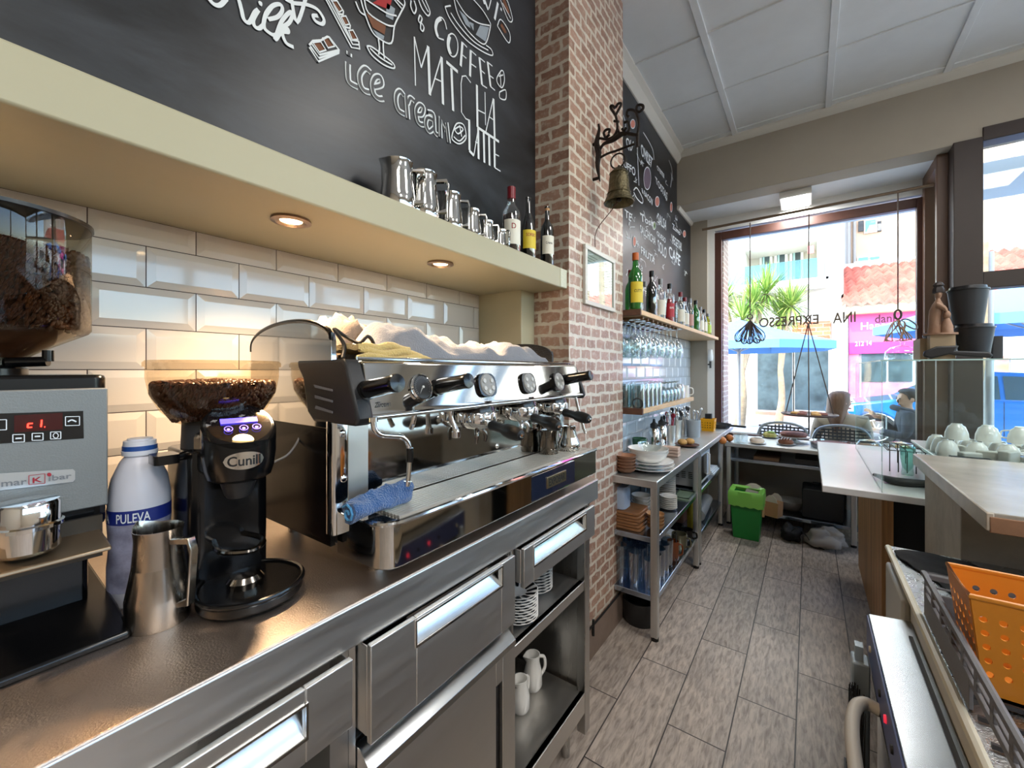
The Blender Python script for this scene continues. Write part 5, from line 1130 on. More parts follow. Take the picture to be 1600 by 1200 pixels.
dish('planter', 'glossy green ceramic pot at the back of the bench', (-1.0, 2.98, BZ), [(.0001, 0), (.045, 0), (.055, .1), (.05, .1), (.04, .02), (.0001, .02)], pm('green_glaze', (44, 98, 62), .2, coat=.4), 'pot', part='pot')
for k, (px, lb) in enumerate([(1022, 'chrome cream whipper standing on the bench by the green pot'), (1034, 'second chrome cream whipper, right of the first')]):
    p = ax(px, 690, -.95); t = thing('cream_whipper', lb, 'whipper', (-.95, p.y, BZ), local=True)
    MB().lathe([(.0001, 0), (.038, 0), (.04, .01), (.04, .13), (.03, .15), (.022, .16)], n=24).build('bottle', chrome, t); MB().lathe([(.025, .155), (.028, .16), (.028, .185), (.012, .2), (.008, .225), (.0001, .228)], n=20).cyl((.0, 0, .18), (.05, 0, .175), .007, n=10).build('head', darkgrey, t)
def utensils(label, px, X, h, r, m, cols, n=6):
    p = ax(px, 690, X); t = thing('utensil_pot', label, 'utensil pot', (X, p.y, BZ), local=True)
    MB().lathe([(.0001, 0), (r * .9, 0), (r, h), (r * .93, h), (r * .85, .01), (.0001, .01)], n=24).build('pot', m, t)
    for k in range(n):
        a = 2 * pi * k / n + .4; e = Vector((cos(a) * r * 1.1, sin(a) * r * 1.1, h + .05 + .05 * random.random()))
        MB().cyl((cos(a) * r * .4, sin(a) * r * .4, .02), e, .004, .005, 8).ball(e, .012, .008, .02, 8, 6).build('utensil', cols[k % len(cols)], t)
pink = pm('red_handle', (176, 36, 60), .4)
utensils('steel pot of spoons with red handles on the bench', 1047, -.93, .14, .042, steel, [chrome, pink, pink, darkgrey])
utensils('perforated steel cutlery drum full of forks on the bench', 1057, -.96, .15, .048, steel, [chrome, darkgrey], 8)
utensils('second steel cutlery drum, nearer the window', 1067, -.95, .16, .05, steel, [chrome, darkgrey, chrome], 8)
utensils('pale grey bucket of tongs and ladles on the bench', 1083, -.84, .15, .062, pm('bucket_grey', (176, 184, 190), .4), [chrome], 5)
t = thing('menu_holder', 'small slatted pale wooden box on the front of the bench', 'box', (-.775, 2.97, BZ))
mb = MB()
for k in range(3): mb.box(-.83, -.722, 2.93, 3.0, BZ + .003 + k * .022, BZ + .02 + k * .022)
mb.build('slats', pm('pale_pink_wood', (216, 184, 164), .6), t)
t = dish('wooden_plate', 'dark wooden plate carrying two pieces of bread', (-.775, 3.42, BZ), plate_prof(.09, .012), pm('dark_wood', (92, 54, 36), .5))
breadm = pm('bread_crust', (206, 160, 96), .8, noise=.25, nscale=20, bump=.4, bscale=30)
for k, (x, y) in enumerate([(-.80, 3.38), (-.76, 3.45)]): tag(MB().ball((x, y, BZ + .034), .036, .034, .024, 16, 10).build('bread_roll', breadm, loc=(x, y, BZ + .012)), ['bread roll on the dark wooden plate, nearer the pillar', 'bread roll on the dark wooden plate, nearer the window'][k], 'bread')
def perf_basket(name, label, x0, x1, y0, y1, z0, z1, m, tap=.02, holes=6, rowsn=6, th=.0035, rr=.02, hr=.0065):
    """an open plastic basket: bevelled walls pierced by rows of real holes"""
    t = thing(name, label, 'basket', ((x0 + x1) / 2, (y0 + y1) / 2, z0))
    def wall(P, nu, nv):      # P(u,v) outer point; grid of square cells with round holes bridged to them
        mb = MB()
        for i in range(nu):
            for j in range(nv):
                cs = [(i / nu, j / nv), ((i + 1) / nu, j / nv), ((i + 1) / nu, (j + 1) / nv), (i / nu, (j + 1) / nv)]
                if 0 < j < nv - 1 or nv < 4:
                    c = ((i + .5) / nu, (j + .5) / nv); k8 = 12; ring = []; outer = []
                    for k in range(k8):
                        a = 2 * pi * k / k8 + pi / 4; ring.append((c[0] + .23 / nu * cos(a), c[1] + .23 / nv * sin(a)))
                        m_ = max(abs(cos(a)), abs(sin(a))); outer.append((c[0] + .5 / nu * cos(a) / m_, c[1] + .5 / nv * sin(a) / m_))
                    mb.add([P(*q) for q in outer] + [P(*q) for q in ring], [(k, (k + 1) % k8, k8 + (k + 1) % k8, k8 + k) for k in range(k8)])
                else: mb.add([P(*q) for q in cs], [(0, 1, 2, 3)])
        return mb
    L4 = [((x0, y0), (x1, y0)), ((x1, y0), (x1, y1)), ((x1, y1), (x0, y1)), ((x0, y1), (x0, y0))]; cxx, cyy = (x0 + x1) / 2, (y0 + y1) / 2
    def S(q, v): k = 1 - tap * (1 - v) / max(x1 - x0, .1) * 2; return (cxx + (q[0] - cxx) * k, cyy + (q[1] - cyy) * k)
    for a, b in L4:
        ln = math.hypot(a[0] - b[0], a[1] - b[1]); nu = max(2, round(ln / ((z1 - z0) / rowsn)))
        def P(u, v, a=a, b=b): q = S((a[0] + (b[0] - a[0]) * u, a[1] + (b[1] - a[1]) * u), v); return Vector((q[0], q[1], z0 + (z1 - z0) * v))
        wall(P, nu, rowsn).build('side', m, t, solid=th, smooth=0)
    q0, q1 = S((x0, y0), 0), S((x1, y1), 0); MB().box(q0[0], q1[0], q0[1], q1[1], z0, z0 + th).build('bottom', m, t)
    MB().tube([(x0, y0, z1), (x1, y0, z1), (x1, y1, z1), (x0, y1, z1)], .005, 8, closed=True).build('rim', m, t)
    return t
orangep = pm('orange_plastic', (222, 140, 44), .38, bump=.05, bscale=60)
perf_basket('plastic_basket', 'small orange perforated basket at the window end of the bench', -.86, -.74, 4.36, 4.47, BZ, BZ + .115, pm('amber_plastic', (240, 170, 20), .4), .008, rowsn=5)
tag(MB().rbox(-.83, -.77, 4.385, 4.445, BZ + .006, BZ + .165, .015).build('black_jar', black, loc=(-.8, 4.41, BZ + .004)), 'black jar standing in the small orange basket', 'jar')
t = thing('frying_pan', 'black pan with glass lid on the corner worktop by the window', 'pan', (-.76, 4.72, BZ))
MB().lathe([(.0001, 0), (.1, 0), (.12, .04), (.116, .04), (.1, .006), (.0001, .006)], (-.76, 4.72, BZ), 28).build('body', blackm, t); MB().cyl((-.66, 4.66, BZ + .035), (-.5, 4.58, BZ + .04), .011, n=10).build('handle', blackm, t)
# middle shelf
MZ = .55
pw = dish('side_plate', 'white plate of the tall pile on the middle bench shelf', (-.84, 3.0, MZ), plate_prof(.085, .012), group='tall pile of white plates on the middle bench shelf')
for k in range(1, 13): copy_tree(pw, None, (-.84, 3.0, MZ + k * .013))
ps = dish('saucer', 'small white saucer of the low pile on the middle bench shelf', (-.75, 2.8, MZ), plate_prof(.055, .012), group='low pile of small saucers on the middle bench shelf')
for k in range(1, 7): copy_tree(ps, None, (-.75, 2.8, MZ + k * .012))
pc = dish('white_bowl', 'small white bowl of the pile behind the steel leg', (-.87, 2.62, MZ), bowl_prof(.06, .035), cat='bowl', group='small white bowls piled behind the bench leg')
for k in range(1, 5): copy_tree(pc, None, (-.87, 2.62, MZ + k * .02))
t = thing('serving_tray', 'small green enamel tray on the front of the middle shelf', 'tray', (-.72, 3.15, MZ)); MB().rbox(-.79, -.675, 3.03, 3.27, MZ, MZ + .008, .02).build('base', pm('green_enamel', (120, 140, 120), .35), t)
MB().tube([(-.785, 3.05, MZ + .012), (-.785, 3.25, MZ + .012), (-.68, 3.25, MZ + .012), (-.68, 3.05, MZ + .012)], .006, 6, closed=True).build('rim', pm('green_rim', (58, 74, 62), .4), t)
wbm = pm('acacia_board', (150, 104, 66), .5, noise=.3, nscale=16, stretch=(1, 6, 10), bump=.1)
for k in range(6):
    x0, x1 = -1.05, -.765 - .006 * (k % 3); y0 = 2.285 + .004 * (k % 2)
    o = MB().rbox(x0, x1, y0, y0 + .19, MZ + k * .017, MZ + k * .017 + .0145, .02).build('serving_board', wbm, bev=.003, loc=(-.9, 2.37, MZ + k * .017))
    tag(o, ['wooden serving board, bottom of the pile by the pillar', 'wooden serving board, second from the bottom of the pile', 'wooden serving board, third from the bottom of the pile', 'wooden serving board, third from the top of the pile', 'wooden serving board, second from the top of the pile', 'wooden serving board on top of the pile by the pillar'][k], 'board', 'wooden serving boards on the middle bench shelf')
tag(MB().rbox(-1.0, -.86, 2.3, 2.42, MZ + .104, MZ + .23, .03).build('folded_napkins', pm('pale_blue_cloth', (176, 192, 214), .9, bump=.4, bscale=40), loc=(-.93, 2.36, MZ + .104)), 'pale blue folded cloth bag lying on the wooden boards', 'cloth')
wb0 = dish('wooden_bowl', 'wooden bowl at the bottom of the pile behind the bench leg', (-.715, 2.4, MZ), bowl_prof(.05, .03), pm('light_wood', (176, 132, 88), .5, noise=.2, nscale=30), 'bowl', 'little wooden bowls piled on the middle shelf')
for k in range(1, 4): copy_tree(wb0, None, (-.715, 2.4, MZ + k * .02), label=['', 'wooden bowl, second from the bottom behind the bench leg', 'wooden bowl, second from the top behind the bench leg', 'topmost little wooden bowl behind the bench leg'][k])
# bottom shelf
LZ = .235
gt = glassm('stacked_glass', (205, 222, 236), .24)
GL, LL = 'tall glasses crowded on the bottom bench shelf', 'tall water glass in the crowd on the bottom shelf beside the pillar'
a = None
for i in range(5):
    for j in range(4):
        loc = (-.72 - .085 * j, 2.32 + .085 * i, LZ)
        a = glassware('water_glass', LL, [(.0001, .004), (.03, 0), (.031, .01), (.037, .17), (.0355, .17), (.029, .014), (.0001, .012)], loc, group=GL, m=gt) if a is None else copy_tree(a, None, loc, scale=(1, 1, 1 + .12 * ((i * 3 + j) % 3))) and a
def mug(label, loc, h, r, m, hdir=0, name='mug', prof=None):
    t = thing(name, label, name.split('_')[-1], loc, None, 0, local=True)
    MB().lathe(prof or [(.0001, 0), (r * .85, 0), (r, .01), (r, h), (r * .92, h), (r * .9, .012), (.0001, .012)], n=24).build('body', m, t)
    d_ = Vector((cos(hdir), sin(hdir), 0)); MB().tube([d_ * r * .96 + Vector((0, 0, h * .82)), d_ * r * 1.5 + Vector((0, 0, h * .78)), d_ * r * 1.55 + Vector((0, 0, h * .35)), d_ * r * .96 + Vector((0, 0, h * .22))], .006, 8, smooth=4).build('handle', m, t)
mug('amber brown glass jug near the front of the bottom shelf', (-.715, 2.78, LZ), .12, .036, pm('amber_brown', (110, 58, 30), .25), R(20), 'jug')
mug('olive grey steel teapot behind the amber jug', (-.725, 2.98, LZ), .10, .05, pm('olive_metal', (120, 118, 96), .3, .7), R(-10), 'teapot')
mug('black mug at the window end of the bottom shelf', (-.72, 3.16, LZ), .075, .045, blackp, R(0))
mug('second black mug behind the first black mug', (-.80, 3.21, LZ), .075, .042, blackp, R(40))
mug('steel pot standing behind the water glasses', (-.83, 2.86, LZ), .14, .05, steel, R(10), 'pot')
dish('serving_dome', 'white dome standing behind the teapot on the bottom shelf', (-.83, 3.06, LZ), [(.0001, 0), (.02, 0), (.07, .03), (.075, .06), (.0001, .09)], pm('plate_pale', (200, 206, 212), .3), 'lid')
tag(MB().tube([(-.70, 2.62, LZ + .007), (-.675, 2.68, LZ + .007), (-.69, 2.76, LZ + .02), (-.70, 2.80, LZ + .13), (-.715, 2.85, LZ + .15), (-.74, 2.9, LZ + .12)], .0035, 6, smooth=5).build('power_cable', black), 'black cable trailing over the amber jug on the bottom shelf', 'cable')
t = thing('oil_bottle', 'yellow oil bottle between the benches on the bottom shelf', 'bottle', (-.74, 3.42, .225), local=True); MB().lathe([(.0001, 0), (.033, 0), (.033, .16), (.014, .2), (.013, .225)], n=20).build('body', pm('oil_yellow', (196, 180, 60), .3), t); MB().lathe([(.015, .22), (.015, .245), (.0001, .245)], n=16).build('cap', white, t)
tag(MB().lathe([(.0001, 0), (.09, 0), (.1, .02), (.1, .13), (.093, .13), (.09, .02), (.0001, .012)], (-.80, 2.40, 0), 28).build('stock_pot', blackm, loc=(-.80, 2.40, 0)), 'black pot standing on the floor under the near bench', 'pot')
# microwave on bench two
t = thing('microwave', 'white microwave oven with dark glass door on the bench shelf', 'microwave', (-.9, 3.6, .545))
MB().rbox(-1.06, -.705, 3.40, 3.86, .555, .80, .012, axis='y').build('body', pm('microwave_white', (206, 210, 214), .4), t, bev=.004)
dr = MB().box(-.705, -.69, 3.405, 3.86, .56, .797).build('door', pm('door_white', (214, 222, 230), .3), t, bev=.004)
MB().box(-.69, -.688, 3.44, 3.72, .585, .775).build('door_glass', blackp, dr); MB().tube([(-.688, 3.745, .59), (-.672, 3.745, .6), (-.672, 3.745, .76), (-.688, 3.745, .77)], .007, 8).build('handle', white, dr)
mb = MB()
for i in range(3):
    for j in range(4): mb.box(-.86 + .05 * i, -.83 + .05 * i, 3.3985, 3.4, .62 + j * .014, .626 + j * .014)
mb.build('air_vent', darkgrey, t); MB().box(-1.0, -.98, 3.42, 3.84, .545, .556).box(-.76, -.74, 3.42, 3.84, .545, .556).build('foot', black, t)
for k in range(3): tag(MB().box(-.86 + .01 * k, -.67 - .008 * k, 3.92, 4.2, .546 + k * .012, .556 + k * .012).build('paper_folder', pm('paper_blue_white', (206, 216, 226), .6), loc=(-.76, 4.06, .546 + k * .012)), ['white folder at the bottom of the pile by the microwave', 'white folder in the middle of the pile by the microwave', 'white folder on top of the pile by the microwave'][k], 'folder', 'folders beside the microwave')
t = thing('foil_roll', 'grey roll of catering film lying on the lowest shelf near the bin', 'roll', (-.74, 3.9, .225)); MB().cyl((-.73, 3.62, .275), (-.76, 4.12, .275), .048, n=28).build('roll', pm('film_grey', (150, 156, 164), .2, .3), t); MB().cyl((-.7285, 3.605, .275), (-.73, 3.622, .275), .022, n=20).build('core', pm('cardboard', (176, 142, 104), .8), t)
mb = MB().box(-.705, -.70, 3.7, 4.0, .255, .295); 
tag(MB().rbox(-1.02, -.82, 3.5, 4.1, .226, .40, .02).build('storage_crate', pm('crate_brown', (84, 54, 42), .6), loc=(-.9, 3.8, .226)), 'dark brown crate at the back of the lowest shelf', 'crate')
# ================================================================== BENCH UNDER THE STREET WINDOW
SZ = .77
t = bench('long low steel bench under the street window with pastries on top', -.65, .34, 4.37, YW - .01, SZ, (.63, .165), [(-.62, 4.40), (.30, 4.40), (-.62, 4.93), (.30, 4.93)], .035, G='steel workbenches')
sill = tag(MB().box(.345, .80, 4.5, YW - .005, .72, .77).build('window_board', pm('grey_sill', (140, 148, 152), .4), loc=(.6, 4.7, .72)), 'grey board under the side window right of the low bench', 'board')
def sp_(px, py, z=SZ): return az(px, py, z)
def pastry(name, label, px, py, kind, z=SZ, pr=.075, plate=True):
    p = sp_(px, py, z)
    if plate:
        tt_ = dish('cake_plate', 'white plate under the ' + label, (p.x, p.y, z), plate_prof(pr, .01)); zz = z + .008
    else: zz = z
    t = thing(name, label, 'pastry', (p.x, p.y, zz))
    crust = {'loaf': pm('loaf_brown', (120, 72, 44), .6, noise=.4, nscale=18, bump=.5, bscale=30), 'cream': pm('cream_bun', (224, 208, 190), .7, noise=.15, nscale=14, bump=.5, bscale=24), 'herb': pm('herb_bun', (206, 200, 120), .7, noise=.4, nscale=26, bump=.5)}[kind]
    mb = MB().ball((0, 0, 0), .062, .05, .036, 20, 12); mb.v = [Vector((v.x * (1 + .1 * nn(v.x, v.y, 30)), v.y * (1 + .12 * nn(v.y, v.z, 30, 2)), max(-.02, v.z) + .02)) + Vector((p.x, p.y, zz)) for v in mb.v]
    mb.build('dough', crust, t)
    if kind == 'loaf':
        sg = MB()
        for k in range(4): sg.tube([(p.x - .035 + .022 * k, p.y - .035, zz + .043), (p.x - .03 + .022 * k, p.y, zz + .056), (p.x - .022 + .022 * k, p.y + .03, zz + .045)], .003, 6, smooth=3)
        sg.build('icing', white, t)
    else: MB().ball((p.x + .01, p.y - .01, zz + .05), .035, .03, .012, 14, 8).build('topping', white if kind == 'cream' else pm('green_topping', (150, 180, 90), .6), t)
    return t
pastry('cream_bun', 'pale cream bun on a plate on the low window bench', 1183, 693, 'cream')
pastry('herb_bun', 'yellow green topped bun between the cream bun and loaf', 1203, 684, 'herb')
pastry('sweet_loaf', 'brown iced loaf on a white plate on the low window bench', 1228, 695, 'loaf')
for k, (px, py, lb) in enumerate([(1129, 694, 'orange lying on the window bench, nearer the steel bench'), (1140, 690, 'second orange, touching the glass container')]):
    p = sp_(px, py); tag(MB().ball((p.x, p.y, SZ + .034), .034).build('orange', pm('orange_skin', (214, 130, 62), .5, bump=.2, bscale=200), loc=(p.x, p.y, SZ)), lb, 'orange')
p = sp_(1157, 692); dish('glass_container', 'square clear container beside the oranges', (p.x, p.y, SZ), [(.0001, 0), (.06, 0), (.066, .085), (.062, .085), (.056, .006), (.0001, .006)], glass, 'container', n=4)
p = ay(1240, 678, 4.8); t = thing('powdered_cake', 'powdered brown cake on a low stand in front of the window', 'cake', (p.x, p.y, SZ)); MB().lathe([(.0001, 0), (.06, 0), (.03, .02), (.03, .045), (.13, .05), (.13, .055), (.0001, .055)], (p.x, p.y, SZ), 28).build('stand', ceram, t); MB().lathe([(.0001, .056), (.1, .056), (.115, .075), (.10, .09), (.0001, .1)], (p.x, p.y, SZ), 28).build('cake', pm('cake_brown', (146, 96, 82), .8, noise=.3, nscale=40, bump=.4), t)
p = sp_(1305, 688, SZ); p.y = 4.62
t = thing('tart_dish', 'round glass dish holding a speckled red tart', 'tart', (.22, 4.62, SZ)); MB().lathe([(.0001, 0), (.15, 0), (.16, .055), (.155, .055), (.146, .006), (.0001, .006)], (.16, 4.62, SZ), 32).build('dish', glass, t); MB().lathe([(.0001, .008), (.144, .008), (.148, .04), (.0001, .044)], (.16, 4.62, SZ), 32).build('tart', pm('tart_red', (130, 84, 80), .7, noise=.6, nscale=70), t)
for k, (X, lb) in enumerate([(.42, 'low glass cake dome with a dark base, left one'), (.62, 'low glass cake dome with a dark base, right one by the side window')]):
    t = thing('cake_dome', lb, 'cake dome', (X, 4.62, .77)); MB().lathe([(.0001, 0), (.1, 0), (.1, .018), (.0001, .018)], (X, 4.66, .77), 28).build('base', pm('dome_base', (74, 68, 66), .4), t); MB().lathe([(.095, .018), (.093, .05), (.07, .085), (.0001, .1)], (X, 4.66, .77), 28).build('cover', pm('cover_frosted', (196, 206, 210), .3) if False else glass, t)
    MB().lathe([(.0001, .018), (.07, .018), (.06, .06), (.0001, .07)], (X, 4.66, .77), 20).build('cake', breadm, t)
# things stored under it
kraft = pm('kraft_card', (186, 146, 106), .75)
def carton(label, px, py, w_, d_, h, rz):
    p = az(px, py, .165); t = thing('food_carton', label, 'carton', (p.x, p.y, .165), None, rz, local=True)
    MB().prism([(-w_ / 2, 0), (w_ / 2, 0), (w_ / 2 * 1.15, h), (-w_ / 2 * 1.15, h)], -d_ / 2, d_ / 2, 'y').build('body', kraft, t)
    for s in (-1, 1): MB().prism([(-w_ * .5, h), (w_ * .5, h), (w_ * .42, h + .035), (w_ * .15, h + .06), (-w_ * .15, h + .06), (-w_ * .42, h + .035)], s * d_ / 2 - .0015, s * d_ / 2 + .0015, 'y').build('flap', pm('kraft_inside', (206, 200, 190), .7), t)
carton('tall kraft food carton with open flaps behind the green bin', 1178, 803, .15, .12, .20, R(10)); carton('smaller kraft food carton with open flaps right of the green bin', 1209, 806, .10, .1, .13, R(-20))
t = thing('tool_case', 'black tool case with a handle on the bottom shelf of the window bench', 'case', (.1, 4.6, .165)); MB().rbox(-.05, .24, 4.44, 4.72, .166, .42, .02, axis='y').build('body', blackm, t, bev=.006); MB().tube([(.02, 4.58, .42), (.03, 4.58, .45), (.16, 4.58, .45), (.17, 4.58, .42)], .008, 8).build('handle', blackm, t)
dish('white_basin', 'white basin with crumpled paper on the shelf behind the cartons', (-.14, 4.62, .165), bowl_prof(.12, .09), pm('basin_grey', (170, 168, 164), .5), 'basin')
for k, (x, w_) in enumerate([(-.42, .2), (-.1, .16), (.14, .24)]): tag(MB().box(x, x + w_, 4.45, 4.8, .631, .655 + .014 * k).build('baking_tray', [pm('card_brown', (120, 88, 62), .8), pm('tray_dark', (52, 44, 40), .5), pinew][k], loc=(x, 4.6, .631)), ['brown cardboard sheet lying on the upper shelf of the window bench', 'dark baking tray on the upper shelf of the window bench', 'pale wooden board on the upper shelf of the window bench'][k], 'tray')
# bin with liner
t = thing('waste_bin', 'green plastic waste bin with a lime bag liner under the window bench', 'bin', (-.44, 4.17, 0))
def fr4(x0, x1, y0, y1, z): return [(x0, y0, z), (x1, y0, z), (x1, y1, z), (x0, y1, z)]
bx0, bx1, by0, by1 = -.56, -.325, 4.04, 4.24
mb = MB(); mb.add(fr4(bx0 + .02, bx1 - .02, by0 + .02, by1 - .02, 0) + fr4(bx0 - .005, bx1 + .005, by0, by1, .40) + fr4(bx0 + .005, bx1 - .005, by0 + .01, by1 - .01, .40) + fr4(bx0 + .03, bx1 - .03, by0 + .03, by1 - .03, .02),
    [(3, 2, 1, 0)] + [(k, (k + 1) % 4, 4 + (k + 1) % 4, 4 + k) for k in range(4)] + [(4 + k, 4 + (k + 1) % 4, 8 + (k + 1) % 4, 8 + k) for k in range(4)] + [(8 + k, 8 + (k + 1) % 4, 12 + (k + 1) % 4, 12 + k) for k in range(4)] + [(12, 13, 14, 15)])
mb.build('body', pm('bin_green', (22, 122, 48), .4), t, bev=.006)
mb = MB(); n = 64
rows = []
for z, o_, am in ((.36, .000, .0), (.405, -.028, .0), (.418, .006, .002), (.408, .017, .004), (.36, .02, .008), (.315, .016, .011), (.285, .014, .013)):
    row = []
    for k in range(n):
        s = k / n * 4; e = int(s) % 4; u = s - int(s); cs = [(bx0, by0), (bx1, by0), (bx1, by1), (bx0, by1)]; a_, b_ = cs[e], cs[(e + 1) % 4]
        x = a_[0] + (b_[0] - a_[0]) * u; y = a_[1] + (b_[1] - a_[1]) * u; cx_, cy_ = (bx0 + bx1) / 2, (by0 + by1) / 2; d = Vector((x - cx_, y - cy_, 0)).normalized()
        row.append(Vector((x, y, z + am * .35 * sin(k * 1.7))) + d * (o_ + am * nn(k * .5, z * 30, 1.4)))
    rows.append(row)
mb.add([p for r_ in rows for p in r_], [(i * n + k, i * n + (k + 1) % n, (i + 1) * n + (k + 1) % n, (i + 1) * n + k) for i in range(len(rows) - 1) for k in range(n)])
mb.build('bag_liner', pm('lime_bag', (128, 196, 84), .35), t)
# bags on the floor
def lump(name, label, cat, c, rx, ry, rz_, m, amp=.25, seed=0, n=36, mm=20):
    mb = MB().ball((0, 0, 0), 1, 1, 1, n, mm); out = []
    for v in mb.v:
        k = 1 + amp * nn(v.x * 1.3, v.y * 1.3, 1.3, v.z * 1.3 + seed) + amp * .35 * nn(v.x * 4, v.y * 4, 1, v.z * 4 + seed); q = Vector((v.x * rx * k, v.y * ry * k, v.z * rz_ * k)); q.z = max(q.z, -rz_ * .8); out.append(q + Vector(c) + Vector((0, 0, rz_ * .8)))
    mb.v = out; return tag(mb.build(name, m, smooth=70, loc=c), label, cat)
p = az(1300, 856, 0)
lump('cloth_bag', 'crumpled pale grey cloth bag on the floor beside the wooden panel', 'bag', (.11, 4.27, 0), .13, .09, .085, pm('bag_grey', (168, 162, 154), .85, bump=.5, bscale=12), .5, 3)
lump('backpack', 'black backpack slumped on the floor left of the grey cloth bag', 'bag', (-.13, 4.28, 0), .08, .08, .075, pm('backpack_black', (26, 26, 30), .7), .4, 8)
tag(MB().tube([(-.12, 4.2, .1), (-.08, 4.18, .14), (-.02, 4.2, .09), (.02, 4.2, .03), (.1, 4.17, .012)], .008, 6, smooth=4, flat=.4).build('bag_strap', black), 'black strap lying over the backpack and the cloth bag', 'strap')
# ================================================================== HANGING IN THE WINDOW
cordm = pm('hanging_cord', (92, 80, 74), .7); wire = pm('whisk_wire', (84, 70, 62), .4, .3)
HYp = 4.6
def hy(px, py): return ay(px, py, HYp)
t = thing('hanging_whisks', 'bunch of wire whisks hanging by a cord at the left of the window', 'whisk', hy(1172, 540))
top = hy(1172, 500); MB().cyl(hy(1172, 348), top + Vector((0, 0, .05)), .0052, n=6).torus(top + Vector((0, 0, .03)), .022, .005, (0, 1, 0)).build('cord', cordm, t)
for k in range(5):
    d = Vector(((k - 2) * .27, (k % 2) * .4 - .2, -1)).normalized(); mb = MB(); L_ = .24
    u, w_ = grid_frame(d)
    for q in range(4):
        a = pi * q / 4; e = (u * cos(a) + w_ * sin(a)); mb.tube([top, top + d * L_ * .3 + e * .015, top + d * L_ * .75 + e * .045, top + d * L_, top + d * L_ * .75 - e * .045, top + d * L_ * .3 - e * .015, top], .0036, 5, smooth=4)
    mb.build('whisk', wire, t)
t = thing('hanging_tray', 'round tray of biscuits hung on three cords in front of the window', 'tray', hy(1263, 650))
c = hy(1264, 649); top = hy(1263, 505)
MB().lathe([(.0001, 0), (.20, 0), (.215, .012), (.21, .018), (.198, .008), (.0001, .008)], c, 40).build('tray', pm('tray_brown', (92, 72, 64), .5), t)
mb = MB().cyl(hy(1264, 330), top + Vector((0, 0, .06)), .0052, n=6).torus(top + Vector((0, 0, .03)), .03, .005, (0, 1, 0), sx=.55, sy=1.3)
for a in (30, 150, 270): mb.cyl(top, c + Vector((.205 * cos(R(a)), .205 * sin(R(a)), .015)), .005, n=6)
mb.build('cord', cordm, t); MB().cyl(c, hy(1264, 678), .006, n=8).build('tassel', cordm, t)
for k in range(6):
    a = k * pi / 3; q = c + Vector((.1 * cos(a), .1 * sin(a), .008)); tag(MB().lathe([(.0001, 0), (.035, 0), (.04, .008), (.03, .02), (.0001, .024)], q, 16).build('biscuit', breadm if k % 2 else pm('biscuit_red', (140, 90, 80), .8), loc=q), 'round biscuit lying on the tray hung in the window', 'biscuit', 'biscuits on the hanging tray')
t = thing('hanging_herbs', 'bunch of twisted dried stems on a cord at the right of the window', 'dried bunch', hy(1403, 540))
top = hy(1403, 500); MB().cyl(hy(1403, 297), top + Vector((0, 0, .09)), .0052, n=6).torus(top + Vector((0, 0, .045)), .025, .008, (0, 1, 0), sx=.8, sy=1.5).build('cord', cordm, t)
mb = MB()
for k in range(14):
    d = Vector((random.uniform(-.6, .6), random.uniform(-.5, .5), -1)); mb.tube([top, top + d * .06 + Vector((random.uniform(-.05, .05), 0, .03)), top + d * .15, top + d * .12 + Vector((.03 * (k % 3 - 1), 0, -.05))], .004, 6, smooth=4)
mb.build('stems', pm('dried_stem', (176, 140, 108), .7), t)
mb = MB(); mb.tube([top + Vector((.02, 0, 0)), top + Vector((.06, 0, .0)), top + Vector((.11, 0, -.05)), top + Vector((.10, 0, -.08)), top + Vector((.04, 0, -.04))], .006, 8, smooth=5); mb.build('loop', pm('loop_grey', (140, 132, 124), .6), t)
# ================================================================== WHITE TABLE, WOOD PANEL, FRIDGE
TZ = .9
t = thing('side_counter', 'white topped counter standing out from the window with a wooden side panel', 'counter', (.6, 3.3, 0))
MB().box(.052, 1.3, 2.505, 4.02, TZ - .032, TZ).build('top', pm('counter_white', (222, 222, 222), .3, noise=.05, nscale=3), t, bev=.003)
wp = pm('oak_panel', (186, 138, 90), .5, noise=.45, nscale=6, stretch=(6, 6, .2), bump=.15, bscale=60)
MB().box(.30, .345, 2.80, 4.02, 0, TZ - .032).build('side_panel', wp, t, bev=.002)
MB().box(.345, 1.2, 2.83, 2.85, .02, TZ - .05).build('back_panel', black, t)
MB().box(.345, 1.2, 2.80, 2.84, .845, .866).build('edge_strip', pm('strip_steel', (150, 150, 148), .4, .6), t); MB().box(.345, 1.2, 2.80, 2.828, .48, .492).build('mid_strip', darkgrey, t)
q = az(1418, 742, TZ)
dish('soda_glass', 'fluted pale green soda glass at the corner of the white counter', (q.x, q.y, TZ), [(.0001, .004), (.024, 0), (.026, .01), (.022, .04), (.03, .09), (.033, .15), (.031, .15), (.028, .09), (.02, .04), (.0001, .012)], glassm('soda_green', (216, 240, 233), .14), 'glass', n=24, part='glass')
a, b = az(1345, 693, TZ), az(1398, 700, TZ)
t = thing('whisk', 'steel whisk with a black handle lying on the white counter', 'whisk', a); a.z += .014; b.z += .022
MB().cyl(a, a.lerp(b, .42), .009, .011, 12).build('handle', darkgrey, t); s_ = a.lerp(b, .42); d = (b - s_); u, w_ = grid_frame(d); mb = MB()
for q in range(4):
    e = u * cos(pi * q / 4) + w_ * sin(pi * q / 4); mb.tube([s_, s_ + d * .5 + e * .018, s_ + d * .9 + e * .018, s_ + d, s_ + d * .9 - e * .018, s_ + d * .5 - e * .018, s_], .0015, 5, smooth=4)
mb.build('wires', chrome, t)
t = thing('wire_rack', 'dark wire rack at the far side of the white counter', 'rack', (.42, 3.2, TZ)); mb = MB()
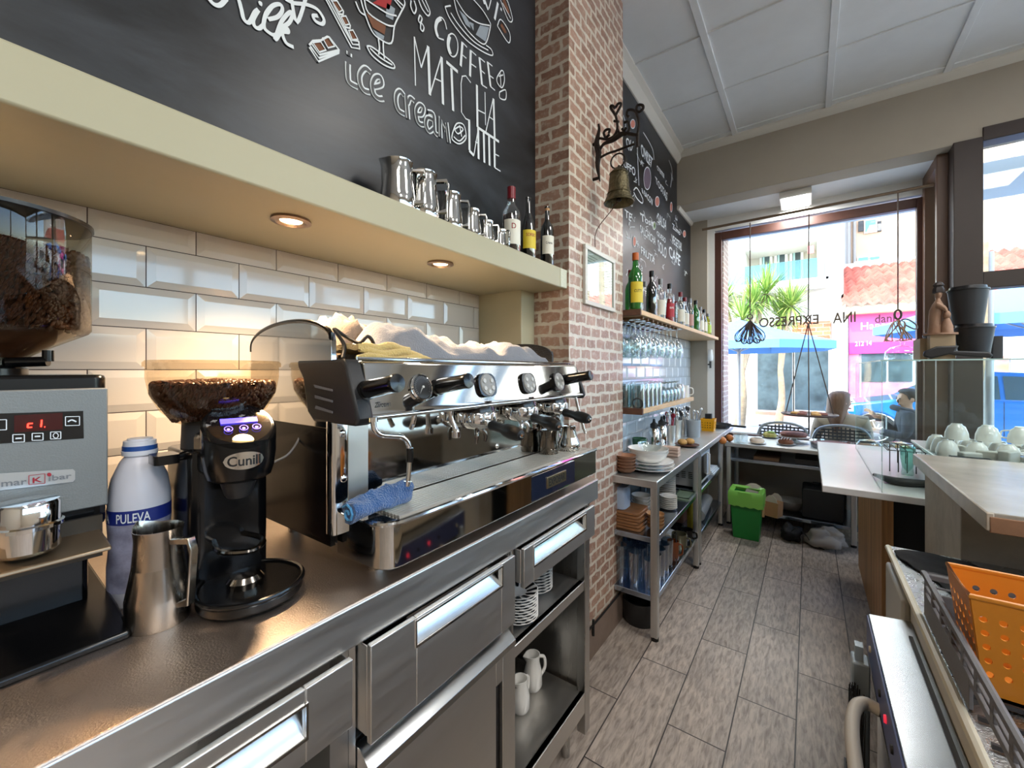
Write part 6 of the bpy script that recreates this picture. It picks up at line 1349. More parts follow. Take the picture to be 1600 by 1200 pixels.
for k in range(7): mb.tube([(.36 + k * .035, 3.05, TZ + .004), (.36 + k * .035, 3.05, TZ + .12), (.36 + k * .035, 3.35, TZ + .12), (.36 + k * .035, 3.35, TZ + .004)], .0025, 5)
mb.tube([(.35, 3.05, TZ + .12), (.60, 3.05, TZ + .12), (.60, 3.35, TZ + .12), (.35, 3.35, TZ + .12)], .003, 5, closed=True).build('wires', darkgrey, t)
a, b, c = az(1366, 747, TZ), az(1400, 758, TZ), az(1445, 762, TZ)
for q in (a, b, c): q.z += .018
tag(MB().tube([a, b, c], [.008, .02, .018], 14, smooth=4).build('bar_mat', blackm, loc=(b.x, b.y, TZ)), 'thick black rolled bar mat lying across the near edge of the white counter', 'mat')
# ================================================================== BAR WITH VITRINE
t = thing('bar_counter', 'high marble topped bar counter with a pale plastered front', 'bar', (.9, 2.0, 0))
marble = pm('marble_grey', (168, 162, 150), .25, noise=.18, nscale=5)
MB().box(.365, 2.4, 1.55, 2.455, 1.056, 1.1).build('top', marble, t, bev=.003)
MB().box(.364, .378, 1.548, 2.457, 1.054, 1.099).build('edge', pm('lit_edge', (190, 180, 164), .4, noise=.12, nscale=20), t, bev=.002); MB().box(.37, 2.4, 1.546, 1.556, 1.05, 1.09).build('edge', pm('oak_edge', (150, 112, 84), .5, noise=.2, nscale=20), t, bev=.002)  # left edge paler than the oak: light on it is in the colour
MB().box(.398, 2.4, 1.93, 2.44, 0, 1.056).build('front', pm('rough_plaster', (176, 168, 154), .8, noise=.14, nscale=9, bump=.6, bscale=14), t, bev=.003)
t = thing('glass_vitrine', 'frameless glass display case standing behind the marble bar', 'display case', (.9, 3.0, TZ))
VX, VY0, VY1, VZ = .27, 2.51, 3.80, 1.505
vg = vitr
MB().box(VX, VX + .006, VY0, VY1, TZ, VZ - .006).build('side_glass', vg, t); MB().box(VX + .006, 1.9, VY0, VY0 + .006, TZ, VZ - .006).build('front_glass', vg, t); MB().box(VX + .006, 1.9, VY1 - .006, VY1, TZ, VZ - .006).build('rear_glass', vg, t)
MB().box(VX - .003, 1.9, VY0 - .003, VY1 + .003, VZ - .005, VZ + .001).build('top_glass', vg, t)
ed = pm('glass_edge', (176, 206, 200), .2)
mb = MB().box(VX - .003, 1.9, VY0 - .0045, VY0 - .003, VZ - .005, VZ + .001).box(VX - .0045, VX - .003, VY0, VY1, VZ - .005, VZ + .001).box(VX - .001, VX + .001, VY0 - .001, VY0 + .001, TZ, VZ - .006).box(VX - .001, VX + .001, VY1 - .001, VY1 + .001, TZ, VZ - .006)
mb.build('polished_edge', ed, t)
# shelf in the vitrine and what is on it
DZ = 1.055
t = thing('display_shelf', 'steel display step inside the glass case behind the bar', 'shelf', (1.1, 2.9, TZ)); MB().box(.48, 1.88, 2.56, 3.3, DZ - .012, DZ).build('board', benchsteel, t, bev=.002)
for x in (.52, 1.84): MB().box(x, x + .02, 2.6, 3.26, TZ, DZ - .012).build('leg', benchsteel, t)
G3, L3 = 'white cups upside down in the glass case', 'white coffee cup upside down in the glass case behind the bar'
cup = None; cp_ = [(.042, 0), (.04, .03), (.03, .06), (.02, .068), (.018, .074), (.0001, .074)]
for i in range(6):
    for j in range(3):
        loc = (.53 + .095 * i, 2.78 + .1 * j, DZ)
        if cup is None:
            cup = thing('coffee_cup', L3, 'cup', loc, G3, local=True); MB().lathe(cp_, n=20).build('bowl', ceram, cup); MB().tube([(.036, 0, .018), (.058, 0, .022), (.056, 0, .048), (.03, 0, .054)], .004, 6, smooth=3).build('handle', ceram, cup)
        else: copy_tree(cup, None, loc, rz=random.uniform(0, 6))
for i in range(5): copy_tree(cup, None, (.57 + .1 * i, 2.83, DZ + .076), rz=random.uniform(0, 6), label='white coffee cup stacked in the second layer in the glass case', group='second layer of white cups in the glass case')
pw2 = dish('side_plate', 'white plate of the pile at the front of the glass case', (.80, 2.66, DZ), plate_prof(.088, .01), group='white plates piled in the glass case')
for k in range(1, 4): copy_tree(pw2, None, (.80, 2.66, DZ + .013 * k))
dish('sugar_bowl', 'small glass bowl with a knob lid on top of the plates', (.80, 2.66, DZ + .052), [(.0001, 0), (.05, 0), (.045, .02), (.02, .035), (.012, .04), (.016, .055), (.0001, .062)], glass, 'bowl')
pk = pm('sachet_white', (206, 204, 196), .6)
for k, (x, y, a) in enumerate([(.57, 2.63, 20), (.63, 2.65, -25), (.68, 2.62, 50)]):
    o = MB().rbox(-.035, .035, -.02, .02, 0, .045 + .01 * k, .008).build('sugar_packet', pk, loc=(0, 0, 0), bev=.004); o.location = (x, y, DZ); o.rotation_euler = (0, 0, R(a)); tag(o, ['white packet nearest the wire rack in the glass case', 'white packet tilted in the middle of the three in the glass case', 'white packet touching the plates in the glass case'][k], 'packet')
tag(MB().rbox(.40, .50, 2.56, 2.62, 1.056 - .156, 1.09, .006).build('card_reader', blackm, loc=(.45, 2.6, .9)), 'black box in the front corner of the glass case', 'box') if False else None
tag(MB().box(.50, .62, 2.565, 2.60, DZ, DZ + .03).build('price_stand', blackm, loc=(.55, 2.58, DZ)), 'flat black stand at the front corner of the display step', 'stand')
# ---- on top of the vitrine
VT = VZ + .002
def vt(px, py, Y): return ay(px, py, Y)
bxm = pm('carton_beige', (176, 154, 124), .7)
a = vt(1436, 555, 2.62); b = vt(1452, 555, 2.62)
tag(MB().box(a.x, b.x, 2.6, 2.75, VT, VT + .095).build('carton_box', bxm, loc=(a.x, 2.6, VT)), 'small beige carton at the left of the group on the glass case', 'carton')
a = vt(1451, 555, 2.56); b = vt(1490, 555, 2.56)
tag(MB().box(a.x, b.x, 2.53, 2.592, VT, VT + .105).build('carton_box', bxm, loc=(b.x, 2.55, VT)), 'larger beige carton under the little statue on the glass case', 'carton')
# statuette: seated figure sheltering a smaller one
st_ = pm('statue_clay', (150, 118, 96), .7, noise=.15, nscale=12, bump=.4, bscale=40)
sx_, sy_ = vt(1463, 520, 2.56).x, 2.56; sz_ = VT + .1055
t = thing('statuette', 'small clay statuette of a robed figure bending over a child', 'statuette', (sx_, sy_, sz_))
mb = MB(); ns = 20
for (x, z, rx, ry) in []: pass
pr_ = [(.0, .0, .045, .03), (-.004, .03, .04, .028), (-.008, .06, .032, .025), (-.006, .085, .034, .026), (.0, .11, .036, .026), (.006, .135, .028, .022), (.008, .152, .014, .014), (.008, .16, .011, .011), (.010, .168, .016, .015), (.011, .182, .019, .017), (.010, .196, .014, .013), (.008, .205, .006, .006)]
mb.add([Vector((sx_ + x + rx * cos(2 * pi * k / ns), sy_ + ry * sin(2 * pi * k / ns), sz_ + z)) for x, z, rx, ry in pr_ for k in range(ns)], [tuple(range(ns))[::-1]] + [(i * ns + k, i * ns + (k + 1) % ns, (i + 1) * ns + (k + 1) % ns, (i + 1) * ns + k) for i in range(len(pr_) - 1) for k in range(ns)] + [tuple((len(pr_) - 1) * ns + k for k in range(ns))])
mb.tube([(sx_ - .005, sy_ - .02, sz_ + .13), (sx_ + .03, sy_ - .028, sz_ + .115), (sx_ + .05, sy_ - .015, sz_ + .09)], [.014, .011, .009], 10, smooth=3).tube([(sx_ + .02, sy_ + .02, sz_ + .13), (sx_ + .045, sy_ + .02, sz_ + .11), (sx_ + .055, sy_, sz_ + .085)], [.012, .01, .008], 10, smooth=3)
mb.v = [Vector((sx_ + (v.x - sx_) * .62, v.y, v.z)) for v in mb.v]; mb.build('robed_figure', st_, t)
MB().lathe([(.0001, .18), (.02, .185), (.02, .20), (.014, .212), (.019, .218), (.012, .23), (.0001, .235)], (sx_ + .007, sy_, sz_), 6).build('hat', pm('statue_dark', (44, 36, 34), .7), t)
mb = MB().lathe([(.0001, 0), (.03, .0), (.028, .03), (.018, .055), (.012, .066)], (sx_ + .042, sy_ - .02, sz_ + .004), 16).ball((sx_ + .042, sy_ - .02, sz_ + .084), .018, .017, .02); mb.v = [Vector((sx_ + (v.x - sx_) * .68, v.y, v.z)) for v in mb.v]; mb.build('small_figure', st_, t)
MB().lathe([(.0001, 0), (.055, 0), (.055, .008), (.0001, .008)], (sx_ + .012, sy_, sz_ - .0), 24).build('plinth', st_, t)
# paper cups
cupm = pm('cup_black', (34, 36, 40), .55); lidm = pm('lid_dark', (28, 29, 32), .35)
def paper_cup(label, X, Y, z, h, r):
    t = thing('paper_cup', label, 'cup', (X, Y, z), None, 0, local=True)
    MB().lathe([(.0001, 0), (r * .76, 0), (r, h), (.0001, h)], n=32).build('cup', cupm, t)
    MB().lathe([(r * 1.0, h), (r * 1.05, h + .001), (r * 1.05, h + .006), (r * .93, h + .007), (r * .9, h + .018), (r * .84, h + .019), (r * .8, h + .012), (.0001, h + .012)], n=32).build('lid', lidm, t)
x1 = vt(1522, 540, 2.60).x; x0 = vt(1512, 540, 2.60).x
paper_cup('black takeaway cup with lid at the bottom of the stack on the glass case', x1, 2.60, VT + .018, .112, .06)
paper_cup('black takeaway cup with lid on top of the other cup', x0, 2.60, VT + .018 + .131, .145, .062)
paper_cup('small black takeaway cup hidden behind the stacked cups', x0 - .055, 2.74, VT, .11, .06)
a, b, c, d = vt(1447, 549, 2.54), vt(1460, 543, 2.54), vt(1490, 547, 2.54), vt(1542, 551, 2.54)
mb = MB().prism([(a.x - .015, VT + .014), (a.x + .01, VT + .002), (b.x + .04, VT + .02), (c.x, VT + .014), (d.x, VT + .002), (d.x + .012, VT + .012), (d.x, VT + .026), (c.x, VT + .034), (b.x + .07, VT + .056), (b.x + .0, VT + .054), (a.x - .01, VT + .034)], 2.505, 2.528, 'y')
tag(mb.build('paddle', blackm, bev=.006, loc=(c.x, 2.52, VT)), 'flat bent black paddle lying in front of the cups on the glass case', 'paddle')
tag(MB().rbox(x1 + .07, x1 + .105, 2.68, 2.72, VT, VT + .1, .006).build('plastic_block', darkgrey, loc=(x1 + .06, 2.7, VT)), 'dark grey block right of the takeaway cups', 'block')
tag(MB().lathe([(.0001, 0), (.075, 0), (.082, .02), (.078, .06), (.055, .085), (.02, .095), (.008, .1), (.012, .115), (.0001, .12)], (.445, 3.3, VT), 32).build('glass_dome', glass, loc=(.445, 3.3, VT)), 'domed clear glass jar standing at the far end of the glass case top', 'jar')
# ================================================================== UNDERCOUNTER MACHINES AT THE RIGHT
t = thing('glasswasher', 'stainless undercounter glasswasher with a blue control strip and grey bow handle', 'glasswasher', (.45, 1.1, 0))
# white chest part behind
WHm = pm('chest_white', (206, 204, 196), .45)
mx0, mx1, my0, my1 = .235, .85, .55, 1.925
t2 = thing('undercounter_fridge', 'white undercounter fridge with a dented metal top at the end of the aisle', 'fridge', (.5, 1.6, 0))
MB().box(mx0, mx1, .30, my1, .03, .815).build('body', WHm, t2, bev=.006)
dr = MB().box(mx0 - .02, mx0, 1.615, my1 - .01, .06, .80).build('door', pm('fridge_door', (188, 186, 178), .4), t2, bev=.008)
MB().box(mx0 - .012, mx1, .30, my1 + .008, .815, .85).build('top', steelm('dented_top', (196, 200, 202), .3, (1, 1, 1), 30, .1, .1, .5), t2, bev=.006)
MB().tube([(mx0 - .012, .32, .845), (mx0 - .012, my1, .845)], .009, 8).build('top_edging', cream if False else pm('cream_edging', (206, 200, 180), .4), t2)
MB().box(.26, .8, .35, 1.85, 0, .03).build('base', black, t2)
# washer proper in front
sx0, sx1 = .142, .234
MB().prism([(sx0, .742), (sx1 - .001, .752), (sx1 - .001, .60), (sx0, .60)], .42, 1.60, 'y').build('control_housing', steelm('washer_steel', (176, 180, 182), .24, (1, .05, 1), 60, .015, .12), t, bev=.002)
MB().box(.16, sx1 - .001, .44, 1.58, .03, .60).build('body', steelv, t)
st2 = MB().prism([(sx0 - .004, .738), (sx0 - .0005, .738), (sx0 - .0005, .64), (sx0 - .004, .64)], .42, 1.60, 'y').build('control_strip', pm('control_blue', (46, 58, 104), .4), t)
for k, (y, m_) in enumerate(((1.50, pm('button_clear', (200, 196, 180), .3)), (1.31, black), (1.22, pm('button_red', (190, 40, 60), .4, emit='c8283c', estr=.6)), (1.13, black), (1.05, MATS['button_red']), (.97, black))):
    MB().lathe([(.0001, .004), (.008, .004), (.009, 0)], (sx0 - .004, y, .69), 16, (-1, 0, 0)).build('button', m_, st2)
MB().box(sx0 + .012, sx1 - .004, .5, 1.44, .752, .7535).build('top_seam', steel, t) if False else None
MB().prism([(sx1 - .02, .7515), (sx1 - .012, .7515), (sx1 - .012, .757), (sx1 - .02, .757)], .5, 1.5, 'y').build('lid_lip', darkgrey, t)
HP_ = [(sx0 - .001, 1.33, .635), (sx0 - .03, 1.335, .638), (sx0 - .052, 1.30, .635), (sx0 - .062, 1.22, .628), (sx0 - .062, 1.1, .62), (sx0 - .062, .99, .615), (sx0 - .03, .95, .612), (sx0 - .001, .95, .612)]
MB().tube(HP_, .014, 12, smooth=5).build('door_handle', pm('handle_grey', (170, 166, 158), .4), t)
# dustpan and broom standing against it
t = thing('dustpan', 'pale grey metal dustpan leaning upright by the glasswasher', 'dustpan', (.09, 1.56, 0)); 
MB().prism([(.094, .0), (.134, .0), (.138, .64), (.098, .64)], 1.50, 1.56, 'y').build('pan', pm('pan_bluegrey', (150, 164, 174), .4, .2), t, bev=.004); MB().box(.104, .118, 1.52, 1.54, .52, .60).build('handle', pm('pan_bluegrey', 0), t) if False else MB().box(.106, .124, 1.515, 1.545, .64, .68).build('handle', MATS['pan_bluegrey'], t)
t = thing('broom', 'black bristle broom head beside the dustpan at the foot of the washer', 'broom', (.08, 1.4, 0)); mb = MB()
for k in range(60): y = 1.36 + .12 * random.random(); x = .084 + .03 * random.random(); mb.cyl((x, y, .36), (x + random.uniform(-.008, .008), y + random.uniform(-.015, .015), .60), .0016, .0012, 5)
mb.build('bristles', black, t); MB().box(.08, .118, 1.36, 1.49, .33, .37).cyl((.1, 1.42, 0), (.1, 1.42, .34), .011, n=10).build('head', darkgrey, t)
# grey crate with slots
t = thing('dish_crate', 'grey plastic dish crate with slotted sides on the washer top', 'crate', (.5, .9, .85))
kx0, kx1, ky0, ky1, kz0, kz1 = .232, .74, .50, 1.43, .853, .955
def slot_wall(P, nu, z0, z1, cut=None):
    """wall made of a top rail, a row of open slots and a solid lower band"""
    mb = MB(); zt, zb2 = z1 - .012, z1 - .045
    def q(u0, u1, a, b): mb.box(*P(u0, u1), a, b)
    q(0, 1, zt, z1)
    for k in range(nu + 1): u = k / nu; q(max(0, u - .1 / nu), min(1, u + .1 / nu), zb2, zt)
    q(0, 1, zb2 + .014, zb2 + .018)
    if cut: q(0, cut[0], z0, zb2); q(cut[1], 1, z0, zb2); q(cut[0], cut[1], z0 + .045, zb2)
    else: q(0, 1, z0, zb2)
    return mb
gp_ = pm('crate_grey', (112, 110, 112), .5, bump=.06, bscale=200)
T_ = .006
slot_wall(lambda a, b: (kx0, kx0 + T_, ky0 + (ky1 - ky0) * a, ky0 + (ky1 - ky0) * b), 12, kz0, kz1, (.35, .62)).build('side', gp_, t, bev=.001)
slot_wall(lambda a, b: (kx1 - T_, kx1, ky0 + (ky1 - ky0) * a, ky0 + (ky1 - ky0) * b), 12, kz0, kz1).build('side', gp_, t, bev=.001)
slot_wall(lambda a, b: (kx0 + (kx1 - kx0) * a, kx0 + (kx1 - kx0) * b, ky1 - T_, ky1), 7, kz0, kz1).build('side', gp_, t, bev=.001)
slot_wall(lambda a, b: (kx0 + (kx1 - kx0) * a, kx0 + (kx1 - kx0) * b, ky0, ky0 + T_), 7, kz0, kz1).build('side', gp_, t, bev=.001)
MB().tube([(kx0, ky0, kz1), (kx0, ky1, kz1), (kx1, ky1, kz1), (kx1, ky0, kz1)], .0075, 8, closed=True).build('rim', gp_, t)
mb = MB()
for k in range(14): y = ky0 + .03 + k * .065; mb.box(kx0 + T_, kx1 - T_, y, y + .006, kz0, kz0 + .008)
for k in range(8): x = kx0 + .03 + k * .065; mb.box(x, x + .006, ky0 + T_, ky1 - T_, kz0, kz0 + .008)
mb.build('grid_bottom', pm('grid_dark', (48, 46, 48), .5), t)
perf_basket('cutlery_basket', 'orange perforated plastic cutlery basket standing in the grey crate', .243, .50, 1.12, 1.275, .8625, 1.04, orangep, .02, rowsn=7)
sp = MB()
for k in range(3): sp.tube([(.47 - k * .012, 1.20, .88), (.475 - k * .01, 1.19, 1.0), (.485 - k * .01, 1.15, 1.045)], [.003, .003, .008], 8, smooth=3)
tag(sp.build('cutlery', chrome, loc=(.47, 1.2, .87)), 'steel spoons sticking up in the orange basket', 'cutlery')
mb = MB().sheet(lambda u, v: Vector((.27 + .38 * u + .04 * sin(v * 5), 1.47 + .40 * v + .04 * sin(u * 7), .856 + .012 * abs(nn(u, v, 6)) + .05 * max(0, u - .25) * abs(nn(u, v, 3, 4)))), 26, 22, .004)
tag(mb.build('black_cloth', pm('cloth_black', (16, 16, 18), .9), smooth=80, loc=(.45, 1.65, .852)), 'black cloth spread on the metal top behind the orange basket', 'cloth')
# ================================================================== THE STREET
YF = 15.8
pav = pm('pale_paving', (206, 198, 186), .8, noise=.08, nscale=3)
struct('pavement', MB().box(-30, 40, YW + .14, 10.4, -.2, -.004).box(-30, 40, 13.9, 40, -.2, -.004).box(5.1, 40, -20, YW + .14, -.2, -.004), pav)
struct('road', MB().box(-30, 40, 10.4, 13.9, -.2, -.06), pm('asphalt', (150, 150, 152), .85, noise=.1, nscale=30))
struct('exterior_porch', MB().box(-4, 6, YW + .16, 5.9, 3.10, 3.2), pm('porch_bluegrey', (176, 196, 208), .6))
def fy(px, py, Y=YF): return ay(px, py, Y)
def rect(mb, x0, x1, y0, y1, Y=YF, d0=-.02, d1=.02, ref=None):
    """a box on a facade at depth Y whose front covers the given rows and columns"""
    a = fy(x0, y1, Y); b = fy(x1, y0, Y); c = fy(x0, y0, Y); e = fy(x1, y1, Y)
    return mb.box(a.x, b.x, Y + d0, Y + d1, (a.z + e.z) / 2, (b.z + c.z) / 2)
# ---- white block with the balcony
wf = pm('white_facade', (206, 200, 188), .8, noise=.03, nscale=2); wg = pm('shop_glass', (66, 80, 84), .35, spec=.3, noise=.5, nscale=2.5); alu = pm('white_aluminium', (236, 236, 234), .4)  # mottling in the glass colour stands in for reflected foliage
t = thing('apartment_building', 'white apartment block with glass balcony across the street', 'building', (-3, YF + 2, 0))
xl = -9; xr = fy(1318, 500).x
zf1 = fy(1230, 446).z; zt = fy(1230, 383).z; xo0 = fy(1165, 400).x; xo1 = fy(1277, 400).x
gx0, gx1 = fy(1178, 590).x, fy(1297, 590).x; gz1 = fy(1240, 533).z
mb = MB()
mb.box(xl, xo0 - .02, YF, YF + 4, gz1, 12).box(xo1, xr, YF, YF + 4, 0, 12).box(xo0 - .02, xo1, YF, YF + 4, zt, 12).box(xo0 - .02, xo1, YF, YF + 4, gz1, zf1).box(xo0 - .1, xo1, YF + 1.3, YF + 4, zf1, zt)
mb.box(xl, fy(1130, 590).x - .8, YF, YF + 4, 0, gz1)
mb.build('wall', wf, t, smooth=0)
MB().box(xo0 - 1.5, xo1 + .25, YF - 1.0, YF, zf1 - .2, zf1 - .02).build('balcony_slab', alu, t)
bg2 = glassm('aqua_rail_glass', (186, 234, 234), .06, body=.06, bodycol=(170, 226, 226)); MB().box(xo0 - 1.5, xo1 + .2, YF - .98, YF - .96, zf1 - .02, zf1 + .55).build('balcony_glass', bg2, t)
MB().box(xo1 + .18, xo1 + .3, YF - 1, YF, zf1 - .1, zf1 + .6).build('balcony_post', alu, t)
w0 = xo0 + .3
for k in range(3):
    x = w0 + k * (xo1 - w0 - .3) / 3; w_ = (xo1 - w0 - .3) / 3 - .06
    f = MB().box(x, x + w_, YF + 1.22, YF + 1.3, zf1, zf1 + 2.1).build('balcony_window', alu, t); MB().box(x + .08, x + w_ - .08, YF + 1.2, YF + 1.22, zf1 + .1, zf1 + 2.0).build('pane', wg, f)
    MB().box(x + .1, x + w_ * .4, YF + 1.17, YF + 1.2, zf1 + .1, zf1 + 2.0).build('curtain', pm('curtain_aqua', (170, 206, 206), .8), f)
rect(MB(), 1197, 1212, 384, 390, YF + .9, -.2, 0).build('wall_heater', alu, t)
# shop windows on the ground floor
for x0, x1 in ((1184, 1240), (1242, 1296)):
    f = rect(MB(), x0 - 3, x1 + 1, 533, 645, YF, -.05, .06).build('shop_window', alu, t)
    rect(MB(), x0, x1 - 2, 538, 641, YF, -.08, -.05).build('pane', wg, f)
f = rect(MB(), 1130, 1180, 537, 648, YF, .0, .1).build('shop_door', pm('cream_shutter', (214, 206, 188), .6), t)
rect(MB(), 1181, 1298, 645, 652, YF, -.12, 0).build('brick_plinth', pm('plinth_red', (186, 120, 100), .8), t)
rect(MB(), 1238, 1298, 503, 530, YF, -.06, 0).build('brick_panel', brick_material('orange_brick', 'be5c38', 'd07c54', 'd8a486', .35, .12, .012, .1), t)
rect(MB(), 1299, 1324, 500, 652, YF, -.25, 0).build('pilaster', alu, t)
tag(rect(MB(), 1262, 1272, 385, 397, YF, -.1, -.06).build('red_notice', pm('notice_pink', (206, 110, 110), .7), loc=(fy(1267, 390).x, YF, 5)), 'small red notice fixed on the white facade beside the balcony', 'notice')
# ---- beige house behind the tiled roof
YG = 21
t = thing('beige_house', 'tall beige house with blue windows behind the tiled roof', 'building', (4, YG, 0))
be = pm('beige_facade', (196, 168, 142), .85, noise=.05, nscale=1.5)
MB().box(fy(1322, 400, YG).x, fy(1445, 400, YG).x, YG, YG + 4, 0, 13).build('wall', be, t, smooth=0)
MB().box(fy(1445, 400, YG).x, fy(1500, 400, YG).x, YG + .5, YG + 4, 0, 13).build('wall', pm('white_facade', 0) if False else MATS['white_facade'], t, smooth=0)
blw = pm('blue_shutter', (96, 176, 214), .4)
for x0, x1, y0, y1 in ((1352, 1368, 345, 362), (1341, 1356, 403, 418), (1359, 1374, 402, 417)):
    f = rect(MB(), x0 - 2, x1 + 2, y0 - 2, y1 + 2, YG, -.06, .02).build('window', alu, t); rect(MB(), x0, x1, y0, y1, YG, -.1, -.06).build('pane', blw, f)
for x0, x1 in ((1341, 1349), (1371, 1377)): rect(MB(), x0, x1, 346, 362, YG, -.08, 0).build('shutter', darkgrey, t)
MB().cyl(fy(1325, 330, YG - .1), fy(1325, 420, YG - .1), .09, n=8).cyl(fy(1335, 330, YG - .1), fy(1335, 420, YG - .1), .05, n=8).build('drain_pipe', pm('pipe_grey', (150, 144, 140), .5), t)
# ---- pink shop with tiled roof
t = thing('pink_shop', 'pink fronted shop with an orange tiled roof across the street', 'building', (3, YF, 0))
pink1 = pm('pink_sign', (240, 96, 160), .5); mag = pm('magenta_band', (206, 50, 140), .5)
A = fy(1322, 480, YF - .5); B = fy(1600, 462, YF - .5); zr0 = (fy(1330, 478, YF - .5).z); zr1 = fy(1330, 418, YF + 3).z
x0r, x1r = fy(1316, 470, YF - .5).x, 9.5
nt_ = 36; mb = MB(); rows_ = 12
P = []
for j in range(rows_ + 1):
    for s in (0, 1):
        if j == rows_ and s: continue
        v = j / rows_; y = YF - .6 + 3.6 * v; z = zr0 + (zr1 - zr0) * v + (.0 if s == 0 else .1)
        P.append([(x0r + (x1r - x0r) * i / (nt_ * 4), y, z + .06 * sin(i * pi / 2)) for i in range(nt_ * 4 + 1)])
W1 = nt_ * 4 + 1
mb.add([p for r_ in P for p in r_], [(j * W1 + i, j * W1 + i + 1, (j + 1) * W1 + i + 1, (j + 1) * W1 + i) for j in range(len(P) - 1) for i in range(W1 - 1)])
mb.build('tiled_roof', pm('roof_tile', (186, 104, 88), .8, noise=.45, nscale=2), t, smooth=0)
MB().box(x0r, x1r, YF + 2.9, YF + 3.1, zr1 - .1, zr1 + .12).build('roof_ridge', pm('ridge_pale', (222, 214, 206), .8), t)
MB().box(x0r + .1, x1r, YF - .55, YF, zr0 - .22, zr0 - .02).build('eaves', pm('eaves_cream', (232, 206, 160), .7), t)
MB().box(x0r + .2, x1r, YF + .02, YF + 2.9, 0, zr0 - .1).build('wall', alu, t)
za, zb_ = fy(1400, 534).z, zr0 - .22
MB().box(fy(1326, 500).x, fy(1460, 500).x, YF - .12, YF, za, zb_).build('sign_board', pink1, t)
MB().box(fy(1326, 500).x, fy(1460, 500).x, YF - .13, YF, za - .32, za).build('sign_band', mag, t)
tt = MB(); P = lambda x, y: fy(x, y, YF - .125)
text(tt, 'dani', P(1367, 505), P(1398, 503), P(1398, 490), P(1367, 492)); tt.build('sign_lettering', pm('dark_pink_ink', (90, 30, 60), .6), t, smooth=0)
tt = MB(); text(tt, 'Happy', P(1345, 519), P(1396, 516), P(1396, 501), P(1345, 504)); P = lambda x, y: fy(x, y, YF - .135); text(tt, '212 14', P(1336, 541), P(1362, 539), P(1362, 532), P(1336, 534)); tt.build('sign_lettering', white, t, smooth=0)
postm = pm('poster_pink', (226, 120, 150), .6, noise=.45, nscale=2.5)
for k, (x0, x1, y0, y1, m_) in enumerate(((1326, 1342, 545, 620, postm), (1346, 1384, 547, 596, wg), (1388, 1425, 547, 596, wg), (1346, 1425, 598, 625, postm), (1457, 1474, 560, 604, mag), (1545, 1575, 556, 606, pm('poster_tan', (206, 150, 120), .6, noise=.4, nscale=3)), (1578, 1600, 556, 600, alu))):
    rect(MB(), x0, x1, y0, y1, YF, -.06, .02).build('shop_window' if m_ is wg else 'poster', m_, t)
# far houses on the right
YH = 24
t = thing('far_house', 'pale stone house with shutters seen in the upper right pane', 'building', (10, YH, 0))
MB().box(fy(1505, 400, YH).x, fy(1580, 400, YH).x, YH, YH + 4, 0, 15).build('wall', pm('stone_facade', (178, 160, 142), .85, noise=.08, nscale=1), t, smooth=0); MB().box(fy(1580, 400, YH).x, fy(1580, 400, YH).x + 9, YH - .4, YH + 4, 0, 15).build('wall', wf, t, smooth=0)
mb = MB()
for k in range(16): z = fy(1590, 400, YH).z + k * .16; mb.box(fy(1592, 400, YH).x, fy(1592, 400, YH).x + 2, YH - .5, YH - .42, z, z + .11)
mb.build('shutter', pm('shutter_cream', (216, 208, 190), .7), t)
t = thing('pink_gable', 'pink gable wall below the pale stone house', 'building', (8, 20, 0)); a, b, c, d = fy(1528, 440, 19), fy(1572, 440, 19), fy(1560, 420, 19), fy(1531, 400, 19)
MB().prism([(a.x, 0), (b.x + 1.5, 0), (b.x + 1.5, a.z - .2), (c.x, c.z), (d.x, d.z), (a.x - .2, d.z)], 19, 20, 'y').build('wall', pm('gable_pink', (226, 140, 160), .8), t)
# ---- parasols
canb = pm('parasol_blue', (104, 160, 222), .8); polem = pm('pole_grey', (150, 152, 156), .4, .6)
def parasol(label, cx, cy_, zr, za, hw_, rz=0, px_=0):
    t = thing('parasol', label, 'parasol', (cx, cy_, 0), None, rz, local=True)
    n = 8; mb = MB(); ring = [(hw_ * 1.08 * cos(2 * pi * k / n + pi / 8), hw_ * 1.08 * sin(2 * pi * k / n + pi / 8)) for k in range(n)]
    vs = [(0, 0, za)] + [(x * .5, y * .5, zr + (za - zr) * .44) for x, y in ring] + [(x, y, zr) for x, y in ring] + [(x, y, zr - .14) for x, y in ring]
    fs = [(0, 1 + k, 1 + (k + 1) % n) for k in range(n)] + [(1 + k, 9 + k, 9 + (k + 1) % n, 1 + (k + 1) % n) for k in range(n)] + [(9 + k, 17 + k, 17 + (k + 1) % n, 9 + (k + 1) % n) for k in range(n)]
    mb.add(vs, fs).build('canopy', canb, t, solid=.01, smooth=0)
    mb = MB()
    for x, y in ring: mb.cyl((x * .98, y * .98, zr - .02), (0, 0, za - .1), .014, n=6).cyl((x * .5, y * .5, zr + (za - zr) * .4), (0, 0, zr - .15), .011, n=6)
    mb.build('ribs', polem, t); MB().cyl((px_, 0, .06), (0, 0, za + .05), .035, n=14).build('pole', polem, t); MB().box(-.4 + px_, .4 + px_, -.4, .4, 0, .06).build('base', darkgrey, t)
parasol('pale blue parasol on a grey pole left in the window view', -1.18, 9.7, 1.98, 2.5, 1.52, .1)
parasol('pale blue parasol in front of the shop, right in the window view', 2.75, 9.6, 2.2, 2.85, 1.7, .4)
